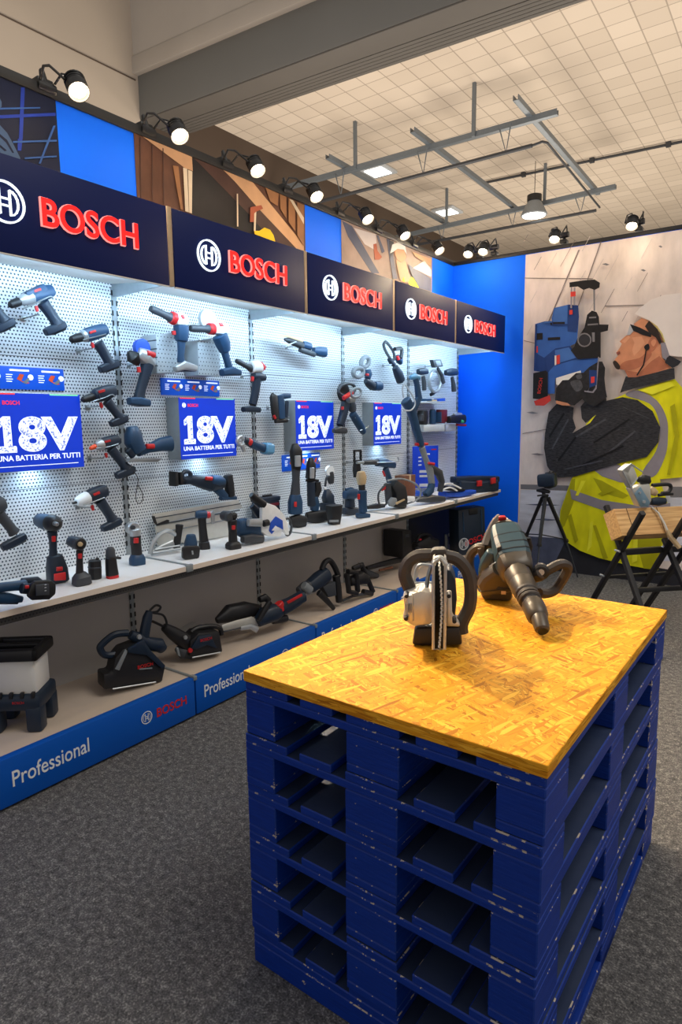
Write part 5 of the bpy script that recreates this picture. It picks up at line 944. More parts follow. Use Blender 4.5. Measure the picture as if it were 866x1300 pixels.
 ('groove','grey',None,[('T',[(-0.3315,0.114,0.004),(0.2615,0.1173,0.004)],0.003,0,0)]),
 ('rail_end','black',None,[('S',[(-0.3536,0.2107),(-0.3424,0.2116),(-0.3285,0.1666),(-0.34,0.1624)],0.016,0,0.001,0)]),
 ('rail_slot','black',None,[('S',[(-0.3358,0.1643),(-0.2605,0.1799),(-0.2462,0.1756),(-0.2501,0.1595),(-0.3308,0.1543)],0.004,0.008,0.001,0)]),
]),
('dust_guide', 'silver saw guide with a black hose spigot lying on the shelf', 'guide', 'power tools standing on the white shelf', (0.1363, 2.1425, 0.801), 75, None,[
 ('arch','silver',None,[('T',[(-0.0396,0.0057,0),(-0.0202,0.0602,0),(0.0174,0.1011,0),(0.066,0.1182,0),(0.1131,0.0916,0)],0.012,0,1)]),
 ('side_plate','silver',None,[('L',[(-0.0349,0.005,0.0117,0.4),(0.0373,0.0294,0.0189,0.4),(0.0985,0.0445,0.0214,0.4)],0,2.4,0.35)]),
 ('rod','steel',None,[('T',[(-0.0228,0.0308,0.03),(0.1208,0.0342,0.03)],0.006,0,0),('T',[(-0.0394,0.0165,0.04),(0.1276,0.0185,0.04)],0.006,0,0)]),
 ('hose_spigot','black',None,[('L',[(0.1378,0.1424,0.0223,1.0),(0.134,0.116,0.019,1.0),(0.1246,0.0762,0.0201,1.0),(0.1142,0.0166,0.0201,1.0)],0,2,0.35)]),
]),
('cordless_screwdriver', 'blue screwdriver with its black battery contacts facing out, front on the shelf', 'screwdriver', 'power tools standing on the white shelf', (0.3737, 2.1697, 0.797), 75, None,[
 ('motor_housing','blue',None,[('L',[(0.0239,0.1194,0.0235,1.0),(0.0223,0.0861,0.0321,1.0),(0.0198,0.0584,0.0343,1.0)],-0.03,2.4,0.35)]),
 ('battery_foot','black',None,[('L',[(-0.0426,0.0383,0.0285,0.35),(-0.0275,0.0373,0.0362,0.35),(0.0371,0.0304,0.0366,0.35),(0.0491,0.0287,0.0288,0.35)],0,4,0.35)]),
 ('contact','silver','battery_foot',[('L',[(-0.0007,0.0478,0.0043,0.8),(0.0019,0.0287,0.0043,0.8)],0.028,2.4,0.35)]),
]),
('angle_drill', 'right angle drill with a silver chuck and red collar standing before the guide rail', 'drill', 'power tools standing on the white shelf', (0.226, 2.3978, 0.797), 60, None,[
 ('head','blue',None,[('L',[(-0.0373,0.1959,0.0186,1.0),(-0.0222,0.1948,0.0233,1.0),(0.0186,0.1919,0.0235,1.0)],0,2.4,0.35)]),
 ('collar','red',None,[('L',[(0.0186,0.1919,0.0199,1.0),(0.0385,0.1881,0.0188,1.0)],0,2,0.35)]),
 ('chuck','silver',None,[('L',[(0.0387,0.1929,0.0128,1.0),(0.0509,0.2039,0.0163,1.0),(0.0566,0.1678,0.0116,1.0),(0.0554,0.138,0.0093,1.0)],0,2,0.35)]),
 ('handle','black',None,[('L',[(-0.0057,0.1724,0.0229,1.0),(-0.0042,0.1247,0.0218,1.0),(0.0005,0.0408,0.0253,1.0)],0,2.4,0.35)]),
 ('battery','black',None,[('L',[(0.0004,0.0384,0.0274,1.2),(0.0007,0.0168,0.0309,1.2),(0.0001,0.0024,0.032,1.2)],0,3.5,0.35)]),
]),
('multi_cutter', 'dark standing tool with a grey round head, left of the circular saw', 'cutter', 'power tools standing on the white shelf', (0.3653, 2.4878, 0.797), 80, None,[
 ('head','char',None,[('D',(-0.0206,0.1848),[(-0.06,0.0188),(-0.05,0.0281),(0,0.0305),(0.015,0.0211)],24)]),
 ('tool_flange','black',None,[('D',(0.008,0.1844),[(-0.02,0.0212),(0.01,0.0212),(0.02,0.0106)],24)]),
 ('handle','black',None,[('L',[(-0.0002,0.1597,0.0254,1.0),(0,0.1003,0.022,1.0),(0.0001,0.0347,0.0243,1.0)],0,2.4,0.35)]),
 ('trigger','red','handle',[('L',[(-0.0101,0.1341,0.011,0.8),(-0.011,0.1142,0.011,0.8)],0.025,2.4,0.35)]),
 ('battery','black',None,[('L',[(0.0015,0.0345,0.0335,0.9),(0.001,0.0226,0.0407,0.9),(0.0001,0.0024,0.0407,0.9)],0,3.5,0.35)]),
]),
('circular_saw', 'circular saw with a white blade guard, blue cover and black dust spigot', 'circular saw', 'power tools standing on the white shelf', (0.3911, 2.839, 0.809), 85, None,[
 ('motor_housing','blue',None,[('L',[(-0.2794,0.0977,0.0455,0.8),(-0.241,0.0864,0.058,0.8),(-0.1459,0.0647,0.0616,0.8),(-0.0969,0.0541,0.0423,0.8)],-0.04,2.4,0.35)]),
 ('battery_band','silver',None,[('L',[(-0.2471,0.1236,0.0215,0.8),(-0.1568,0.1119,0.0243,0.8)],0.02,3,0.35)]),
 ('battery','char',None,[('L',[(-0.2775,0.0289,0.0215,1.0),(-0.2149,0.0256,0.029,1.0),(-0.1314,0.0094,0.0221,1.0)],0,3,0.35)]),
 ('dust_spigot','black',None,[('L',[(-0.2014,0.2764,0.018,1.0),(-0.1814,0.2599,0.0217,1.0),(-0.1105,0.2096,0.0245,1.0)],0,2,0.35)]),
 ('rear_handle','navy',None,[('L',[(-0.1558,0.2043,0.0177,0.8),(-0.1009,0.1481,0.0257,0.8),(-0.0362,0.083,0.0287,0.8)],-0.05,2.4,0.35)]),
 ('blade_guard','white',None,[('S',[(-0.1329,0.1947),(-0.099,0.2219),(-0.0246,0.1952),(0.0425,0.1368),(0.0756,0.0683),(0.0825,0.0025),(0.0647,0.0051),(0.0256,0.0493),(0.0119,0.0025),(-0.0982,0.0225),(-0.1432,0.0539)],0.03,0,0.008,0)]),
 ('blade_cover','bright',None,[('S',[(-0.0776,0.1019),(-0.0342,0.1341),(0.0197,0.102),(0.023,0.0441),(-0.0194,0.069),(-0.0717,0.0321),(-0.091,0.0537)],0.006,0.02,0.002,0)]),
 ('logo_window','white','blade_cover',[('S',[(-0.0755,0.0546),(-0.0443,0.0792),(-0.0074,0.0552),(-0.025,0.045)],0.004,0.026,0.001,0)]),
 ('blade_hub','black',None,[('L',[(-0.1328,0.1026,0.0195,1.0),(-0.0997,0.1045,0.0197,1.0)],0.02,2.4,0.35)]),
 ('depth_arc','char',None,[('T',[(0.1327,0.0441,-0.02),(0.1296,0.0244,-0.02),(0.122,0.0083,-0.02),(0.1111,-0.0015,-0.02),(0.0986,-0.0037,-0.02),(0.0864,0.002,-0.02),(0.0764,0.0148,-0.02),(0.07,0.0326,-0.02),(0.0683,0.0528,-0.02),(0.0714,0.0723,-0.02),(0.0788,0.0882,-0.02),(0.0895,0.0981,-0.02),(0.102,0.1005,-0.02),(0.1142,0.095,-0.02),(0.1243,0.0824,-0.02),(0.1308,0.0645,-0.02)],0.008,1,0)]),
]),
('toolbox', 'dark toolbox at the wall behind the circular saw', 'toolbox', 'power tools standing on the white shelf', (0.1, 3.0936, 0.797), 90, None,[
 ('body','navy',None,[('B',(-0.1268,0.0423,0,0.1884,-0.05,0.05),0.008)]),
 ('lid','navy',None,[('B',(-0.1308,0.0463,0.1884,0.2184,-0.054,0.054),0.006)]),
 ('stripe','darkred',None,[('B',(-0.0768,0.0323,0.1584,0.1784,0.045,0.052),0.001)]),
 ('grip','black','lid',[('B',(-0.0653,0.0147,0.2134,0.2304,-0.01,0.01),0.004)]),
]),
('press_tool', 'tallest upright press tool with a black jaw head, left of the pair on the shelf', 'press tool', 'power tools standing on the white shelf', (0.214, 3.2333, 0.797), 60, None,[
 ('jaw_head','black',None,[('L',[(-0.0079,0.5547,0.0203,0.9),(-0.0006,0.5101,0.0429,0.9),(0.0015,0.443,0.0407,0.9),(-0.0024,0.3759,0.0272,0.9)],0,2.4,0.35)]),
 ('jaw_plate','silver',None,[('L',[(-0.0023,0.4783,0.0204,0.8),(-0.0014,0.4117,0.0204,0.8)],0.035,2.4,0.35)]),
 ('neck','char',None,[('L',[(-0.0032,0.3927,0.0294,0.9),(-0.0049,0.3197,0.025,0.9),(-0.0119,0.2182,0.0341,0.9)],0,2.4,0.35)]),
 ('motor_housing','blue',None,[('L',[(-0.0119,0.2182,0.0364,0.9),(-0.013,0.1728,0.0479,0.9),(-0.0147,0.0987,0.048,0.9)],0,3,0.35)]),
 ('name_badge','red','motor_housing',[('S',[(-0.0392,0.1805),(-0.0203,0.1793),(-0.021,0.1455),(-0.0399,0.1468)],0.006,0.05,0.001,0)]),
 ('battery','black',None,[('L',[(-0.0495,0.044,0.0318,0.8),(0.001,0.0437,0.0456,0.8),(0.0566,0.036,0.0343,0.8)],0,4,0.35)]),
]),
('press_tool', 'shorter upright press tool with a pale jaw plate, right of the pair on the shelf', 'press tool', 'power tools standing on the white shelf', (0.1953, 3.4556, 0.797), 60, None,[
 ('jaw_head','black',None,[('L',[(-0.0296,0.4515,0.0165,0.9),(-0.0279,0.4071,0.0331,0.9),(-0.0347,0.3136,0.0356,0.9)],0,2.4,0.35)]),
 ('jaw_plate','silver',None,[('L',[(-0.0326,0.3858,0.0167,0.8),(-0.0364,0.3161,0.0167,0.8)],0.03,2.4,0.35)]),
 ('flange','black',None,[('L',[(-0.0676,0.2976,0.0093,1.0),(-0.0199,0.2988,0.0106,1.0),(0.0243,0.2931,0.0094,1.0)],0,3,0.35)]),
 ('neck','navy',None,[('L',[(-0.0328,0.2841,0.0285,0.9),(-0.0319,0.1955,0.0286,0.9),(-0.0232,0.1237,0.0358,0.9)],0,2.4,0.35)]),
 ('grip','black',None,[('L',[(0.0178,0.2816,0.0217,0.8),(0.0232,0.228,0.0243,0.8),(-0.0033,0.1701,0.0194,0.8)],0,2.4,0.35)]),
 ('motor_housing','blue',None,[('L',[(-0.0121,0.1765,0.0286,0.9),(-0.0042,0.1225,0.0335,0.9),(-0.0112,0.0871,0.0288,0.9)],0,3,0.35)]),
 ('battery','black',None,[('L',[(-0.069,0.0435,0.0331,0.8),(0.0007,0.0384,0.0477,0.8),(0.0779,0.0449,0.0361,0.8)],0,4,0.35)]),
]),
('spot_lamp', 'small work lamp with a round bright reflector on a tilting stand, behind the black cup', 'lamp', 'power tools standing on the white shelf', (0.2, 3.5887, 0.797), 75, None,[
 ('reflector','white',None,[('D',(0.0294,0.3504),[(-0.03,0.029),(-0.02,0.0362),(0,0.0362)],24)]),
 ('lamp_body','char',None,[('L',[(0.0388,0.3402,0.0277,0.9),(0.0442,0.2973,0.0277,0.9),(0.0498,0.2603,0.0202,0.9)],-0.02,2.4,0.35)]),
 ('stand','char',None,[('T',[(-0.0198,0.2425,0),(-0.0081,0.302,0),(0.0196,0.3123,0)],0.008,0,1)]),
 ('base','navy',None,[('L',[(-0.005,0.2172,0.02,0.9),(0.0017,0.168,0.0426,0.9),(0.0129,0.106,0.0377,0.9)],0,3,0.35)]),
 ('foot','navy',None,[('B',(-0.045,0.045,0,0.1271,-0.04,0.04),0.008)]),
 ('switch','white',None,[('L',[(-0.0613,0.2343,0.0083,0.9),(-0.0433,0.2329,0.0083,0.9)],0.04,2.4,0.35)]),
]),
('cup_holder', 'black open cup on the front edge of the shelf beside the press tools', 'holder', 'power tools standing on the white shelf', (0.3457, 3.4641, 0.797), 75, None,[
 ('cup','black',None,[('L',[(0.0036,0.1314,0.0531,0.9),(0.0041,0.0727,0.0484,0.9),(0.0015,0.0022,0.0388,0.9)],0,3.5,0.05)]),
 ('foot_trim','grey','cup',[('L',[(-0.0624,0.0322,0.008,1.0),(0.0082,0.0268,0.0081,1.0)],0.035,3,0.35)]),
]),
('radio', 'dark blue site radio standing by the third upright', 'radio', 'power tools standing on the white shelf', (0.1968, 3.8992, 0.797), 80, None,[
 ('body','blue',None,[('L',[(-0.0785,0.1555,0.0304,0.9),(-0.0251,0.157,0.0433,0.9),(0.0382,0.1579,0.036,0.9)],0,3,0.35)]),
 ('handle','blue',None,[('L',[(-0.0691,0.1927,0.0115,0.8),(-0.0156,0.1984,0.0127,0.8),(0.0384,0.1772,0.0116,0.8)],0,2.4,0.35)]),
 ('base','navy',None,[('L',[(-0.089,0.0355,0.0253,1.0),(-0.0087,0.0268,0.0307,1.0),(0.0791,0.0174,0.0259,1.0)],0,3.5,0.35)]),
 ('leg','navy',None,[('L',[(-0.0256,0.1187,0.0348,0.9),(-0.0263,0.0609,0.0375,0.9)],0,3,0.35)]),
]),
('cordless_torch', 'slim standing tool with a beige ball head and blue handle, fourth bay front', 'tool', 'power tools standing on the white shelf', (0.3556, 3.8013, 0.797), 70, None,[
 ('head','tan',None,[('L',[(-0.0125,0.335,0.0269,1.0),(-0.0083,0.298,0.0367,1.0),(-0.0057,0.2487,0.0294,1.0)],0,2.4,0.35)]),
 ('collar','black',None,[('L',[(-0.0056,0.2548,0.0245,1.0),(-0.003,0.1991,0.0246,1.0)],0,2,0.35)]),
 ('handle','blue',None,[('L',[(-0.003,0.1991,0.0343,0.9),(0.0009,0.1183,0.0305,0.9),(0.0049,0.0433,0.0306,0.9)],0,2.4,0.35)]),
 ('switch','red','handle',[('L',[(-0.0477,0.1796,0.0104,0.8),(-0.0481,0.1428,0.0104,0.8)],0.02,2.4,0.35)]),
 ('foot','blue',None,[('L',[(-0.0499,0.0234,0.0184,1.1),(0.0017,0.0186,0.0222,1.1),(0.0569,0.0109,0.0174,1.1)],0,3,0.35)]),
]),
('spray_gun', 'black paint sprayer with a looped hose and a white plug, standing on the shelf', 'sprayer', 'power tools standing on the white shelf', (0.3102, 4.3456, 0.806), 70, None,[
 ('body','black',None,[('L',[(-0.0295,0.1938,0.04,0.9),(0.0193,0.1447,0.0627,0.9),(0.0293,0.067,0.0698,0.9),(0.0196,0.0091,0.0636,0.9)],0,3,0.35)]),
 ('front_wheel','grey',None,[('L',[(-0.1211,0.0471,0.022,0.6),(-0.0869,0.0594,0.0372,0.6),(-0.0486,0.0638,0.0245,0.6)],0.06,2.4,0.35)]),
 ('red_trigger','red',None,[('L',[(-0.1442,0.1532,0.0139,0.8),(-0.0967,0.1755,0.0155,0.8)],0,2.4,0.35)]),
 ('gun_body','char',None,[('L',[(-0.0871,0.1976,0.029,0.8),(-0.0776,0.1059,0.0292,0.8),(-0.0738,0.0446,0.026,0.8)],0,2.4,0.35)]),
 ('hose','char',None,[('T',[(-0.1123,0.2008,0.02),(-0.1878,0.131,0.02),(-0.1787,0.0402,0.02),(-0.1125,0.0423,0.02),(-0.0934,0.1241,0.02)],0.008,0,1)]),
 ('hose','grey',None,[('T',[(-0.1107,0.2239,0.03),(0.0337,0.2301,0.03),(0.173,0.1829,0.03),(0.2345,0.1164,0.03),(0.2044,0.0561,0.03),(0.0937,0.0262,0.03)],0.008,0,1)]),
 ('plug','white',None,[('L',[(0.0693,0.0739,0.0183,0.8),(0.1492,0.0614,0.0216,0.8)],0.04,2.4,0.35)]),
 ('trim_plate','tan',None,[('S',[(-0.0849,0.0562),(0.0015,0.0794),(0.0113,0.0711),(-0.0753,0.0404)],0.01,0.1,0.001,0)]),
 ('floor_nozzle','black',None,[('L',[(-0.2845,0.0246,0.013,1.5),(-0.1916,0.0272,0.0205,1.5),(-0.1255,0.0261,0.0148,1.5)],0,3,0.35)]),
]),
('carton', 'small brown carton at the wall behind the looped hose', 'carton', 'power tools standing on the white shelf', (0.09, 4.9681, 0.797), 90, None,[
 ('box','brown',None,[('B',(-0.1973,-0.0032,0,0.2205,-0.05,0.05),0.003)]),
 ('tape','tan','box',[('B',(-0.1153,-0.0853,0.1705,0.2215,-0.051,0.051),0)]),
]),
('folded_cloth', 'dark blue folded pad on the shelf left of the trimmer', 'cloth', 'power tools standing on the white shelf', (0.0917, 5.0429, 0.797), 80, None,[
 ('pad','bright',None,[('L',[(-0.0596,0.0437,0.0205,1.4),(0.0132,0.0407,0.0277,1.4),(0.082,0.0259,0.0209,1.4)],0,3,0.35)]),
]),
('brochure', 'fanned brochures with black and white stripes on a blue folder, right of the trimmer', 'brochure', 'power tools standing on the white shelf', (0.3884, 5.2528, 0.797), 75, None,[
 ('folder','bright',None,[('L',[(-0.1671,0.0434,0.0234,2.4),(0.0255,0.0276,0.0264,2.4),(0.2396,0.0332,0.0194,2.4)],0,4,0.35)]),
 ('brochure_stack','black',None,[('L',[(-0.214,0.109,0.0202,2.0),(-0.0879,0.0909,0.0238,2.0),(0.0683,0.0667,0.0139,2.0)],0.03,4,0.35)]),
 ('stripe','white','brochure_stack',[('T',[(-0.2931,0.1328,0.09),(-0.1825,0.1448,0.09),(-0.0291,0.091,0.09)],0.008,0,1),('T',[(-0.2681,0.0976,0.09),(-0.1693,0.1102,0.09),(-0.08,0.0728,0.09)],0.008,0,1)]),
]),
('tool_case', 'flat dark blue tool case with red latches at the right end of the shelf', 'case', 'power tools standing on the white shelf', (0.3497, 5.7073, 0.797), 62, None,[
 ('lower_shell','navy',None,[('L',[(-0.1818,0.0714,0.0546,1.2),(0.0447,0.0476,0.0628,1.2),(0.2661,0.0541,0.0561,1.2)],0,5,0.35)]),
 ('lid','navy',None,[('L',[(-0.2127,0.1299,0.0288,1.8),(-0.0103,0.1232,0.0366,1.8),(0.3046,0.1128,0.0299,1.8)],-0.02,5,0.35)]),
 ('latch','red',None,[('S',[(-0.013,0.1197),(0.0414,0.1205),(0.0427,0.0673),(-0.0116,0.0649)],0.02,0.085,0.003,0)]),
 ('latch','red',None,[('S',[(0.1509,0.1352),(0.2064,0.1398),(0.208,0.0841),(0.1525,0.0797)],0.02,0.085,0.003,0)]),
]),
('site_lantern', 'big square site lantern with milky sides, black carry top and dark blue feet', 'lantern', 'machines on the low blue plinth', (0.4, 1.305, 0.2076), 40, None,[
 ('foot','navy',None,[('B',(-0.235,-0.167,0,0.1175,-0.2,-0.132),0.014)]),
 ('foot','navy',None,[('B',(-0.235,-0.167,0,0.1175,-0.068,0),0.014)]),
 ('foot','navy',None,[('B',(-0.068,0,0,0.1175,-0.2,-0.132),0.014)]),
 ('foot','navy',None,[('B',(-0.068,0,0,0.1175,-0.068,0),0.014)]),
 ('base','navy',None,[('B',(-0.235,0,0.094,0.1687,-0.2,0),0.02)]),
 ('diffuser','milky',None,[('B',(-0.217,-0.018,0.1567,0.3229,-0.182,-0.018),0.02)]),
 ('base_rib','black','base',[('B',(-0.215,-0.201,0.1547,0.1807,-0.016,0.002),0.003),('B',(-0.17,-0.156,0.1547,0.1807,-0.016,0.002),0.003),('B',(-0.125,-0.111,0.1547,0.1807,-0.016,0.002),0.003),('B',(-0.08,-0.066,0.1547,0.1807,-0.016,0.002),0.003),('B',(-0.035,-0.021,0.1547,0.1807,-0.016,0.002),0.003)]),
 ('top_frame','black',None,[('B',(-0.235,0,0.3129,0.3652,-0.04,0),0.012),('B',(-0.235,0,0.3129,0.3652,-0.2,-0.165),0.012),('B',(-0.235,-0.205,0.3129,0.3652,-0.2,0),0.012),('B',(-0.03,0,0.3129,0.3652,-0.2,0),0.012),('B',(-0.215,-0.02,0.3129,0.3249,-0.19,-0.01),0.002)]),
 ('carry_bar','black',None,[('B',(-0.215,-0.02,0.3452,0.3652,-0.115,-0.088),0.006)]),
 ('control_mark','red',None,[('X','BOSCH',(-0.0884,0.1388),0.0106,0.003,0,0)]),
]),
('wall_chaser', 'black corded wall chaser with a loop handle, standing at the first plinth joint', 'chaser', 'machines on the low blue plinth', (0.3157, 1.8205, 0.2076), 75, None,[
 ('blade_housing','black',None,[('S',[(-0.1555,0.1226),(-0.1133,0.1181),(-0.0969,0.1829),(-0.0571,0.2205),(0.0202,0.2324),(0.0869,0.1721),(0.1544,0.0828),(0.1318,0.0021),(-0.1184,0.0371),(-0.1574,0.0423)],0.1,0,0.012,0)]),
 ('side_cover','navy',None,[('S',[(-0.0366,0.2235),(0.0419,0.2484),(0.0735,0.188),(0.1472,0.0886),(0.13,0.075),(0.0547,0.166),(-0.0379,0.2022)],0.016,0.055,0.004,0)]),
 ('loop_handle','navy',None,[('T',[(-0.0094,0.2786,0),(-0.0768,0.2851,0),(-0.1368,0.2516,0),(-0.1465,0.2281,0),(-0.1241,0.1941,0),(-0.0578,0.1846,0),(-0.0146,0.1916,0)],0.017,0,1)]),
 ('motor_housing','navy',None,[('L',[(0.0028,0.267,0.0227,1.0),(0.0404,0.2407,0.0293,1.0),(0.0826,0.2039,0.0332,1.0),(0.1447,0.1801,0.0352,1.0),(0.1617,0.1531,0.0249,1.0)],0,2.4,0.35)]),
 ('grip','navy',None,[('L',[(0.0666,0.2346,0.0249,1.0),(0.0784,0.2856,0.0249,1.0),(0.0919,0.3362,0.0233,1.0),(0.1025,0.3652,0.0167,1.0)],0,2.4,0.35)]),
 ('depth_scale','grey',None,[('S',[(-0.1017,0.1339),(-0.0465,0.2193),(-0.0345,0.2077),(-0.0817,0.1216)],0.01,0.05,0.002,0)]),
 ('shoe_edge','silver',None,[('T',[(-0.12,0.0401,0.055),(0.094,0.0152,0.055)],0.004,0,0)]),
 ('bolt','silver',None,[('D',(0.025,0.2647),[(0.05,0.0122),(0.06,0.0105)],24)]),
 ('maker_lettering','red','side_cover',[('X','BOSCH',(0.0474,0.1131),0.0178,0.052,0.01,0)]),
 ('type_mark','grey',None,[('S',[(0.0168,0.1054),(0.0813,0.0938),(0.081,0.0876),(0.0165,0.0993)],0.002,0.052,0,0)]),
 ('cable','black',None,[('T',[(0.1133,0.3628,-0.02),(0.1462,0.3832,-0.02),(0.171,0.3693,-0.02),(0.1535,0.3502,-0.02),(0.1261,0.3495,-0.02),(0.1798,0.3267,-0.02),(0.1981,0.2863,-0.02),(0.1945,0.2549,-0.02)],0.006,0,1)]),
]),
('wall_chaser', 'low black wall chaser lying on the plinth, just right of the first joint', 'chaser', 'machines on the low blue plinth', (0.3046, 2.3068, 0.2076), 75, None,[
 ('blade_housing','black',None,[('S',[(-0.1211,0.043),(-0.1168,0.1292),(-0.0644,0.1656),(0.0602,0.1474),(0.0765,0.0235),(0.044,0.0195),(-0.1012,0.036)],0.12,0,0.014,0)]),
 ('side_cover','navy',None,[('S',[(-0.1198,0.0949),(-0.0716,0.1513),(0.0003,0.1446),(0.0334,0.0578),(-0.023,0.0911),(-0.0851,0.0816)],0.014,0.066,0.004,0)]),
 ('motor_housing','black',None,[('L',[(-0.2323,0.2212,0.0228,1.0),(-0.1858,0.1774,0.0355,1.0),(-0.1286,0.1254,0.0431,1.0),(-0.07,0.0722,0.0364,1.0)],0,2.4,0.35)]),
 ('gear_head','char',None,[('L',[(-0.1707,0.0867,0.0143,0.9),(-0.132,0.0577,0.0361,0.9),(-0.0825,0.0257,0.0201,0.9)],0,2.4,0.35)]),
 ('release','grey',None,[('S',[(-0.197,0.1118),(-0.1852,0.1119),(-0.1751,0.0585),(-0.1893,0.0698)],0.02,0.05,0.002,0)]),
 ('top_grip','black',None,[('T',[(-0.0812,0.1587,0),(-0.0444,0.1731,0),(0.0395,0.1667,0),(0.0924,0.143,0),(0.1016,0.1023,0)],0.014,0,1)]),
 ('shoe_edge','silver',None,[('T',[(-0.1139,0.0422,0.07),(0.0551,0.0296,0.07)],0.004,0,0)]),
 ('bolt','silver',None,[('D',(-0.1405,0.156),[(0.05,0.0115),(0.06,0.0096)],24)]),
 ('switch','red',None,[('D',(-0.121,0.0827),[(0.06,0.0135),(0.07,0.0116)],24)]),
 ('maker_lettering','red','side_cover',[('X','BOSCH',(-0.0302,0.1264),0.0156,0.074,0.01,0)]),
 ('type_mark','grey',None,[('S',[(-0.0506,0.1192),(-0.0032,0.113),(-0.0034,0.1081),(-0.0508,0.1143)],0.002,0.072,0,0)]),
 ('cable','black',None,[('T',[(-0.2323,0.2212,0),(-0.2692,0.2482,0),(-0.2966,0.2663,0)],0.007,0,1)]),
]),
('clear_guard', 'clear plastic dust guard plate standing behind the low wall chaser', 'guard', 'machines on the low blue plinth', (0.06, 2.4111, 0.2872), 90, None,[
 ('plate','clear',None,[('S',[(-0.1042,0.0246),(0.0132,0.0447),(0.1187,-0.0055),(0.0481,-0.0452),(-0.0814,-0.0184)],0.006,0,0.001,0)]),
]),
('chain_saw', 'long chain saw lying on the plinth with a pale guide bar and red ring', 'chain saw', 'machines on the low blue plinth', (0.3361, 2.6678, 0.2276), 80, None,[
 ('guide_bar','alu',None,[('L',[(-0.2295,0.1018,0.0219,0.25),(-0.126,0.101,0.0271,0.25),(-0.0258,0.0957,0.031,0.25),(0.0201,0.0601,0.0284,0.25)],0,2.4,0.35)]),
 ('bar_groove','char',None,[('T',[(-0.2299,0.0888,0.02),(-0.041,0.0792,0.02)],0.005,0,0)]),
 ('dust_bag','black',None,[('L',[(-0.2225,0.1343,0.0193,0.8),(-0.1386,0.1574,0.0531,0.8),(-0.0242,0.1504,0.0556,0.8),(0.0795,0.1338,0.0319,0.8)],-0.06,2.4,0.35)]),
 ('bar_clamp','silver',None,[('L',[(-0.1127,0.0782,0.0121,0.5),(-0.0412,0.0732,0.0165,0.5),(0.0045,0.0411,0.0187,0.5)],0.02,2.4,0.35)]),
 ('gear_case','navy',None,[('L',[(0.0207,0.0786,0.0322,0.9),(0.0789,0.109,0.0545,0.9),(0.148,0.1123,0.0569,0.9),(0.2029,0.1129,0.0374,0.9)],0,2.4,0.35)]),
 ('front_handle','black',None,[('L',[(0.0037,0.104,0.0154,0.8),(0.0503,0.1614,0.0181,0.8),(0.0893,0.2025,0.0169,0.8)],0.04,2.4,0.35)]),
 ('knob','black',None,[('L',[(0.0451,0.2162,0.0195,0.9),(0.0828,0.2208,0.024,0.9),(0.1154,0.1952,0.0168,0.9)],0,2.4,0.35)]),
 ('ring','red',None,[('L',[(0.1777,0.1651,0.0299,0.9),(0.1984,0.1224,0.0325,0.9)],0.01,2.4,0.35)]),
 ('motor_housing','navy',None,[('L',[(0.2033,0.1256,0.0479,0.9),(0.284,0.1404,0.0436,0.9),(0.384,0.1692,0.0391,0.9)],0,2.4,0.35)]),
 ('side_label','red',None,[('S',[(0.2087,0.181),(0.3269,0.2077),(0.3347,0.1906),(0.2176,0.1639)],0.006,0.055,0.001,0)]),
 ('lower_boss','black',None,[('L',[(0.1387,0.0636,0.0221,0.9),(0.2091,0.0562,0.0249,0.9),(0.2491,0.0547,0.0201,0.9)],0,2.4,0.35)]),
]),
('demolition_breaker', 'big dark breaker propped up with its D shaped handle at the top right', 'breaker', 'machines on the low blue plinth', (0.3511, 3.4318, 0.2076), 80, None,[
 ('gear_case','char',None,[('L',[(-0.3047,0.1825,0.0297,0.9),(-0.2521,0.1994,0.0404,0.9),(-0.1812,0.1994,0.0459,0.9)],0,2.4,0.35)]),
 ('collar','grey',None,[('L',[(-0.2861,0.225,0.0289,0.9),(-0.2347,0.1811,0.0292,0.9)],0.03,2.4,0.35)]),
 ('motor_housing','navy',None,[('L',[(-0.208,0.1977,0.0467,0.9),(-0.1262,0.2306,0.0556,0.9),(-0.0519,0.2589,0.0506,0.9)],0,2.4,0.35)]),
 ('rear_handle','black',None,[('T',[(-0.0974,0.2949,0),(-0.0689,0.3387,0),(-0.0222,0.345,0),(0.0241,0.2879,0),(0.0575,0.218,0)],0.02,0,1)]),
 ('front_leg','black',None,[('L',[(-0.155,0.1514,0.0219,0.8),(-0.0831,0.0809,0.0194,0.8),(-0.0186,0.0104,0.0141,0.8)],0.03,2.4,0.35)]),
 ('rear_leg','black',None,[('L',[(0.0327,0.2296,0.0261,0.9),(0.0505,0.1405,0.0263,0.9),(0.0624,0.0371,0.0235,0.9)],0,2.4,0.35)]),
 ('guard_plate','char',None,[('S',[(-0.1179,0.1857),(0.0036,0.1976),(0.0115,0.0967),(-0.0641,0.0981)],0.06,0,0.006,0)]),
]),
('steel_frame_tool', 'black frame shaped machine with open sides, right of the breaker', 'machine', 'machines on the low blue plinth', (0.3906, 3.7466, 0.2256), 80, None,[
 ('frame','black',None,[('T',[(-0.1909,0.2116,0.03),(-0.1729,0.0778,0.03),(-0.0925,0.047,0.03),(-0.0822,0.0597,0.03),(-0.101,0.2029,0.03),(-0.1809,0.2242,0.03)],0.02,0,0),('T',[(-0.0394,0.2387,0),(-0.0084,0.2334,0),(0.107,0.0163,0),(0.0961,0.0032,0),(0.0003,0.0376,0)],0.02,0,0)]),
 ('motor_housing','black',None,[('L',[(-0.1323,0.1375,0.0346,0.9),(-0.0196,0.1462,0.0494,0.9),(0.0433,0.1196,0.0351,0.9)],0,2.4,0.35)]),
 ('foot','char',None,[('L',[(-0.2039,0.0126,0.0084,1.0),(-0.1033,0.0256,0.01,1.0),(0.1069,0.0087,0.0118,1.0)],0,2.4,0.35)]),
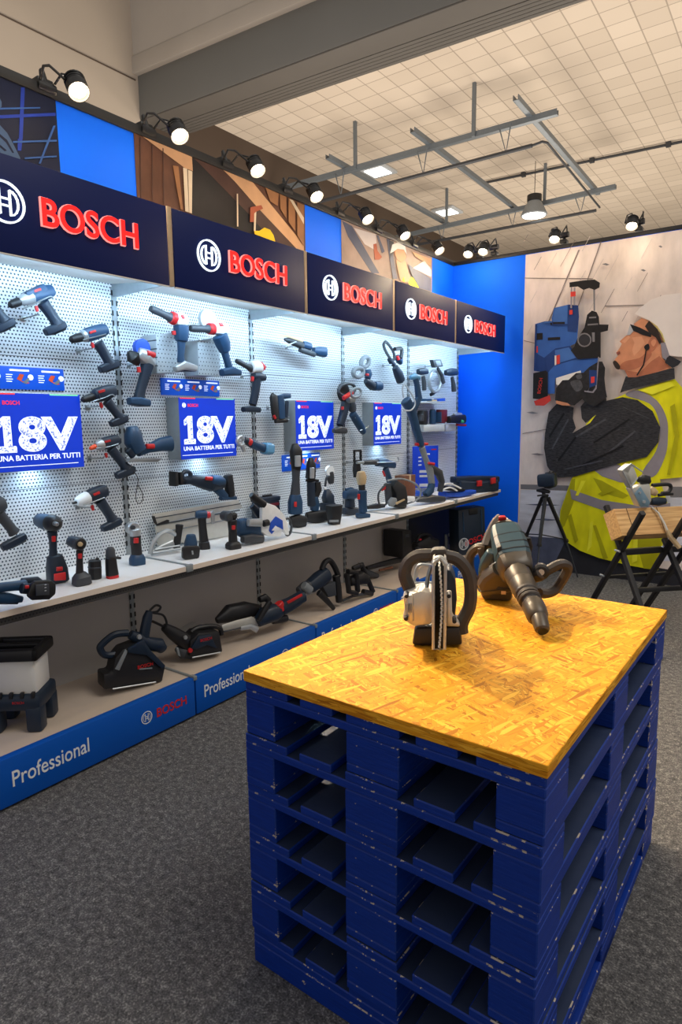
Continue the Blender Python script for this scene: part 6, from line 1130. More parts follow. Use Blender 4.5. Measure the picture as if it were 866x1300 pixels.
 ('grip','black',None,[('L',[(-0.1009,0.2271,0.0176,0.8),(-0.0498,0.2331,0.0207,0.8),(0.0021,0.2391,0.0179,0.8)],0,2.4,0.35)]),
]),
('pole_saw', 'long dark pole tool lying along the back of the plinth in the fourth bay', 'pole tool', 'machines on the low blue plinth', (0.1483, 4.4627, 0.2626), 85, None,[
 ('pole','black',None,[('L',[(-0.269,0.0501,0.0178,0.9),(-0.1002,0.0495,0.0213,0.9),(0.1032,0.0444,0.025,0.9),(0.291,0.0355,0.0224,0.9)],0,2.4,0.35)]),
 ('head','char',None,[('L',[(-0.3159,0.0363,0.0263,1.0),(-0.2458,0.0003,0.0325,1.0),(-0.1252,-0.0384,0.018,1.0)],0,2.4,0.35)]),
 ('grip','brown',None,[('L',[(-0.1523,0.019,0.0091,0.8),(0.023,0.0094,0.0108,0.8)],0.04,2.4,0.35)]),
]),
('floor_case', 'upright black case at the back of the plinth below the fourth upright', 'case', 'machines on the low blue plinth', (0.12, 4.8613, 0.2798), 90, None,[
 ('shell','black',None,[('S',[(-0.2515,0.2864),(-0.103,0.2755),(-0.0879,0.0362),(-0.244,0.0489)],0.2,0,0.01,0)]),
 ('latch','char',None,[('S',[(-0.2141,0.2499),(-0.1522,0.2451),(-0.152,0.2196),(-0.214,0.2262)],0.01,0.1,0.002,0)]),
]),
('vacuum_head', 'dark machine with a small red switch on the plinth of the last bay', 'machine', 'machines on the low blue plinth', (0.16, 5.1082, 0.2076), 80, None,[
 ('base','char',None,[('B',(-0.09,0.09,0,0.1087,-0.07,0.07),0.01)]),
 ('body','black',None,[('L',[(-0.1319,0.1537,0.0426,1.0),(-0.001,0.1684,0.0734,1.0),(0.1485,0.1383,0.0511,1.0)],0,3,0.35)]),
 ('handle','black',None,[('T',[(-0.1192,0.1854,0),(-0.0809,0.2439,0),(0.0517,0.2327,0),(0.1343,0.1663,0)],0.02,0,1)]),
 ('switch','red','handle',[('L',[(-0.2289,0.2465,0.008,0.8),(-0.2036,0.2445,0.0081,0.8)],0.12,2.4,0.35)]),
 ('rim','char',None,[('L',[(-0.1555,0.1446,0.0129,1.2),(-0.0117,0.1367,0.0148,1.2),(0.0961,0.1276,0.0133,1.2)],0.03,2.4,0.35)]),
]),
('spray_bottle', 'thin pale bottle standing between the dark machine and the tall tool case', 'bottle', 'machines on the low blue plinth', (0.1384, 5.6161, 0.2076), 75, None,[
 ('body','grey',None,[('L',[(-0.0218,0.1672,0.0159,1.0),(-0.015,0.0844,0.0195,1.0),(-0.008,0.0011,0.0195,1.0)],0,2,0.35)]),
 ('cap','lightgrey',None,[('L',[(0.0234,0.1708,0.0089,1.0),(0.0265,0.1485,0.0124,1.0)],0,2,0.35)]),
]),
('tool_case', 'tall dark blue tool case with red lettering, standing on the plinth in the corner', 'case', 'machines on the low blue plinth', (0.4013, 5.6129, 0.2076), 62, None,[
 ('shell','navy',None,[('S',[(-0.1691,0.4378),(-0.0103,0.4508),(0.1413,0.4542),(0.1701,0.0403),(-0.1499,-0.0164)],0.16,-0.08,0.01,0)]),
 ('handle_recess','black',None,[('S',[(-0.0532,0.4424),(0.054,0.447),(0.0554,0.3905),(-0.0434,0.3839)],0.012,0,0.003,0)]),
 ('rib','blue',None,[('T',[(-0.1176,0.4204,0.002),(-0.1031,0.2267,0.002)],0.006,0,0)]),
 ('rib','blue',None,[('T',[(0.0966,0.4311,0.002),(0.1133,0.2077,0.002)],0.006,0,0)]),
 ('emblem','lightgrey',None,[('E',(-0.1022,0.1106),0.053,0.004)]),
 ('maker_lettering','red',None,[('X','BOSCH',(0.0327,0.1404),0.057,0.004,0.02,13)]),
]),
('masonry_saw', 'silver saw with black hoop handle and upright toothed blade, on the wooden board', 'saw', 'machines on the wooden board', (2.1103, 1.5925, 0.8585), 27, None,[
 ('base_block','black',None,[('S',[(-0.0739,0.002),(-0.0644,0.054),(0.0608,0.0624),(0.07,0.0087)],0.13,-0.05,0.008,0)]),
 ('gear_housing','alu',None,[('S',[(-0.1005,0.1556),(-0.0883,0.1631),(-0.0504,0.1738),(-0.0202,0.1724),(-0.0081,0.1587),(-0.0075,0.0997),(-0.0194,0.0787),(-0.0688,0.0703),(-0.1003,0.0914),(-0.0927,0.1123),(-0.0951,0.1439)],0.1,0,0.022,0),('S',[(-0.0877,0.1608),(-0.0689,0.1693),(-0.0665,0.0848),(-0.0837,0.1)],0.07,0.025,0.006,0)]),
 ('grille_rib','grey','gear_housing',[('B',(-0.0888,-0.0865,0.1155,0.141,0.06,0.066),0),('B',(-0.0839,-0.0816,0.1157,0.1411,0.06,0.066),0),('B',(-0.079,-0.0766,0.1159,0.1413,0.06,0.066),0),('B',(-0.0741,-0.0717,0.1161,0.1415,0.06,0.066),0)]),
 ('bolt','black',None,[('D',(-0.0873,0.1627),[(0.03,0.0058),(0.066,0.0058),(0.068,0.0047)],24)]),
 ('bolt','black',None,[('D',(-0.0882,0.0976),[(0.03,0.0059),(0.066,0.0059),(0.068,0.0047)],24)]),
 ('bolt','black',None,[('D',(0.0291,0.1666),[(0.03,0.0058),(0.066,0.0058),(0.068,0.0046)],24)]),
 ('bolt','black',None,[('D',(0.0182,0.1453),[(0.03,0.0058),(0.066,0.0058),(0.068,0.0046)],24)]),
 ('bolt','black',None,[('D',(0.0452,0.095),[(0.03,0.0058),(0.066,0.0058),(0.068,0.0047)],24)]),
 ('guard_plate','alu',None,[('S',[(-0.0162,0.2719),(-0.0102,0.2775),(-0.0085,0.0369),(-0.014,0.0367)],0.1,0.08,0.002,0),('S',[(0.015,0.2781),(0.0207,0.2728),(0.0215,0.0383),(0.0165,0.0381)],0.1,0.08,0.002,0)]),
 ('guard_edge','silver',None,[('T',[(-0.0114,0.0375,0.132),(-0.0133,0.2724,0.132),(0.0032,0.2893,0.132),(0.0182,0.2732,0.132),(0.0186,0.0389,0.132)],0.004,1,0)]),
 ('guard_crown','alu',None,[('T',[(-0.0137,0.2613,0.1),(-0.0094,0.2745,0.1),(0.0031,0.2823,0.1),(0.014,0.2751,0.1),(0.0185,0.2621,0.1)],0.007,0,1)]),
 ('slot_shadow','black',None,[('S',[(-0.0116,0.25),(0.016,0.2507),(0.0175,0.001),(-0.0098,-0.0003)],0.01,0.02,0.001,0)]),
 ('saw_blade','steel',None,[('L',[(0.0021,0.2658,0.0018,9.0),(0.0062,0.225,0.0018,9.0),(0.0107,0.1563,0.0018,9.0),(0.0086,0.0788,0.0018,9.0),(0.0063,0.0207,0.0018,9.0)],0.08,4,0.02)]),
 ('blade_tooth','white','saw_blade',[('B',(0,0.005,0.2704,0.2732,0.12,0.134),0),('B',(-0.0008,0.0042,0.2646,0.2674,0.12,0.134),0),('B',(0.0012,0.0062,0.2589,0.2618,0.12,0.134),0),('B',(0.0004,0.0054,0.2532,0.256,0.12,0.134),0),('B',(0.0024,0.0073,0.2475,0.2503,0.12,0.134),0),('B',(0.0015,0.0065,0.2417,0.2446,0.12,0.134),0),('B',(0.0035,0.0085,0.2361,0.2389,0.12,0.134),0),('B',(0.0026,0.0076,0.2303,0.2331,0.12,0.134),0),('B',(0.0045,0.0095,0.2246,0.2274,0.12,0.134),0),('B',(0.0035,0.0085,0.2188,0.2216,0.12,0.134),0),('B',(0.0054,0.0104,0.2131,0.2159,0.12,0.134),0),('B',(0.0044,0.0094,0.2073,0.2101,0.12,0.134),0),('B',(0.0062,0.0112,0.2016,0.2044,0.12,0.134),0),('B',(0.0051,0.0101,0.1957,0.1985,0.12,0.134),0),('B',(0.0068,0.0119,0.19,0.1928,0.12,0.134),0),('B',(0.0057,0.0107,0.1842,0.187,0.12,0.134),0),('B',(0.0073,0.0124,0.1784,0.1812,0.12,0.134),0),('B',(0.0061,0.0111,0.1726,0.1754,0.12,0.134),0),('B',(0.0077,0.0127,0.1668,0.1696,0.12,0.134),0),('B',(0.0064,0.0114,0.161,0.1638,0.12,0.134),0),('B',(0.0079,0.0129,0.1552,0.158,0.12,0.134),0),('B',(0.0065,0.0115,0.1493,0.1521,0.12,0.134),0),('B',(0.0079,0.0129,0.1435,0.1463,0.12,0.134),0),('B',(0.0064,0.0114,0.1376,0.1404,0.12,0.134),0),('B',(0.0077,0.0128,0.1318,0.1346,0.12,0.134),0),('B',(0.0062,0.0112,0.1259,0.1287,0.12,0.134),0),('B',(0.0074,0.0125,0.1201,0.1229,0.12,0.134),0),('B',(0.0058,0.0108,0.1142,0.117,0.12,0.134),0),('B',(0.0069,0.012,0.1084,0.1112,0.12,0.134),0),('B',(0.0052,0.0103,0.1024,0.1052,0.12,0.134),0),('B',(0.0064,0.0114,0.0966,0.0994,0.12,0.134),0),('B',(0.0046,0.0096,0.0906,0.0934,0.12,0.134),0),('B',(0.0056,0.0107,0.0848,0.0876,0.12,0.134),0),('B',(0.0038,0.0089,0.0788,0.0816,0.12,0.134),0),('B',(0.0048,0.0099,0.0729,0.0757,0.12,0.134),0),('B',(0.003,0.008,0.0669,0.0697,0.12,0.134),0),('B',(0.0039,0.009,0.061,0.0639,0.12,0.134),0),('B',(0.002,0.0071,0.055,0.0578,0.12,0.134),0),('B',(0.003,0.0081,0.0491,0.052,0.12,0.134),0),('B',(0.0011,0.0062,0.0431,0.0459,0.12,0.134),0)]),
 ('side_plate','alu',None,[('S',[(0.0213,0.1625),(0.0372,0.1646),(0.0397,0.0965),(0.0606,0.0745),(0.0627,0.0625),(0.021,0.0624)],0.03,0,0.006,0)]),
 ('hoop_handle','rubber',None,[('T',[(-0.0811,0.159,-0.02),(-0.0922,0.1851,-0.02),(-0.0971,0.2093,-0.02),(-0.0866,0.2399,-0.02),(-0.0631,0.2586,-0.02),(-0.034,0.2625,-0.02),(0.0202,0.2605,-0.02),(0.055,0.2494,-0.02),(0.0823,0.2142,-0.02),(0.0917,0.1624,-0.02),(0.0887,0.1138,-0.02),(0.0731,0.0766,-0.02),(0.0676,0.056,-0.02),(0.0699,0.0347,-0.02)],0.019,0,1)]),
 ('handle_cap','rubber',None,[('S',[(-0.0249,0.2743),(-0.0151,0.2863),(0.0197,0.287),(0.0221,0.2754),(0.0171,0.2565),(-0.0198,0.2556)],0.045,-0.01,0.01,0)]),
 ('rear_frame','silver',None,[('T',[(-0.0725,0.1436,-0.07),(-0.0698,0.1688,-0.07),(-0.0588,0.2182,-0.07),(-0.0228,0.2199,-0.07)],0.006,0,1),('T',[(-0.0741,0.1496,-0.06),(-0.0682,0.1664,-0.06),(0.0215,0.172,-0.06)],0.006,0,0)]),
 ('water_tank','navy',None,[('S',[(0.0211,0.2107),(0.037,0.207),(0.0501,0.1765),(0.0549,0.1186),(0.0502,0.064),(0.0271,0.0547)],0.1,-0.12,0.02,0)]),
 ('tank_cap','bright',None,[('L',[(-0.0687,0.1772,0.0056,1.0),(-0.0586,0.1783,0.0056,1.0)],-0.07,2.4,0.35)]),
 ('hose','steel',None,[('T',[(-0.0209,0.2361,0),(-0.0284,0.2081,0),(-0.0321,0.184,0),(-0.0326,0.1619,0)],0.006,0,1)]),
 ('clip','white','rear_frame',[('L',[(-0.0713,0.1621,0.0032,0.8),(-0.0594,0.1637,0.0032,0.8)],-0.04,2.4,0.35)]),
]),
('demolition_hammer', 'large blue and brown demolition hammer, nose down on the wooden board', 'hammer', 'machines on the wooden board', (2.0846, 2.1114, 0.8585), 21, None,[
 ('chisel_holder','brownmetal',None,[('L3',[(0.1322,0.0231,0.363,0.0179),(0.1319,0.0263,0.359,0.022),(0.1272,0.0393,0.342,0.0239),(0.122,0.0506,0.314,0.0247)],2,0.05,1.0)]),
 ('chisel_socket','black','chisel_holder',[('L3',[(0.1333,0.0227,0.367,0.0152),(0.1322,0.0249,0.363,0.0152)],2,0.02,1.0)]),
 ('chuck_ring','brownmetal',None,[('L3',[(0.1218,0.0468,0.321,0.0255),(0.1192,0.0505,0.31,0.033),(0.1135,0.0601,0.279,0.0348),(0.106,0.0721,0.258,0.0347),(0.1043,0.0746,0.251,0.0301)],2,0.05,1.0)]),
 ('chuck_gap','black','chuck_ring',[('L3',[(0.1051,0.073,0.255,0.03),(0.0992,0.0793,0.242,0.0311)],2,0.02,1.0)]),
 ('bellows','rubber',None,[('L3',[(0.1,0.078,0.244,0.033),(0.0983,0.0803,0.239,0.0364),(0.0961,0.0828,0.235,0.0364),(0.0949,0.0842,0.23,0.0332),(0.0936,0.0861,0.227,0.0366),(0.0914,0.0891,0.221,0.0367),(0.0901,0.0907,0.217,0.0339),(0.0883,0.0931,0.212,0.0373),(0.0862,0.0958,0.205,0.0374),(0.0848,0.0976,0.201,0.0346)],2,0.05,1.0)]),
 ('barrel','brownmetal',None,[('L3',[(0.0853,0.0969,0.202,0.0365),(0.0835,0.0996,0.198,0.0394),(0.0739,0.1093,0.152,0.0422),(0.073,0.111,0.149,0.0403),(0.0715,0.1129,0.147,0.0428),(0.0608,0.1262,0.103,0.0441),(0.057,0.131,0.086,0.0454)],2.1,0.05,1.0)]),
 ('gear_case','brownmetal',None,[('L3',[(0.06,0.126,0.09,0.0463),(0.057,0.1331,0.078,0.0536),(0.052,0.1438,0.055,0.0572),(0.0484,0.1519,0.042,0.0585)],3.6,0.06,1.0)]),
 ('motor_housing','petrol',None,[('L3',[(0.049,0.1504,0.044,0.0574),(0.0448,0.1598,0.025,0.0609),(0.031,0.1921,-0.03,0.0611),(0.0177,0.2265,-0.07,0.0555),(0.0129,0.2435,-0.088,0.0494)],4.2,0.08,1.0)]),
 ('cooling_groove','black','motor_housing',[('L3',[(0.0458,0.1599,0.025,0.062),(0.0448,0.1618,0.022,0.062)],4.2,0.02,1.0)]),
 ('cooling_groove','black','motor_housing',[('L3',[(0.0384,0.1781,-0.005,0.0616),(0.0374,0.1801,-0.008,0.0617)],4.2,0.02,1.0)]),
 ('cooling_groove','black','motor_housing',[('L3',[(0.0287,0.1999,-0.041,0.0614),(0.0276,0.2019,-0.044,0.0614)],4.2,0.02,1.0)]),
 ('top_cap','brownmetal',None,[('L3',[(0.0141,0.2408,-0.085,0.0483),(0.0116,0.249,-0.1,0.0399),(0.0058,0.2669,-0.115,0.0271),(0.0011,0.2814,-0.125,0.0163),(-0.0001,0.2872,-0.13,0.0098)],3,0.15,1.0)]),
 ('top_button','red','top_cap',[('L3',[(0.0032,0.2837,-0.09,0.0139),(0.0019,0.2899,-0.098,0.0118)],4,0.35,1.0)]),
 ('motor_base','brownmetal',None,[('L3',[(0.0169,0.1294,0,0.0473),(-0.0029,0.0948,-0.03,0.0632),(-0.0114,0.0569,-0.04,0.067),(-0.0066,0.0311,-0.034,0.0606),(-0.0048,0.0231,-0.032,0.0573),(-0.0042,0.0202,-0.031,0.053)],4,0.05,1.0)]),
 ('base_seam','black','motor_base',[('L3',[(-0.0102,0.051,-0.04,0.0682),(-0.0096,0.0478,-0.04,0.0682)],4,0.01,1.0)]),
 ('base_foot','brownmetal',None,[('B',(-0.062,0.046,0.001,0.075,-0.1,-0.004),0.016)]),
 ('base_label','tan','motor_base',[('S',[(0.0072,0.0553),(0.0233,0.0552),(0.0236,0.0438),(0.0075,0.0438)],0.004,0.055,0.001,0)]),
 ('side_pod','petrol',None,[('L3',[(-0.0248,0.1759,-0.02,0.0233),(-0.0369,0.136,-0.03,0.0332),(-0.047,0.0931,-0.05,0.0315)],3,0.3,1.0)]),
 ('rear_grip','rubber',None,[('T',[(-0.0493,0.1828,-0.06),(-0.0357,0.2236,-0.09),(-0.0164,0.2643,-0.11),(0.0012,0.2822,-0.12)],0.023,0,1)]),
 ('rear_loop','brownmetal',None,[('T',[(-0.0519,0.1827,-0.06),(-0.0834,0.1794,-0.07),(-0.1071,0.149,-0.08),(-0.1101,0.1103,-0.08),(-0.0966,0.0668,-0.08),(-0.0698,0.0402,-0.06)],0.017,0,1)]),
 ('rear_arm','brownmetal',None,[('L3',[(-0.07,0.1819,-0.06,0.014),(-0.0561,0.1392,-0.06,0.0163),(-0.0602,0.0846,-0.06,0.0164),(-0.0699,0.0484,-0.06,0.0121)],3,0.3,1.0)]),
 ('handle_clamp','rubber',None,[('L3',[(0.1094,0.1122,0.06,0.0203),(0.1267,0.1305,0.09,0.025),(0.1376,0.1385,0.1,0.0228)],2.4,0.35,1.0)]),
 ('clamp_knob','black','handle_clamp',[('D',(0.1348,0.1409),[(0.07,0.0247),(0.105,0.0267),(0.11,0.0198),(0.1105,0.0119)],24)]),
 ('clamp_knob','silver','handle_clamp',[('D',(0.1347,0.1414),[(0.108,0.0109),(0.113,0.0099)],24)]),
 ('side_handle','rubber',None,[('T',[(0.141,0.1314,0.08),(0.1686,0.1492,0.075),(0.1962,0.1634,0.07),(0.2179,0.1582,0.06),(0.2209,0.136,0.05),(0.1965,0.0815,0.04),(0.1777,0.0626,0.05),(0.1533,0.0589,0.07),(0.1306,0.0682,0.1)],0.0165,0,1)]),
 ('rear_hook','black',None,[('L3',[(0.0702,0.214,-0.12,0.0098),(0.0987,0.2069,-0.12,0.0108),(0.1045,0.1827,-0.12,0.0098),(0.1005,0.1444,-0.12,0.0065)],2.6,0.35,1.0)]),
 ('screw','black',None,[('D',(-0.0009,0.2402),[(-0.02,0.0062),(-0.005,0.0057)],24)]),
 ('screw','black',None,[('D',(0.0249,0.1844),[(0.03,0.0061),(0.055,0.0056)],24)]),
 ('badge_plate','black',None,[('S',[(-0.0114,0.2093),(0.0039,0.2175),(0.0159,0.1621),(-0.0012,0.1485)],0.03,0.05,0.004,0)]),
 ('maker_lettering','red',None,[('X','BOSCH',(0.004,0.1735),0.0092,0.066,0.02,76)]),
 ('pod_outline','lightgrey',None,[('T',[(-0.036,0.137,0.04),(-0.0166,0.1514,0.04),(0.0017,0.1678,0.04)],0.0015,0,0)]),
]),
('tripod', 'black camera tripod standing before the big wall print', 'tripod', None, (1.0314, 5.86, 0), 0, None,[
 ('centre_column','black',None,[('T',[(-0.0531,0.8446,0),(-0.034,0.7939,0),(-0.0229,0.7504,0)],0.016,0,1)]),
 ('pan_handle','black',None,[('T',[(-0.037,0.7958,0.02),(-0.0803,0.7886,0.05)],0.008,0,0)]),
 ('pan_head','black',None,[('L',[(-0.1029,0.8322,0.0115,1.2),(-0.0489,0.8353,0.0227,1.2),(0.0164,0.8237,0.0131,1.2)],0,2.4,0.35)]),
 ('leg_hub','black',None,[('L',[(-0.0245,0.7945,0.0327,1.0),(-0.0229,0.7504,0.0254,1.0)],0,2.4,0.35)]),
 ('leg','black',None,[('L3',[(-0.0485,0.768,0,0.017),(-0.2191,0.3925,-0.1,0.014)],4,0.1,1.0),('L3',[(-0.2191,0.3925,-0.1,0.02),(-0.2331,0.3691,-0.112,0.02)],4,0.1,1.0)]),
 ('leg','char',None,[('L3',[(-0.2191,0.3925,-0.1,0.009),(-0.4524,0.003,-0.3,0.007)],2,0.1,1.0)]),
 ('leg','black',None,[('L3',[(-0.0167,0.7626,0.02,0.017),(0.0044,0.369,0.2,0.014)],4,0.1,1.0),('L3',[(0.0044,0.369,0.2,0.02),(0.0051,0.347,0.206,0.02)],4,0.1,1.0)]),
 ('leg','char',None,[('L3',[(0.0044,0.369,0.2,0.009),(0.0151,0.003,0.3,0.007)],2,0.1,1.0)]),
 ('leg','black',None,[('L3',[(0.0031,0.7713,0,0.017),(0.1498,0.3738,-0.1,0.014)],4,0.1,1.0),('L3',[(0.1498,0.3738,-0.1,0.02),(0.1552,0.3515,-0.1072,0.02)],4,0.1,1.0)]),
 ('leg','char',None,[('L3',[(0.1498,0.3738,-0.1,0.009),(0.2401,0.003,-0.22,0.007)],2,0.1,1.0)]),
 ('spreader','black',None,[('T',[(-0.213,0.3931,-0.1),(0.0037,0.4466,0.15),(0.1458,0.3773,-0.1)],0.005,0,0)]),
]),
('laser_level', 'small dark blue line laser sitting on top of the tripod', 'laser', None, (1.0277, 5.86, 0.8531), 0, None,[
 ('body','navy',None,[('L',[(-0.0792,0.0725,0.0573,0.8),(-0.0028,0.0799,0.0645,0.8),(0.0648,0.0868,0.0603,0.8)],0,5,0.35)]),
 ('window','char',None,[('S',[(-0.0674,0.1278),(-0.0219,0.1335),(-0.0184,0.0351),(-0.0641,0.0327)],0.01,0.035,0.001,0)]),
 ('rubber_bumper','black',None,[('L',[(-0.0182,0.1363,0.0151,2.0),(0.029,0.142,0.0167,2.0),(0.0667,0.136,0.0145,2.0)],0,4,0.35),('L',[(-0.0235,0.0178,0.015,2.0),(0.0239,0.0203,0.0189,2.0),(0.063,0.0357,0.015,2.0)],0,4,0.35)]),
 ('knob','black',None,[('L',[(0.0133,0.1565,0.0131,1.5),(0.0473,0.154,0.013,1.5)],0,2.4,0.35)]),
]),
('saw_bench', 'black folding sawhorse with crossed legs holding the timber beam at the right edge', 'sawhorse', None, (1.9279, 4.4535, 0), 47.5, None,[
 ('leg','black',None,[('L3',[(0.0307,0.9087,0.25,0.017),(0.1324,0.002,-0.4929,0.017)],6,0.05,1.0)]),
 ('leg','black',None,[('L3',[(0.071,0.8936,-0.187,0.017),(0.0793,0.002,0.4139,0.017)],6,0.05,1.0)]),
 ('leg','black',None,[('L3',[(0.3366,0.8544,0.25,0.017),(0.5279,0.002,-0.5114,0.017)],6,0.05,1.0)]),
 ('leg','black',None,[('L3',[(0.4379,0.6684,-0.05,0.017),(0.3231,0.002,0.6332,0.017)],6,0.05,1.0)]),
 ('leg','black',None,[('L3',[(0.4435,0.779,0.25,0.017),(0.5924,0.002,-0.4423,0.017)],6,0.05,1.0)]),
 ('crossbar','black',None,[('L3',[(0.0814,0.603,0,0.0204),(0.4323,0.6076,0,0.0207),(0.6629,0.5981,0,0.0209)],6,0.05,1.0),('L3',[(0.0895,0.3811,-0.2,0.0117),(0.6595,0.3804,-0.2,0.0119),(0.8512,0.3776,-0.2,0.012)],6,0.05,1.0),('L3',[(0.0774,0.3787,0.15,0.0154),(0.4648,0.373,0.15,0.0157),(0.553,0.3705,0.15,0.0158)],6,0.05,1.0)]),
 ('bolt','silver',None,[('D',(0.0256,0.6208),[(0,0.007),(0.05,0.007)],24)]),
 ('bolt','silver',None,[('D',(0.059,0.401),[(-0.2,0.0074),(-0.16,0.0074)],24)]),
 ('bolt','silver',None,[('D',(0.3826,0.6241),[(0,0.0071),(0.05,0.0071)],24)]),
]),
('timber_beam', 'thick pale planed timber beam clamped in the black sawhorse', 'beam', None, (1.9279, 4.4535, 0.9), 47.5, None,[
 ('beam','pine',None,[('H',[(0,0),(0.105,-0.16),(-0.007,-0.215),(-0.112,-0.055)],0,1.5)]),
 ('saw_kerf','kerf',None,[('L3',[(0.0926,0.001,0.001,0.0022),(0.0926,-0.16,0.106,0.0022)],2,0.1,1.0),('L3',[(0.3198,0.001,0.001,0.0022),(0.3198,-0.16,0.106,0.0022)],2,0.1,1.0)]),
]),
('beam_saw', 'cordless saw with a silver head and black D handle standing on the timber beam', 'saw', None, (2.0936, 4.6521, 0.9), 47.5, None,[
 ('guard_channel','alu',None,[('S',[(-0.2222,0.2572),(-0.163,0.2993),(-0.1438,0.2898),(-0.1046,0.207),(-0.152,0.146)],0.02,0.02,0.004,0),('S',[(-0.2222,0.2572),(-0.163,0.2993),(-0.1519,0.284),(-0.1746,0.2393),(-0.1345,0.1394),(-0.152,0.146)],0.06,0,0.003,0)]),
 ('guard_edge','silver',None,[('T',[(-0.2222,0.2572,0.03),(-0.163,0.2993,0.03),(-0.0728,0.2441,0.03)],0.005,0,0),('T',[(-0.2222,0.2572,0.03),(-0.152,0.146,0.03),(-0.1234,0.097,0.03),(-0.0749,0.0084,0.03)],0.005,0,0),('T',[(-0.152,0.146,0.03),(-0.1061,0.2032,0.03)],0.005,0,0)]),
 ('gear_head','alu',None,[('S',[(-0.1508,0.1366),(-0.0879,0.1552),(-0.0112,0.1627),(0.0067,0.0507),(-0.0163,0.0053),(-0.077,0.0107),(-0.1253,0.0976)],0.07,0,0.008,0)]),
 ('side_plate','steelblue',None,[('S',[(-0.1301,0.0989),(-0.0904,0.1456),(-0.0107,0.0411),(-0.0241,0.01),(-0.0819,0.0122)],0.01,0.04,0.002,0)]),
 ('dome','black',None,[('L',[(-0.0832,0.1884,0.0154,0.8),(-0.0471,0.1912,0.0336,0.8),(-0.012,0.1825,0.0344,0.8),(0.0064,0.1665,0.0177,0.8)],0,2.4,0.35)]),
 ('neck','tan',None,[('L',[(0.0175,0.1314,0.0177,0.8),(0.0321,0.1077,0.0297,0.8),(0.0638,0.0911,0.0196,0.8)],0,2.4,0.35)]),
 ('motor_housing','navy',None,[('L',[(0.028,0.0379,0.0232,0.9),(0.0763,0.0361,0.031,0.9),(0.1334,0.038,0.0233,0.9)],0,2.4,0.35)]),
 ('d_handle','black',None,[('T',[(0.0294,0.148,0),(0.1474,0.1505,0),(0.1737,0.1279,0),(0.1556,0.0973,0),(0.1076,0.0912,0)],0.013,0,1)]),
 ('grip','black',None,[('L',[(0.0822,0.0788,0.0109,0.9),(0.1345,0.0848,0.0117,0.9),(0.192,0.0828,0.0093,0.9)],0,2.4,0.35)]),
 ('bolt','silver',None,[('D',(-0.0958,0.1084),[(0.04,0.0084),(0.052,0.0076)],24)]),
 ('bolt','silver',None,[('D',(-0.061,0.0461),[(0.04,0.0115),(0.052,0.0107)],24)]),
 ('saw_blade','alu',None,[('L3',[(0.0196,0.0019,0.02,0.0047),(0.0433,-0.0323,0.06,0.0062),(0.0518,-0.0944,0.11,0.0069),(0.0606,-0.1376,0.13,0.0076)],4,0.1,1.0)]),
 ('blade_end','tan',None,[('L3',[(0.0606,-0.1376,0.13,0.0092),(0.0768,-0.1749,0.14,0.0145),(0.0977,-0.2107,0.16,0.0138),(0.1231,-0.2502,0.18,0.0122)],4,0.1,1.0)]),
]),
('wall_print', 'huge photo print of a worker in a yellow vest drilling overhead, on the back wall', 'wall print', None, (1.6, 6.2411, 0.02), 0, None,[
 ('sheet','pr_concrete',None,[('B',(-0.9857,1.3,0,3.0312,-0.001,0.0012),0)]),
 ('ground_print','pr_ground',None,[('S',[(-0.9667,0.7666),(-0.4706,0.7826),(0.5744,0.8419),(0.6117,0.2259),(-0.9945,0.0283),(-0.9742,0.4015)],0.0012,0.0018,0,0)]),
 ('ground_line','pr_grey',None,[('S',[(-0.9681,0.8207),(-0.4809,0.8339),(-0.4789,0.7822),(-0.9666,0.7727)],0.0012,0.0024,0,0)]),
 ('ground_shade','pr_slate',None,[('S',[(-0.9706,0.2946),(-0.4799,0.3137),(-0.4641,-0.085),(-0.9885,-0.1585)],0.0012,0.003,0,0)]),
 ('trouser_print','pr_dark',None,[('S',[(-1.0226,-0.0688),(-0.6538,-0.081),(-0.507,0.2815),(-0.1552,0.1607),(0.4303,0.1224),(0.7552,0.1125),(0.8107,-0.7651),(-1.0227,-1.1949)],0.0012,0.0036,0,0)]),
 ('wall_band_print','pr_grey',None,[('S',[(0.3879,0.8684),(0.7063,0.8853),(0.712,0.7963),(0.3931,0.7764)],0.0012,0.0042,0,0)]),
 ('seam','pr_seam',None,[('S',[(-0.492,3.0),(-0.4787,2.998),(-0.8525,2.1026),(-0.8642,2.1034)],0.0012,0.0048,0,0)]),
 ('seam','pr_seam',None,[('S',[(-0.9923,2.8214),(-0.3493,2.7309),(-0.3491,2.7257),(-0.9921,2.8159)],0.0012,0.0054,0,0)]),
 ('seam','pr_seam',None,[('S',[(-0.9799,2.2355),(-0.8201,2.184),(-0.8199,2.1784),(-0.9797,2.2299)],0.0012,0.006,0,0)]),
 ('seam','pr_seam',None,[('S',[(-0.9638,1.3318),(-0.7339,1.3728),(-0.7337,1.3671),(-0.9636,1.3259)],0.0012,0.0066,0,0)]),
 ('seam','pr_seam',None,[('S',[(-0.2874,3.0739),(-0.2772,3.0722),(-0.5183,2.3495),(-0.5237,2.35)],0.0012,0.0072,0,0)]),
 ('seam','pr_seam',None,[('S',[(-0.2345,2.4787),(0.6102,2.4104),(0.6107,2.4032),(-0.2341,2.4709)],0.0012,0.0078,0,0)]),
 ('streak','pr_seam',None,[('S',[(-0.9686,3.2141),(-0.964,3.2134),(-1.0096,3.1399),(-1.0142,3.1407)],0.0012,0.0084,0,0)]),
 ('streak','pr_creamhaze',None,[('S',[(-0.6879,3.0061),(-0.6835,3.0054),(-0.7799,2.841),(-0.7845,2.8417)],0.0012,0.009,0,0)]),
 ('streak','pr_creamhaze',None,[('S',[(-0.4193,2.807),(-0.4151,2.8064),(-0.4745,2.6996),(-0.4787,2.7001)],0.0012,0.0096,0,0)]),
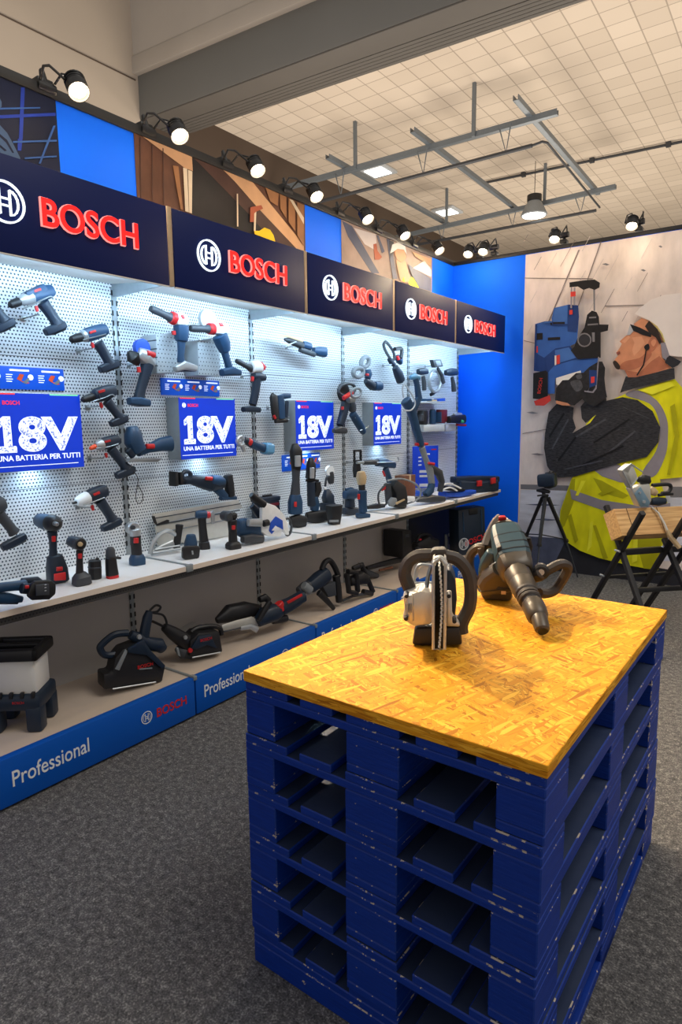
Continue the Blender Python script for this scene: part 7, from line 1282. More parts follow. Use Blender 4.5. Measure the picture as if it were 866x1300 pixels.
 ('streak','pr_seam',None,[('S',[(-0.162,2.6163),(-0.158,2.6158),(-0.2617,2.419),(-0.2659,2.4195)],0.0012,0.0102,0,0)]),
 ('streak','pr_creamhaze',None,[('S',[(0.0846,2.4335),(0.0884,2.4331),(0.0187,2.2938),(0.0148,2.2941)],0.0012,0.0108,0,0)]),
 ('streak','pr_creamhaze',None,[('S',[(-0.8969,2.3706),(-0.8923,2.3702),(-0.9456,2.2772),(-0.9503,2.2776)],0.0012,0.0114,0,0)]),
 ('streak','pr_seam',None,[('S',[(-0.6143,2.1788),(-0.6098,2.1785),(-0.7138,1.9873),(-0.7184,1.9876)],0.0012,0.012,0,0)]),
 ('streak','pr_creamhaze',None,[('S',[(-0.392,3.0979),(-0.3878,3.0972),(-0.4531,2.9821),(-0.4573,2.9828)],0.0012,0.0126,0,0)]),
 ('streak','pr_creamhaze',None,[('S',[(-0.1379,2.903),(-0.1339,2.9024),(-0.2426,2.7002),(-0.2467,2.7007)],0.0012,0.0132,0,0)]),
 ('streak','pr_seam',None,[('S',[(0.1058,2.7162),(0.1096,2.7156),(0.0348,2.569),(0.0309,2.5695)],0.0012,0.0138,0,0)]),
 ('streak','pr_creamhaze',None,[('S',[(-0.8629,2.6831),(-0.8583,2.6825),(-0.9184,2.5799),(-0.923,2.5805)],0.0012,0.0144,0,0)]),
 ('streak','pr_creamhaze',None,[('S',[(-0.584,2.4864),(-0.5796,2.486),(-0.6893,2.2883),(-0.6938,2.2887)],0.0012,0.015,0,0)]),
 ('streak','pr_seam',None,[('S',[(-0.3172,2.2982),(-0.313,2.2979),(-0.385,2.1609),(-0.3893,2.1613)],0.0012,0.0156,0,0)]),
 ('streak','pr_creamhaze',None,[('S',[(-0.0616,2.118),(-0.0576,2.1177),(-0.0964,2.0401),(-0.1005,2.0404)],0.0012,0.0162,0,0)]),
 ('streak','pr_creamhaze',None,[('S',[(0.1266,2.9932),(0.1304,2.9926),(0.0506,2.8392),(0.0468,2.8398)],0.0012,0.0168,0,0)]),
 ('streak','pr_seam',None,[('S',[(-0.8295,2.9888),(-0.825,2.9881),(-0.8916,2.8766),(-0.8962,2.8773)],0.0012,0.0174,0,0)]),
 ('streak','pr_creamhaze',None,[('S',[(-0.5543,2.7875),(-0.55,2.7869),(-0.6651,2.5835),(-0.6696,2.584)],0.0012,0.018,0,0)]),
 ('streak','pr_creamhaze',None,[('S',[(-0.2908,2.5948),(-0.2867,2.5943),(-0.3644,2.4495),(-0.3686,2.45)],0.0012,0.0186,0,0)]),
 ('streak','pr_seam',None,[('S',[(-0.0385,2.4102),(-0.0345,2.4098),(-0.079,2.3225),(-0.083,2.3228)],0.0012,0.0192,0,0)]),
 ('streak','pr_creamhaze',None,[('S',[(0.2036,2.2332),(0.2073,2.2329),(0.1217,2.0558),(0.1178,2.0561)],0.0012,0.0198,0,0)]),
 ('streak','pr_creamhaze',None,[('S',[(-0.7567,2.1503),(-0.7522,2.15),(-0.8265,2.0158),(-0.8312,2.0161)],0.0012,0.0204,0,0)]),
 ('streak','pr_seam',None,[('S',[(-0.5252,3.0823),(-0.5209,3.0816),(-0.6415,2.8729),(-0.6459,2.8735)],0.0012,0.021,0,0)]),
 ('streak','pr_creamhaze',None,[('S',[(-0.2651,2.8853),(-0.261,2.8847),(-0.3442,2.7327),(-0.3483,2.7333)],0.0012,0.0216,0,0)]),
 ('streak','pr_creamhaze',None,[('S',[(-0.0157,2.6965),(-0.0118,2.696),(-0.0619,2.5996),(-0.0658,2.6001)],0.0012,0.0222,0,0)]),
 ('streak','pr_seam',None,[('S',[(0.2235,2.5154),(0.2272,2.5149),(0.1368,2.3316),(0.133,2.3319)],0.0012,0.0228,0,0)]),
 ('streak','pr_creamhaze',None,[('S',[(-0.7245,2.4623),(-0.72,2.4618),(-0.8006,2.3192),(-0.8052,2.3196)],0.0012,0.0234,0,0)]),
 ('smudge','pr_grey',None,[('S',[(-0.8053,1.9303),(-0.7194,1.9341),(-0.634,1.9158),(-0.7015,1.911)],0.0012,0.024,0,0)]),
 ('smudge','pr_grey',None,[('S',[(-0.9244,1.5356),(-0.8653,1.5433),(-0.806,1.5281),(-0.8527,1.5202)],0.0012,0.0246,0,0)]),
 ('smudge','pr_grey',None,[('S',[(-0.8664,1.1286),(-0.8,1.1388),(-0.7336,1.1258),(-0.7859,1.1159)],0.0012,0.0252,0,0)]),
 ('smudge','pr_slate',None,[('S',[(-0.9105,0.6221),(-0.7312,0.6434),(-0.557,0.6408),(-0.6952,0.6223)],0.0012,0.0258,0,0)]),
 ('smudge','pr_slate',None,[('S',[(-0.8299,0.478),(-0.6965,0.498),(-0.5655,0.4942),(-0.6693,0.4766)],0.0012,0.0264,0,0)]),
 ('smudge','pr_grey',None,[('S',[(-0.2718,2.8396),(-0.239,2.8424),(-0.2055,2.8249),(-0.2315,2.8211)],0.0012,0.027,0,0)]),
 ('smudge','pr_grey',None,[('S',[(0.0525,2.7433),(0.0737,2.7478),(0.0957,2.7324),(0.079,2.7273)],0.0012,0.0276,0,0)]),
 ('smudge','pr_grey',None,[('S',[(0.1836,2.9188),(0.1994,2.9235),(0.2163,2.9088),(0.2037,2.9036)],0.0012,0.0282,0,0)]),
 ('vest','pr_vest',None,[('S',[(-0.352,1.4173),(-0.1767,1.6182),(0.0333,1.7098),(0.373,1.8011),(0.4832,1.6645),(0.5371,1.5136),(0.4796,0.9585),(0.3052,0.9324),(0.3817,0.7122),(0.3771,0.4989),(0.3337,0.1093),(0.0883,0.1246),(-0.1759,0.1629),(-0.3559,0.2142),(-0.4854,0.2879),(-0.5617,0.4126),(-0.5541,0.589),(-0.4593,0.9058),(-0.2732,1.1422)],0.0012,0.0288,0,0)]),
 ('vest_fold','pr_vestdark','vest',[('S',[(-0.4588,0.8973),(-0.4259,0.9074),(-0.4307,0.6845),(-0.5057,0.4471),(-0.5329,0.4154),(-0.554,0.4428),(-0.5482,0.5895)],0.0012,0.0294,0,0)]),
 ('vest_fold','pr_vestdark','vest',[('S',[(0.0642,0.6081),(0.3691,0.6451),(0.3384,0.1156),(0.2154,0.1133)],0.0012,0.03,0,0)]),
 ('vest_fold','pr_vestdark','vest',[('S',[(-0.2629,0.9204),(-0.1821,0.8963),(0.0561,0.7717),(0.0069,0.7413),(-0.177,0.7854)],0.0012,0.0306,0,0)]),
 ('reflective_stripe','pr_stripe','vest',[('S',[(-0.014,1.6746),(0.0826,1.7158),(0.2439,1.6207),(0.3301,1.4656),(0.3482,1.3115),(0.3405,1.1562),(0.2723,0.9707),(0.1718,0.9452),(0.1681,1.0144),(0.2608,1.1806),(0.2808,1.337),(0.2642,1.4662),(0.1856,1.5964)],0.0012,0.0312,0,1)]),
 ('reflective_stripe','pr_stripe','vest',[('S',[(-0.266,0.9984),(-0.0855,1.0651),(0.0698,1.0027),(0.1006,0.8882),(-0.0257,0.8901),(-0.1837,0.9379)],0.0012,0.0318,0,0)]),
 ('reflective_stripe','pr_stripe','vest',[('S',[(-0.4709,0.8028),(-0.4503,0.7066),(-0.1424,0.6147),(0.1156,0.5987),(0.4059,0.6296),(0.4003,0.7271),(0.111,0.6884),(-0.1734,0.716)],0.0012,0.0324,0,0)]),
 ('vest_fold','pr_vestdark','vest',[('S',[(-0.2425,0.471),(-0.2156,0.4734),(-0.0953,0.1733),(-0.1343,0.1543)],0.0012,0.033,0,0)]),
 ('vest_fold','pr_vestdark','vest',[('S',[(-0.4796,0.5372),(-0.45,0.5685),(-0.3726,0.3149),(-0.3992,0.2831)],0.0012,0.0336,0,0)]),
 ('vest_fold','pr_vestlit','vest',[('S',[(-0.2704,0.4972),(-0.244,0.5137),(-0.2469,0.2706),(-0.2851,0.2087)],0.0012,0.0342,0,0)]),
 ('vest_fold','pr_vestdark','vest',[('S',[(-0.0832,0.4855),(-0.0469,0.4887),(0.035,0.1893),(-0.0025,0.1622)],0.0012,0.0348,0,0)]),
 ('vest_fold','pr_vestlit','vest',[('S',[(0.1211,0.5037),(0.151,0.5064),(0.158,0.1764),(0.1139,0.1487)],0.0012,0.0354,0,0)]),
 ('vest_fold','pr_vestdark','vest',[('S',[(0.3142,0.5747),(0.3333,0.5763),(0.3001,0.1666),(0.2757,0.1636)],0.0012,0.036,0,0)]),
 ('vest_fold','pr_vestlit','vest',[('S',[(-0.3681,0.888),(-0.3274,0.8899),(-0.3896,0.7451),(-0.4172,0.7434)],0.0012,0.0366,0,0)]),
 ('vest_fold','pr_vestdark','vest',[('S',[(-0.0997,0.8457),(-0.0468,0.8211),(-0.1742,0.7583),(-0.2145,0.7699)],0.0012,0.0372,0,0)]),
 ('vest_fold','pr_vestlit','vest',[('S',[(0.1761,0.8871),(0.2489,0.8907),(0.1845,0.7265),(0.1097,0.7351)],0.0012,0.0378,0,0)]),
 ('vest_panel','pr_vestlit',None,[('S',[(0.0962,1.7151),(0.3411,1.7821),(0.3779,1.7429),(0.2067,1.6729)],0.0012,0.0384,0,0)]),
 ('vest_fold','pr_vestdark','vest',[('S',[(0.3535,1.5671),(0.3867,1.5917),(0.4373,1.3123),(0.3872,0.9761),(0.3637,0.9751),(0.4028,1.3121)],0.0012,0.039,0,0)]),
 ('vest_edge','pr_vestlit',None,[('S',[(-0.3489,1.4119),(-0.1739,1.6153),(-0.1549,1.5935),(-0.3214,1.3954)],0.0012,0.0396,0,0)]),
 ('far_forearm','pr_jacket',None,[('S',[(-0.4017,1.5825),(-0.2957,1.7207),(-0.1755,1.6527),(-0.172,1.5778),(-0.3495,1.4311),(-0.3863,1.4726)],0.0012,0.0402,0,0)]),
 ('sleeve','pr_jacket',None,[('S',[(-0.7269,1.3335),(-0.6995,1.5322),(-0.6231,1.615),(-0.4636,1.5755),(-0.4677,1.4734),(-0.4367,1.3845),(-0.4676,1.3345),(-0.3093,1.4309),(-0.1744,1.6313),(-0.0361,1.6593),(0.0889,1.6297),(0.2148,1.5313),(0.2843,1.3889),(0.2772,1.2595),(0.1884,1.1269),(-0.0073,1.0734),(-0.1849,1.013),(-0.4235,0.9282),(-0.6194,0.9053),(-0.6955,1.0179),(-0.7306,1.1901)],0.0012,0.0408,0,0)]),
 ('sleeve_crease','pr_jacketdark','sleeve',[('S',[(-0.6912,1.3051),(-0.6763,1.291),(-0.5437,1.5159),(-0.5581,1.53)],0.0012,0.0414,0,0)]),
 ('sleeve_crease','pr_jacketlit','sleeve',[('S',[(-0.6582,1.1914),(-0.6463,1.1802),(-0.5026,1.4626),(-0.5141,1.4738)],0.0012,0.042,0,0)]),
 ('sleeve_crease','pr_jacketdark','sleeve',[('S',[(-0.5968,1.0785),(-0.5821,1.0647),(-0.4242,1.293),(-0.4385,1.3068)],0.0012,0.0426,0,0)]),
 ('sleeve_crease','pr_jacketlit','sleeve',[('S',[(-0.4383,1.3068),(-0.4241,1.293),(-0.1657,1.457),(-0.1793,1.4706)],0.0012,0.0432,0,0)]),
 ('sleeve_crease','pr_jacketdark','sleeve',[('S',[(-0.2741,1.2531),(-0.2631,1.2422),(0.0343,1.458),(0.0239,1.4686)],0.0012,0.0438,0,0)]),
 ('sleeve_crease','pr_jacketlit','sleeve',[('S',[(-0.164,1.1455),(-0.1503,1.1321),(0.0918,1.3498),(0.0789,1.3629)],0.0012,0.0444,0,0)]),
 ('sleeve_crease','pr_jacketdark','sleeve',[('S',[(-0.399,1.0281),(-0.3847,1.0146),(-0.0008,1.2162),(-0.014,1.2294)],0.0012,0.045,0,0)]),
 ('sleeve_crease','pr_jacketlit','sleeve',[('S',[(-0.0309,1.5749),(-0.0204,1.5641),(0.2053,1.4565),(0.1952,1.467)],0.0012,0.0456,0,0)]),
 ('sleeve_crease','pr_jacketdark','sleeve',[('S',[(0.023,1.495),(0.0335,1.4843),(0.2364,1.3268),(0.2263,1.3372)],0.0012,0.0462,0,0)]),
 ('sleeve_crease','pr_jacketlit','sleeve',[('S',[(-0.5358,0.9952),(-0.5241,0.9842),(-0.176,1.0796),(-0.187,1.0903)],0.0012,0.0468,0,0)]),
 ('collar','pr_jacket',None,[('S',[(-0.0598,1.6962),(-0.0197,1.8397),(0.0956,1.8504),(0.215,1.8733),(0.3676,1.8921),(0.3771,1.802),(0.1012,1.7431),(-0.0212,1.7114)],0.0012,0.0474,0,0)]),
 ('face','pr_skin',None,[('S',[(0.0242,2.2893),(0.014,2.2503),(-0.0116,2.2092),(-0.0446,2.1862),(-0.085,2.1505),(-0.0651,2.1279),(-0.0836,2.0886),(-0.1071,2.0543),(-0.093,2.0239),(-0.117,1.9959),(-0.133,1.964),(-0.097,1.9093),(-0.0302,1.8958),(0.0011,1.8321),(0.0662,1.8291),(0.2158,1.8605),(0.346,1.8933),(0.268,1.9845),(0.2622,2.1422),(0.1622,2.3),(0.0856,2.3342)],0.0012,0.048,0,0)]),
 ('cheek_shade','pr_skindark',None,[('S',[(-0.0301,1.8958),(0.095,1.8666),(0.1808,1.9582),(0.2451,2.0018),(0.3311,1.9019),(0.2159,1.8605),(0.0663,1.829),(0.0012,1.8321)],0.0012,0.0486,0,0)]),
 ('cheek_light','pr_skinlit','face',[('S',[(0.0181,2.1745),(0.0941,2.1779),(0.1242,2.1214),(0.085,2.0603),(0.0416,2.015),(0.0237,2.0647),(0.0388,2.1279)],0.0012,0.0492,0,0)]),
 ('nose_light','pr_skinlit','face',[('S',[(-0.0657,2.1489),(-0.0135,2.1931),(0.0028,2.1757),(-0.0414,2.1308)],0.0012,0.0498,0,0)]),
 ('jaw_shade','pr_skindark',None,[('S',[(-0.0334,1.971),(0.0886,1.9958),(0.1609,2.0549),(0.1785,2.006),(0.0929,1.915),(-0.0063,1.8961),(-0.0778,1.9163)],0.0012,0.0504,0,1)]),
 ('ear','pr_skindark','face',[('S',[(0.154,2.1316),(0.1876,2.17),(0.227,2.151),(0.2295,2.1052),(0.2082,2.0642),(0.1769,2.0379),(0.1542,2.0713)],0.0012,0.051,0,1)]),
 ('ear_inner','pr_skin','face',[('S',[(0.1726,2.1206),(0.1978,2.147),(0.214,2.1221),(0.1953,2.0841)],0.0012,0.0516,0,1)]),
 ('hair','pr_hair',None,[('S',[(0.1173,2.2612),(0.1478,2.3056),(0.2186,2.2269),(0.2613,2.1184),(0.2448,2.0993),(0.2091,2.1587),(0.1613,2.1942)],0.0012,0.0522,0,0)]),
 ('lens','pr_lens',None,[('S',[(-0.0255,2.197),(-0.0053,2.2867),(0.0316,2.2833),(0.0253,2.228),(-0.0008,2.1982)],0.0012,0.0528,0,0)]),
 ('glasses','pr_black',None,[('S',[(-0.0054,2.2914),(0.0757,2.2553),(0.1718,2.1963),(0.1705,2.1649),(0.0941,2.1934),(0.0252,2.2311)],0.0012,0.0534,0,0)]),
 ('lips','pr_lip','face',[('S',[(-0.1089,2.054),(-0.0779,2.0649),(-0.0737,2.0418),(-0.0983,2.0304)],0.0012,0.054,0,0)]),
 ('chin_beard','pr_hair',None,[('S',[(-0.1317,1.9684),(-0.1085,1.9818),(-0.0698,1.9337),(-0.0763,1.9045),(-0.1053,1.9159)],0.0012,0.0546,0,1)]),
 ('ear_plug','pr_black',None,[('S',[(0.121,2.0892),(0.1529,2.1107),(0.164,2.0702),(0.1378,2.0562)],0.0012,0.0552,0,1)]),
 ('ear_cord','pr_black',None,[('S',[(0.1345,2.0627),(0.1436,2.0621),(0.1296,1.9287),(0.0794,1.8411),(0.0699,1.848),(0.1201,1.9373)],0.0012,0.0558,0,0)]),
 ('helmet','pr_helmet',None,[('S',[(0.0308,2.3735),(0.0678,2.4186),(0.1541,2.4795),(0.2548,2.5065),(0.3829,2.508),(0.4754,2.4729),(0.5267,2.1962),(0.4681,2.0175),(0.4208,1.982),(0.327,1.9959),(0.2793,2.1213),(0.2581,2.1887),(0.218,2.2516),(0.1485,2.3082),(0.0713,2.3504)],0.0012,0.0564,0,0)]),
 ('helmet_band','pr_helmetshade','helmet',[('S',[(0.1486,2.3081),(0.2181,2.2515),(0.2613,2.1852),(0.2855,2.1161),(0.277,2.1121),(0.2464,2.1896),(0.2083,2.243)],0.0012,0.057,0,0)]),
 ('helmet_strap','pr_stripe',None,[('S',[(0.2511,2.1077),(0.2859,2.1113),(0.3272,1.9958),(0.3153,1.9495),(0.2695,1.9869)],0.0012,0.0576,0,0)]),
 ('helmet_clip','pr_dark',None,[('S',[(0.3064,1.9814),(0.3271,1.9989),(0.4191,1.9432),(0.3967,1.9133),(0.3548,1.8922),(0.294,1.9429)],0.0012,0.0582,0,0)]),
 ('tool_body','pr_tool',None,[('S',[(-0.8502,1.9315),(-0.8519,2.3697),(-0.7661,2.3857),(-0.6916,2.3821),(-0.6962,2.4098),(-0.6749,2.4994),(-0.5411,2.5151),(-0.4561,2.4991),(-0.4453,2.3984),(-0.4541,2.1649),(-0.5159,2.1392),(-0.4397,2.0204),(-0.2546,2.037),(-0.2588,1.8755),(-0.4514,1.8936),(-0.6404,1.851),(-0.6421,1.7078),(-0.7065,1.7099),(-0.7173,1.9141)],0.0012,0.0588,0,0)]),
 ('tool_shade','pr_tooldark','tool_body',[('S',[(-0.85,1.9315),(-0.8503,2.1077),(-0.7542,2.0489),(-0.6505,2.1285),(-0.5124,2.1423),(-0.4395,2.0204),(-0.6535,1.9733),(-0.7133,1.9068)],0.0012,0.0594,0,0)]),
 ('tool_shade','pr_tooldark','tool_body',[('S',[(-0.5507,2.5093),(-0.5407,2.5149),(-0.4558,2.499),(-0.4449,2.3982),(-0.4593,2.2577),(-0.5431,2.2733)],0.0012,0.06,0,0)]),
 ('tool_lit','pr_toollight','tool_body',[('S',[(-0.6637,2.4945),(-0.5506,2.5092),(-0.5508,2.3414),(-0.6848,2.3539)],0.0012,0.0606,0,0)]),
 ('tool_lit','pr_toollight','tool_body',[('S',[(-0.6528,2.1113),(-0.5251,2.1295),(-0.4563,2.0298),(-0.6479,1.9798)],0.0012,0.0612,0,0)]),
 ('tool_slot','pr_black','tool_body',[('S',[(-0.8407,2.2815),(-0.7758,2.2812),(-0.7737,2.2205),(-0.8386,2.2187)],0.0012,0.0618,0,0)]),
 ('tool_slot','pr_black','tool_body',[('S',[(-0.724,2.2337),(-0.6097,2.2295),(-0.607,2.2037),(-0.7231,2.2077)],0.0012,0.0624,0,0)]),
 ('tool_slot','pr_black','tool_body',[('S',[(-0.7111,2.3732),(-0.5715,2.3633),(-0.5704,2.3362),(-0.7013,2.3449)],0.0012,0.063,0,0)]),
 ('tool_red','pr_red',None,[('S',[(-0.8506,2.16),(-0.8179,2.1611),(-0.8141,2.1014),(-0.8485,2.0985)],0.0012,0.0636,0,0)]),
 ('tool_red','pr_red',None,[('S',[(-0.636,2.0617),(-0.6047,2.0665),(-0.6015,1.9838),(-0.6329,1.9787)],0.0012,0.0642,0,0)]),
 ('tool_label','pr_white',None,[('S',[(-0.6534,2.0628),(-0.6375,2.0618),(-0.6343,1.9753),(-0.65,1.9727)],0.0012,0.0648,0,0)]),
 ('tool_edge','pr_tooldark',None,[('S',[(-0.8479,1.931),(-0.8496,2.3687),(-0.8314,2.367),(-0.8278,1.9335)],0.0012,0.0654,0,0)]),
 ('tool_edge','pr_toollight',None,[('S',[(-0.7636,2.3813),(-0.6892,2.3776),(-0.6888,2.3673),(-0.7631,2.3675)],0.0012,0.066,0,0)]),
 ('tool_line','pr_tooldark',None,[('S',[(-0.7697,2.0494),(-0.7589,2.0487),(-0.7109,1.9064),(-0.7197,1.9033)],0.0012,0.0666,0,0)]),
 ('tool_line','pr_tooldark',None,[('S',[(-0.6888,2.3774),(-0.6782,2.3764),(-0.6809,2.3528),(-0.5351,2.3392),(-0.5346,2.3291),(-0.6875,2.3432)],0.0012,0.0672,0,0)]),
 ('battery','pr_black',None,[('S',[(-0.8518,1.9099),(-0.7292,1.9282),(-0.7105,1.9063),(-0.7024,1.6778),(-0.7375,1.6522),(-0.8476,1.6677)],0.0012,0.0678,0,0)]),
 ('battery_red','pr_red','battery',[('S',[(-0.8373,1.6423),(-0.6849,1.6949),(-0.6724,1.6452),(-0.7353,1.5972),(-0.8175,1.6007)],0.0012,0.0684,0,0)]),
 ('battery_lettering','pr_red','battery',[('X','BOSCH',(-0.7813,1.7864),0.0336,0.0704,0.01,83)]),
 ('drill_head','pr_black',None,[('S',[(-0.4783,2.1237),(-0.4447,2.2103),(-0.3897,2.2923),(-0.3697,2.4062),(-0.3301,2.4382),(-0.2887,2.4208),(-0.2673,2.3762),(-0.2595,2.3101),(-0.1806,2.3012),(-0.1845,2.2495),(-0.2449,2.2384),(-0.2348,2.0151),(-0.4366,2.0145),(-0.5045,2.1002)],0.0012,0.069,0,0)]),
 ('drill_ring','pr_grey',None,[('S',[(-0.3219,2.1787),(-0.3256,2.1549),(-0.3383,2.1353),(-0.3582,2.1231),(-0.3822,2.1201),(-0.4068,2.1267),(-0.4281,2.1422),(-0.4428,2.164),(-0.4486,2.1889),(-0.4447,2.213),(-0.4316,2.2325),(-0.4115,2.2445),(-0.3873,2.2472),(-0.363,2.2402),(-0.342,2.2247),(-0.3276,2.203)],0.0012,0.0696,0,0)]),
 ('drill_ring_inner','pr_dark',None,[('S',[(-0.3333,2.1796),(-0.3363,2.1601),(-0.3467,2.1442),(-0.3629,2.1342),(-0.3826,2.1317),(-0.4026,2.1372),(-0.4199,2.1498),(-0.4319,2.1676),(-0.4367,2.1879),(-0.4335,2.2075),(-0.4228,2.2234),(-0.4064,2.2332),(-0.3867,2.2355),(-0.3668,2.2298),(-0.3497,2.2171),(-0.3379,2.1994)],0.0012,0.0702,0,0)]),
 ('drill_detail','pr_grey',None,[('S',[(-0.3212,2.2447),(-0.2966,2.2426),(-0.2929,2.1598),(-0.3126,2.1613)],0.0012,0.0708,0,0)]),
 ('drill_detail','pr_grey',None,[('S',[(-0.3517,2.3843),(-0.2896,2.3814),(-0.289,2.3683),(-0.3511,2.3711)],0.0012,0.0714,0,0)]),
 ('drill_detail','pr_grey',None,[('S',[(-0.362,2.3226),(-0.2705,2.3206),(-0.2699,2.3075),(-0.3615,2.3093)],0.0012,0.072,0,0)]),
 ('drill_bit','pr_grey',None,[('S',[(-0.3261,2.6263),(-0.3098,2.6243),(-0.3013,2.4315),(-0.3143,2.4329)],0.0012,0.0726,0,0)]),
 ('dust_arm','pr_black',None,[('S',[(-0.5395,2.7087),(-0.431,2.7111),(-0.3165,2.7058),(-0.2699,2.6708),(-0.2729,2.6309),(-0.3125,2.6148),(-0.3622,2.6371),(-0.411,2.6269),(-0.4622,2.6627),(-0.536,2.6653)],0.0012,0.0732,0,0)]),
 ('dust_arm_post','pr_stripe',None,[('S',[(-0.5257,2.6639),(-0.5105,2.662),(-0.5064,2.4777),(-0.5217,2.4794)],0.0012,0.0738,0,0)]),
 ('dust_arm_post','pr_stripe',None,[('S',[(-0.5002,2.6607),(-0.4833,2.6586),(-0.4802,2.4997),(-0.4971,2.5016)],0.0012,0.0744,0,0)]),
 ('dust_arm_red','pr_red',None,[('S',[(-0.5254,2.624),(-0.48,2.6219),(-0.4782,2.5788),(-0.5237,2.5808)],0.0012,0.075,0,0)]),
 ('dust_arm_red','pr_red',None,[('S',[(-0.5289,2.4616),(-0.5002,2.4619),(-0.4986,2.4217),(-0.5273,2.4213)],0.0012,0.0756,0,0)]),
 ('white_grip','pr_white',None,[('S',[(-0.6279,1.8532),(-0.405,1.9107),(-0.3946,1.8645),(-0.5881,1.7752),(-0.6257,1.794)],0.0012,0.0762,0,0)]),
 ('far_glove','pr_glove',None,[('S',[(-0.3787,1.8891),(-0.3309,1.937),(-0.2508,1.9824),(-0.2183,1.9805),(-0.1898,1.9209),(-0.192,1.8298),(-0.1777,1.7293),(-0.1617,1.662),(-0.2656,1.5804),(-0.3504,1.6163),(-0.3862,1.6685),(-0.3221,1.7344),(-0.3174,1.8187)],0.0012,0.0768,0,0)]),
 ('glove','pr_glove',None,[('S',[(-0.6306,1.651),(-0.6224,1.7625),(-0.5672,1.8296),(-0.5119,1.8306),(-0.4459,1.889),(-0.3953,1.8899),(-0.3285,1.8865),(-0.3116,1.8016),(-0.3226,1.7513),(-0.3608,1.6677),(-0.4475,1.5944),(-0.5202,1.6029),(-0.6174,1.6296)],0.0012,0.0774,0,0)]),
 ('glove_fold','pr_grey2','glove',[('S',[(-0.4937,1.8092),(-0.4092,1.8227),(-0.381,1.7535),(-0.4389,1.7214)],0.0012,0.078,0,1)]),
 ('glove_fold','pr_grey2','glove',[('S',[(-0.4447,1.8668),(-0.4031,1.8817),(-0.3899,1.8472),(-0.4263,1.8319)],0.0012,0.0786,0,1)]),
 ('wrist','pr_skin',None,[('S',[(-0.6174,1.6436),(-0.5115,1.6166),(-0.4812,1.5934),(-0.5541,1.595),(-0.6216,1.6157)],0.0012,0.0792,0,0)]),
 ('guard_wire','pr_stripe',None,[('S',[(-0.2552,2.024),(-0.2454,2.0233),(-0.2555,1.7404),(-0.2835,1.7026),(-0.3622,1.7154),(-0.3627,1.7273),(-0.2907,1.7163),(-0.2674,1.7492)],0.0012,0.0798,0,0)]),
 ('tool_trigger','pr_tooldark',None,[('S',[(-0.3288,1.9115),(-0.2594,1.9029),(-0.2569,1.774),(-0.3185,1.7511)],0.0012,0.0804,0,0)]),
 ('tool_red','pr_red',None,[('S',[(-0.3094,1.8484),(-0.2765,1.8502),(-0.2774,1.7966),(-0.3069,1.7911)],0.0012,0.081,0,0)]),
]),
('wall_print', 'dark blue industrial photo print with a sleeve, leftmost above the lit signs', 'wall print', 'photo prints above the lit signs', (-0.1449, 1.453, 2.3), 90, None,[
 ('sheet','pr_night',None,[('B',(-0.453,0.453,0,0.7562,-0.002,0.001),0)]),
 ('girder','pr_nightlight',None,[('S',[(0.2827,0.7492),(0.3011,0.7562),(0.2715,0.5235),(0.2531,0.5176)],0.0012,0.0018,0,0)]),
 ('girder','pr_nightlight',None,[('S',[(0.2471,0.5155),(0.27,0.5229),(0.2696,0.5186),(0.2598,0.4681),(0.2427,0.4628)],0.0012,0.0024,0,0)]),
 ('rail_line','pr_nightline',None,[('S',[(0.0689,0.5831),(0.3697,0.6952),(0.3692,0.6893),(0.0681,0.5742)],0.0012,0.003,0,0)]),
 ('girder','pr_nightlight',None,[('S',[(0.0656,0.549),(0.4468,0.6971),(0.4457,0.6828),(0.0643,0.535)],0.0012,0.0036,0,0)]),
 ('rail_line','pr_nightline',None,[('S',[(0.2226,0.497),(0.4427,0.5737),(0.442,0.5649),(0.2219,0.4886)],0.0012,0.0042,0,0)]),
 ('rail_line','pr_nightline',None,[('S',[(0.4288,0.6321),(0.4413,0.6363),(0.3505,0.4374),(0.3403,0.4344)],0.0012,0.0048,0,0)]),
 ('rail_line','pr_nightline',None,[('S',[(0.2728,0.4414),(0.4361,0.4992),(0.4355,0.4915),(0.2722,0.4339)],0.0012,0.0054,0,0)]),
 ('sleeve','pr_sleeve',None,[('S',[(0.0622,0.523),(0.1669,0.5462),(0.1969,0.5236),(0.2207,0.4858),(0.2494,0.4332),(0.2506,0.3818),(0.0487,0.3728)],0.0012,0.006,0,0)]),
 ('sleeve_stripe','pr_night','sleeve',[('S',[(0.0579,0.4778),(0.1632,0.5074),(0.1939,0.4923),(0.2225,0.4454),(0.214,0.4428),(0.1875,0.4801),(0.1621,0.4946),(0.0567,0.4653)],0.0012,0.0066,0,0)]),
 ('sleeve_stripe','pr_night','sleeve',[('S',[(0.0535,0.4325),(0.1589,0.4609),(0.1896,0.4453),(0.1783,0.4393),(0.158,0.4506),(0.0524,0.42)],0.0012,0.0072,0,0)]),
 ('face_edge','pr_sleeve',None,[('S',[(0.1223,0.6408),(0.1759,0.6604),(0.1822,0.6478),(0.1804,0.6274),(0.1723,0.6196),(0.1187,0.6005)],0.0012,0.0078,0,0)]),
]),
('wall_print', 'brown timber roof photo print with a yellow helmet, above the second lit sign', 'wall print', 'photo prints above the lit signs', (-0.1449, 3.0853, 2.3), 90, None,[
 ('sheet','pr_wood',None,[('B',(-0.7313,0.7313,0,0.7562,-0.002,0.001),0)]),
 ('void','pr_black2',None,[('S',[(-0.3209,0.7535),(-0.0558,0.7566),(0.2072,0.7036),(0.4348,0.4205),(0.4086,0.3286),(-0.3477,0.4349)],0.0012,0.0018,0,0)]),
 ('dark_rafter','pr_rafterdark',None,[('S',[(-0.3211,0.7593),(-0.0564,0.7563),(0.6477,0.4337),(0.433,0.3911),(0.1382,0.5506)],0.0012,0.0024,0,0)]),
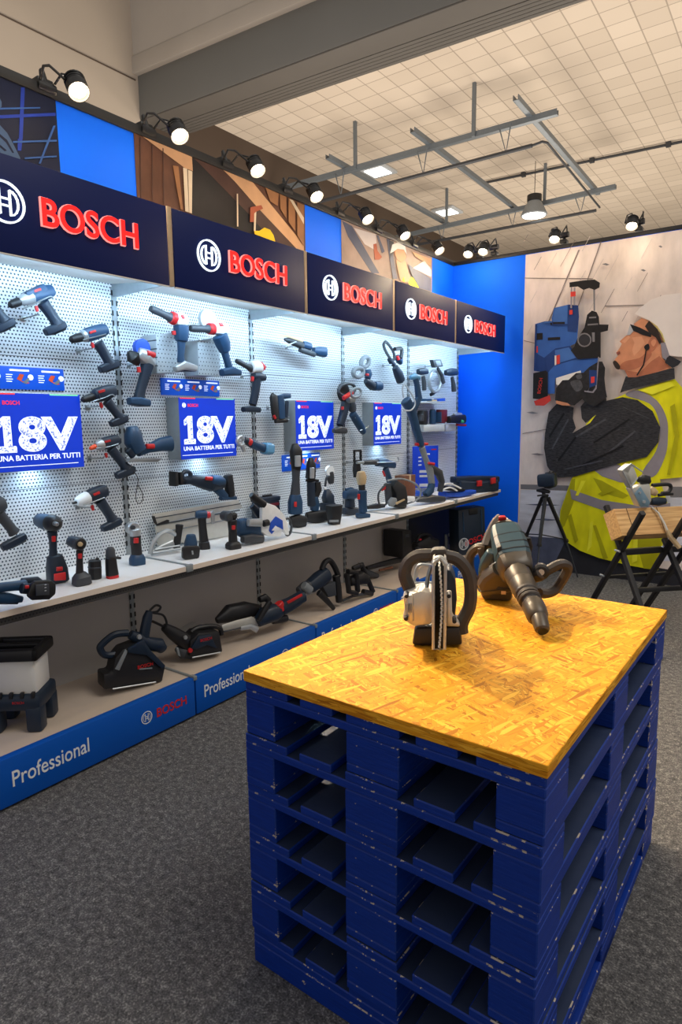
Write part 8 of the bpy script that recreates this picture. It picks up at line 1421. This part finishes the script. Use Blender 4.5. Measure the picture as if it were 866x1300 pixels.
 ('light_beam','pr_beam',None,[('S',[(-0.0845,0.7608),(0.1777,0.7629),(0.311,0.6891),(0.7102,0.4687),(0.7085,0.4153),(0.6223,0.4286),(0.2227,0.6118),(0.0264,0.7147)],0.0012,0.003,0,0)]),
 ('gusset','pr_beam',None,[('S',[(-0.6736,0.7555),(-0.3273,0.7572),(-0.3252,0.6779),(-0.3848,0.6776),(-0.4947,0.7066)],0.0012,0.0036,0,0)]),
 ('plank_line','pr_rafterdark',None,[('S',[(-0.6947,0.7463),(-0.689,0.7459),(-0.7074,0.4284),(-0.7131,0.4293)],0.0012,0.0042,0,0)]),
 ('plank_line','pr_rafterdark',None,[('S',[(-0.6177,0.7372),(-0.6118,0.7368),(-0.6287,0.4311),(-0.6346,0.4319)],0.0012,0.0048,0,0)]),
 ('plank_line','pr_rafterdark',None,[('S',[(-0.5434,0.7376),(-0.5373,0.7372),(-0.5504,0.4331),(-0.5565,0.4339)],0.0012,0.0054,0,0)]),
 ('plank_light','pr_slat',None,[('S',[(-0.4757,0.6648),(-0.4357,0.6706),(-0.4142,0.4365),(-0.4336,0.4378)],0.0012,0.006,0,0)]),
 ('post','pr_cream',None,[('S',[(-0.4005,0.6748),(-0.3711,0.6761),(-0.372,0.4344),(-0.3984,0.4341)],0.0012,0.0066,0,0)]),
 ('post','pr_cream',None,[('S',[(-0.3652,0.6728),(-0.332,0.6727),(-0.3491,0.4336),(-0.3692,0.4337)],0.0012,0.0072,0,0)]),
 ('slat','pr_slat',None,[('S',[(0.3084,0.7538),(0.4404,0.7495),(0.4261,0.668),(0.3487,0.6768)],0.0012,0.0078,0,0)]),
 ('slat','pr_slat',None,[('S',[(0.451,0.7494),(0.5199,0.7486),(0.5147,0.6031),(0.4543,0.6535)],0.0012,0.0084,0,0)]),
 ('slat','pr_slat',None,[('S',[(0.5424,0.7471),(0.6135,0.7433),(0.6068,0.5433),(0.5368,0.5863)],0.0012,0.009,0,0)]),
 ('slat','pr_slat',None,[('S',[(0.6368,0.7418),(0.7105,0.7424),(0.7018,0.4584),(0.6296,0.5184)],0.0012,0.0096,0,0)]),
 ('slat_beam','pr_cream',None,[('S',[(0.5526,0.7422),(0.5882,0.744),(0.7071,0.6549),(0.7057,0.6097)],0.0012,0.0102,0,0)]),
 ('hook','pr_copper',None,[('S',[(0.1516,0.5902),(0.2573,0.6299),(0.2736,0.6118),(0.2088,0.5769),(0.1849,0.5056),(0.1433,0.4961)],0.0012,0.0108,0,0)]),
 ('strap','pr_cream',None,[('S',[(0.1867,0.5605),(0.2061,0.5761),(0.1944,0.4528),(0.1776,0.4491)],0.0012,0.0114,0,0)]),
 ('chain','pr_cream',None,[('S',[(0.0294,0.6416),(0.0393,0.6441),(0.0336,0.4442),(0.0218,0.4416)],0.0012,0.012,0,0)]),
 ('helmet','pr_helmetyellow',None,[('S',[(0.1805,0.4495),(0.2313,0.4606),(0.2817,0.4926),(0.336,0.4905),(0.3702,0.4626),(0.3866,0.4232),(0.1838,0.4297)],0.0012,0.0126,0,0)]),
]),
('wall_print', 'hazy photo print of an engineer in a white helmet, above the fourth lit sign', 'wall print', 'photo prints above the lit signs', (-0.1449, 5.0198, 2.3), 90, None,[
 ('sheet','pr_haze',None,[('B',(-0.7511,0.7511,0,0.7562,-0.002,0.001),0)]),
 ('dark_strut','pr_slatehaze',None,[('S',[(-0.7437,0.7483),(-0.6073,0.7383),(-0.2037,0.4441),(-0.3176,0.4248),(-0.6591,0.6443)],0.0012,0.0018,0,0)]),
 ('wall_patch','pr_creamhaze',None,[('S',[(-0.5828,0.7299),(-0.2601,0.7505),(-0.2325,0.6169),(-0.4264,0.6364)],0.0012,0.0024,0,0)]),
 ('post','pr_slatehaze',None,[('S',[(-0.247,0.7459),(-0.2156,0.7497),(-0.1172,0.6392),(-0.1613,0.6157)],0.0012,0.003,0,0)]),
 ('red_cable','pr_copper',None,[('S',[(-0.2963,0.6626),(-0.2483,0.6797),(-0.2343,0.6237),(-0.1624,0.5856),(-0.206,0.5551),(-0.2774,0.5419)],0.0012,0.0036,0,0)]),
 ('column','pr_slatehaze',None,[('S',[(-0.0894,0.7495),(-0.0295,0.7544),(0.0944,0.4475),(0.0165,0.4348)],0.0012,0.0042,0,0)]),
 ('hood','pr_dark',None,[('S',[(-0.0455,0.7435),(0.0304,0.7516),(0.0306,0.6677),(-0.0305,0.5951)],0.0012,0.0048,0,0)]),
 ('engineer_face','pr_skin',None,[('S',[(0.0357,0.6839),(0.2027,0.7246),(0.2519,0.6634),(0.2195,0.6258),(0.1552,0.5984),(0.0919,0.61),(0.045,0.6474)],0.0012,0.0054,0,0)]),
 ('engineer_helmet','pr_white',None,[('S',[(-0.0324,0.6401),(0.004,0.7202),(0.106,0.7593),(0.2241,0.7522),(0.2572,0.6833),(0.2017,0.7165),(0.0906,0.7023),(0.0286,0.6671)],0.0012,0.006,0,0)]),
 ('engineer_coat','pr_tanhaze',None,[('S',[(0.0586,0.6114),(0.1532,0.5947),(0.2337,0.6282),(0.2838,0.526),(0.3515,0.4567),(0.154,0.4254),(0.106,0.4959)],0.0012,0.0066,0,0)]),
 ('engineer_vest','pr_vest',None,[('S',[(0.2835,0.4458),(0.3331,0.5021),(0.4182,0.4998),(0.4816,0.4279),(0.3171,0.4189)],0.0012,0.0072,0,0)]),
 ('engineer_vest','pr_vest',None,[('S',[(0.1712,0.4437),(0.2001,0.48),(0.2232,0.4362)],0.0012,0.0078,0,0)]),
 ('beam_lit','pr_beam',None,[('S',[(0.3456,0.7285),(0.7159,0.7336),(0.7172,0.6666),(0.4138,0.6934)],0.0012,0.0084,0,0)]),
 ('dark_strut','pr_slatehaze',None,[('S',[(0.279,0.6045),(0.7184,0.5485),(0.7207,0.43),(0.4854,0.4282),(0.3466,0.5202)],0.0012,0.009,0,0)]),
 ('beam_lit','pr_creamhaze',None,[('S',[(0.3618,0.5871),(0.5868,0.6928),(0.7156,0.6324),(0.7169,0.5651)],0.0012,0.0096,0,0)]),
]),
]

for t in TOOLS: build(t)
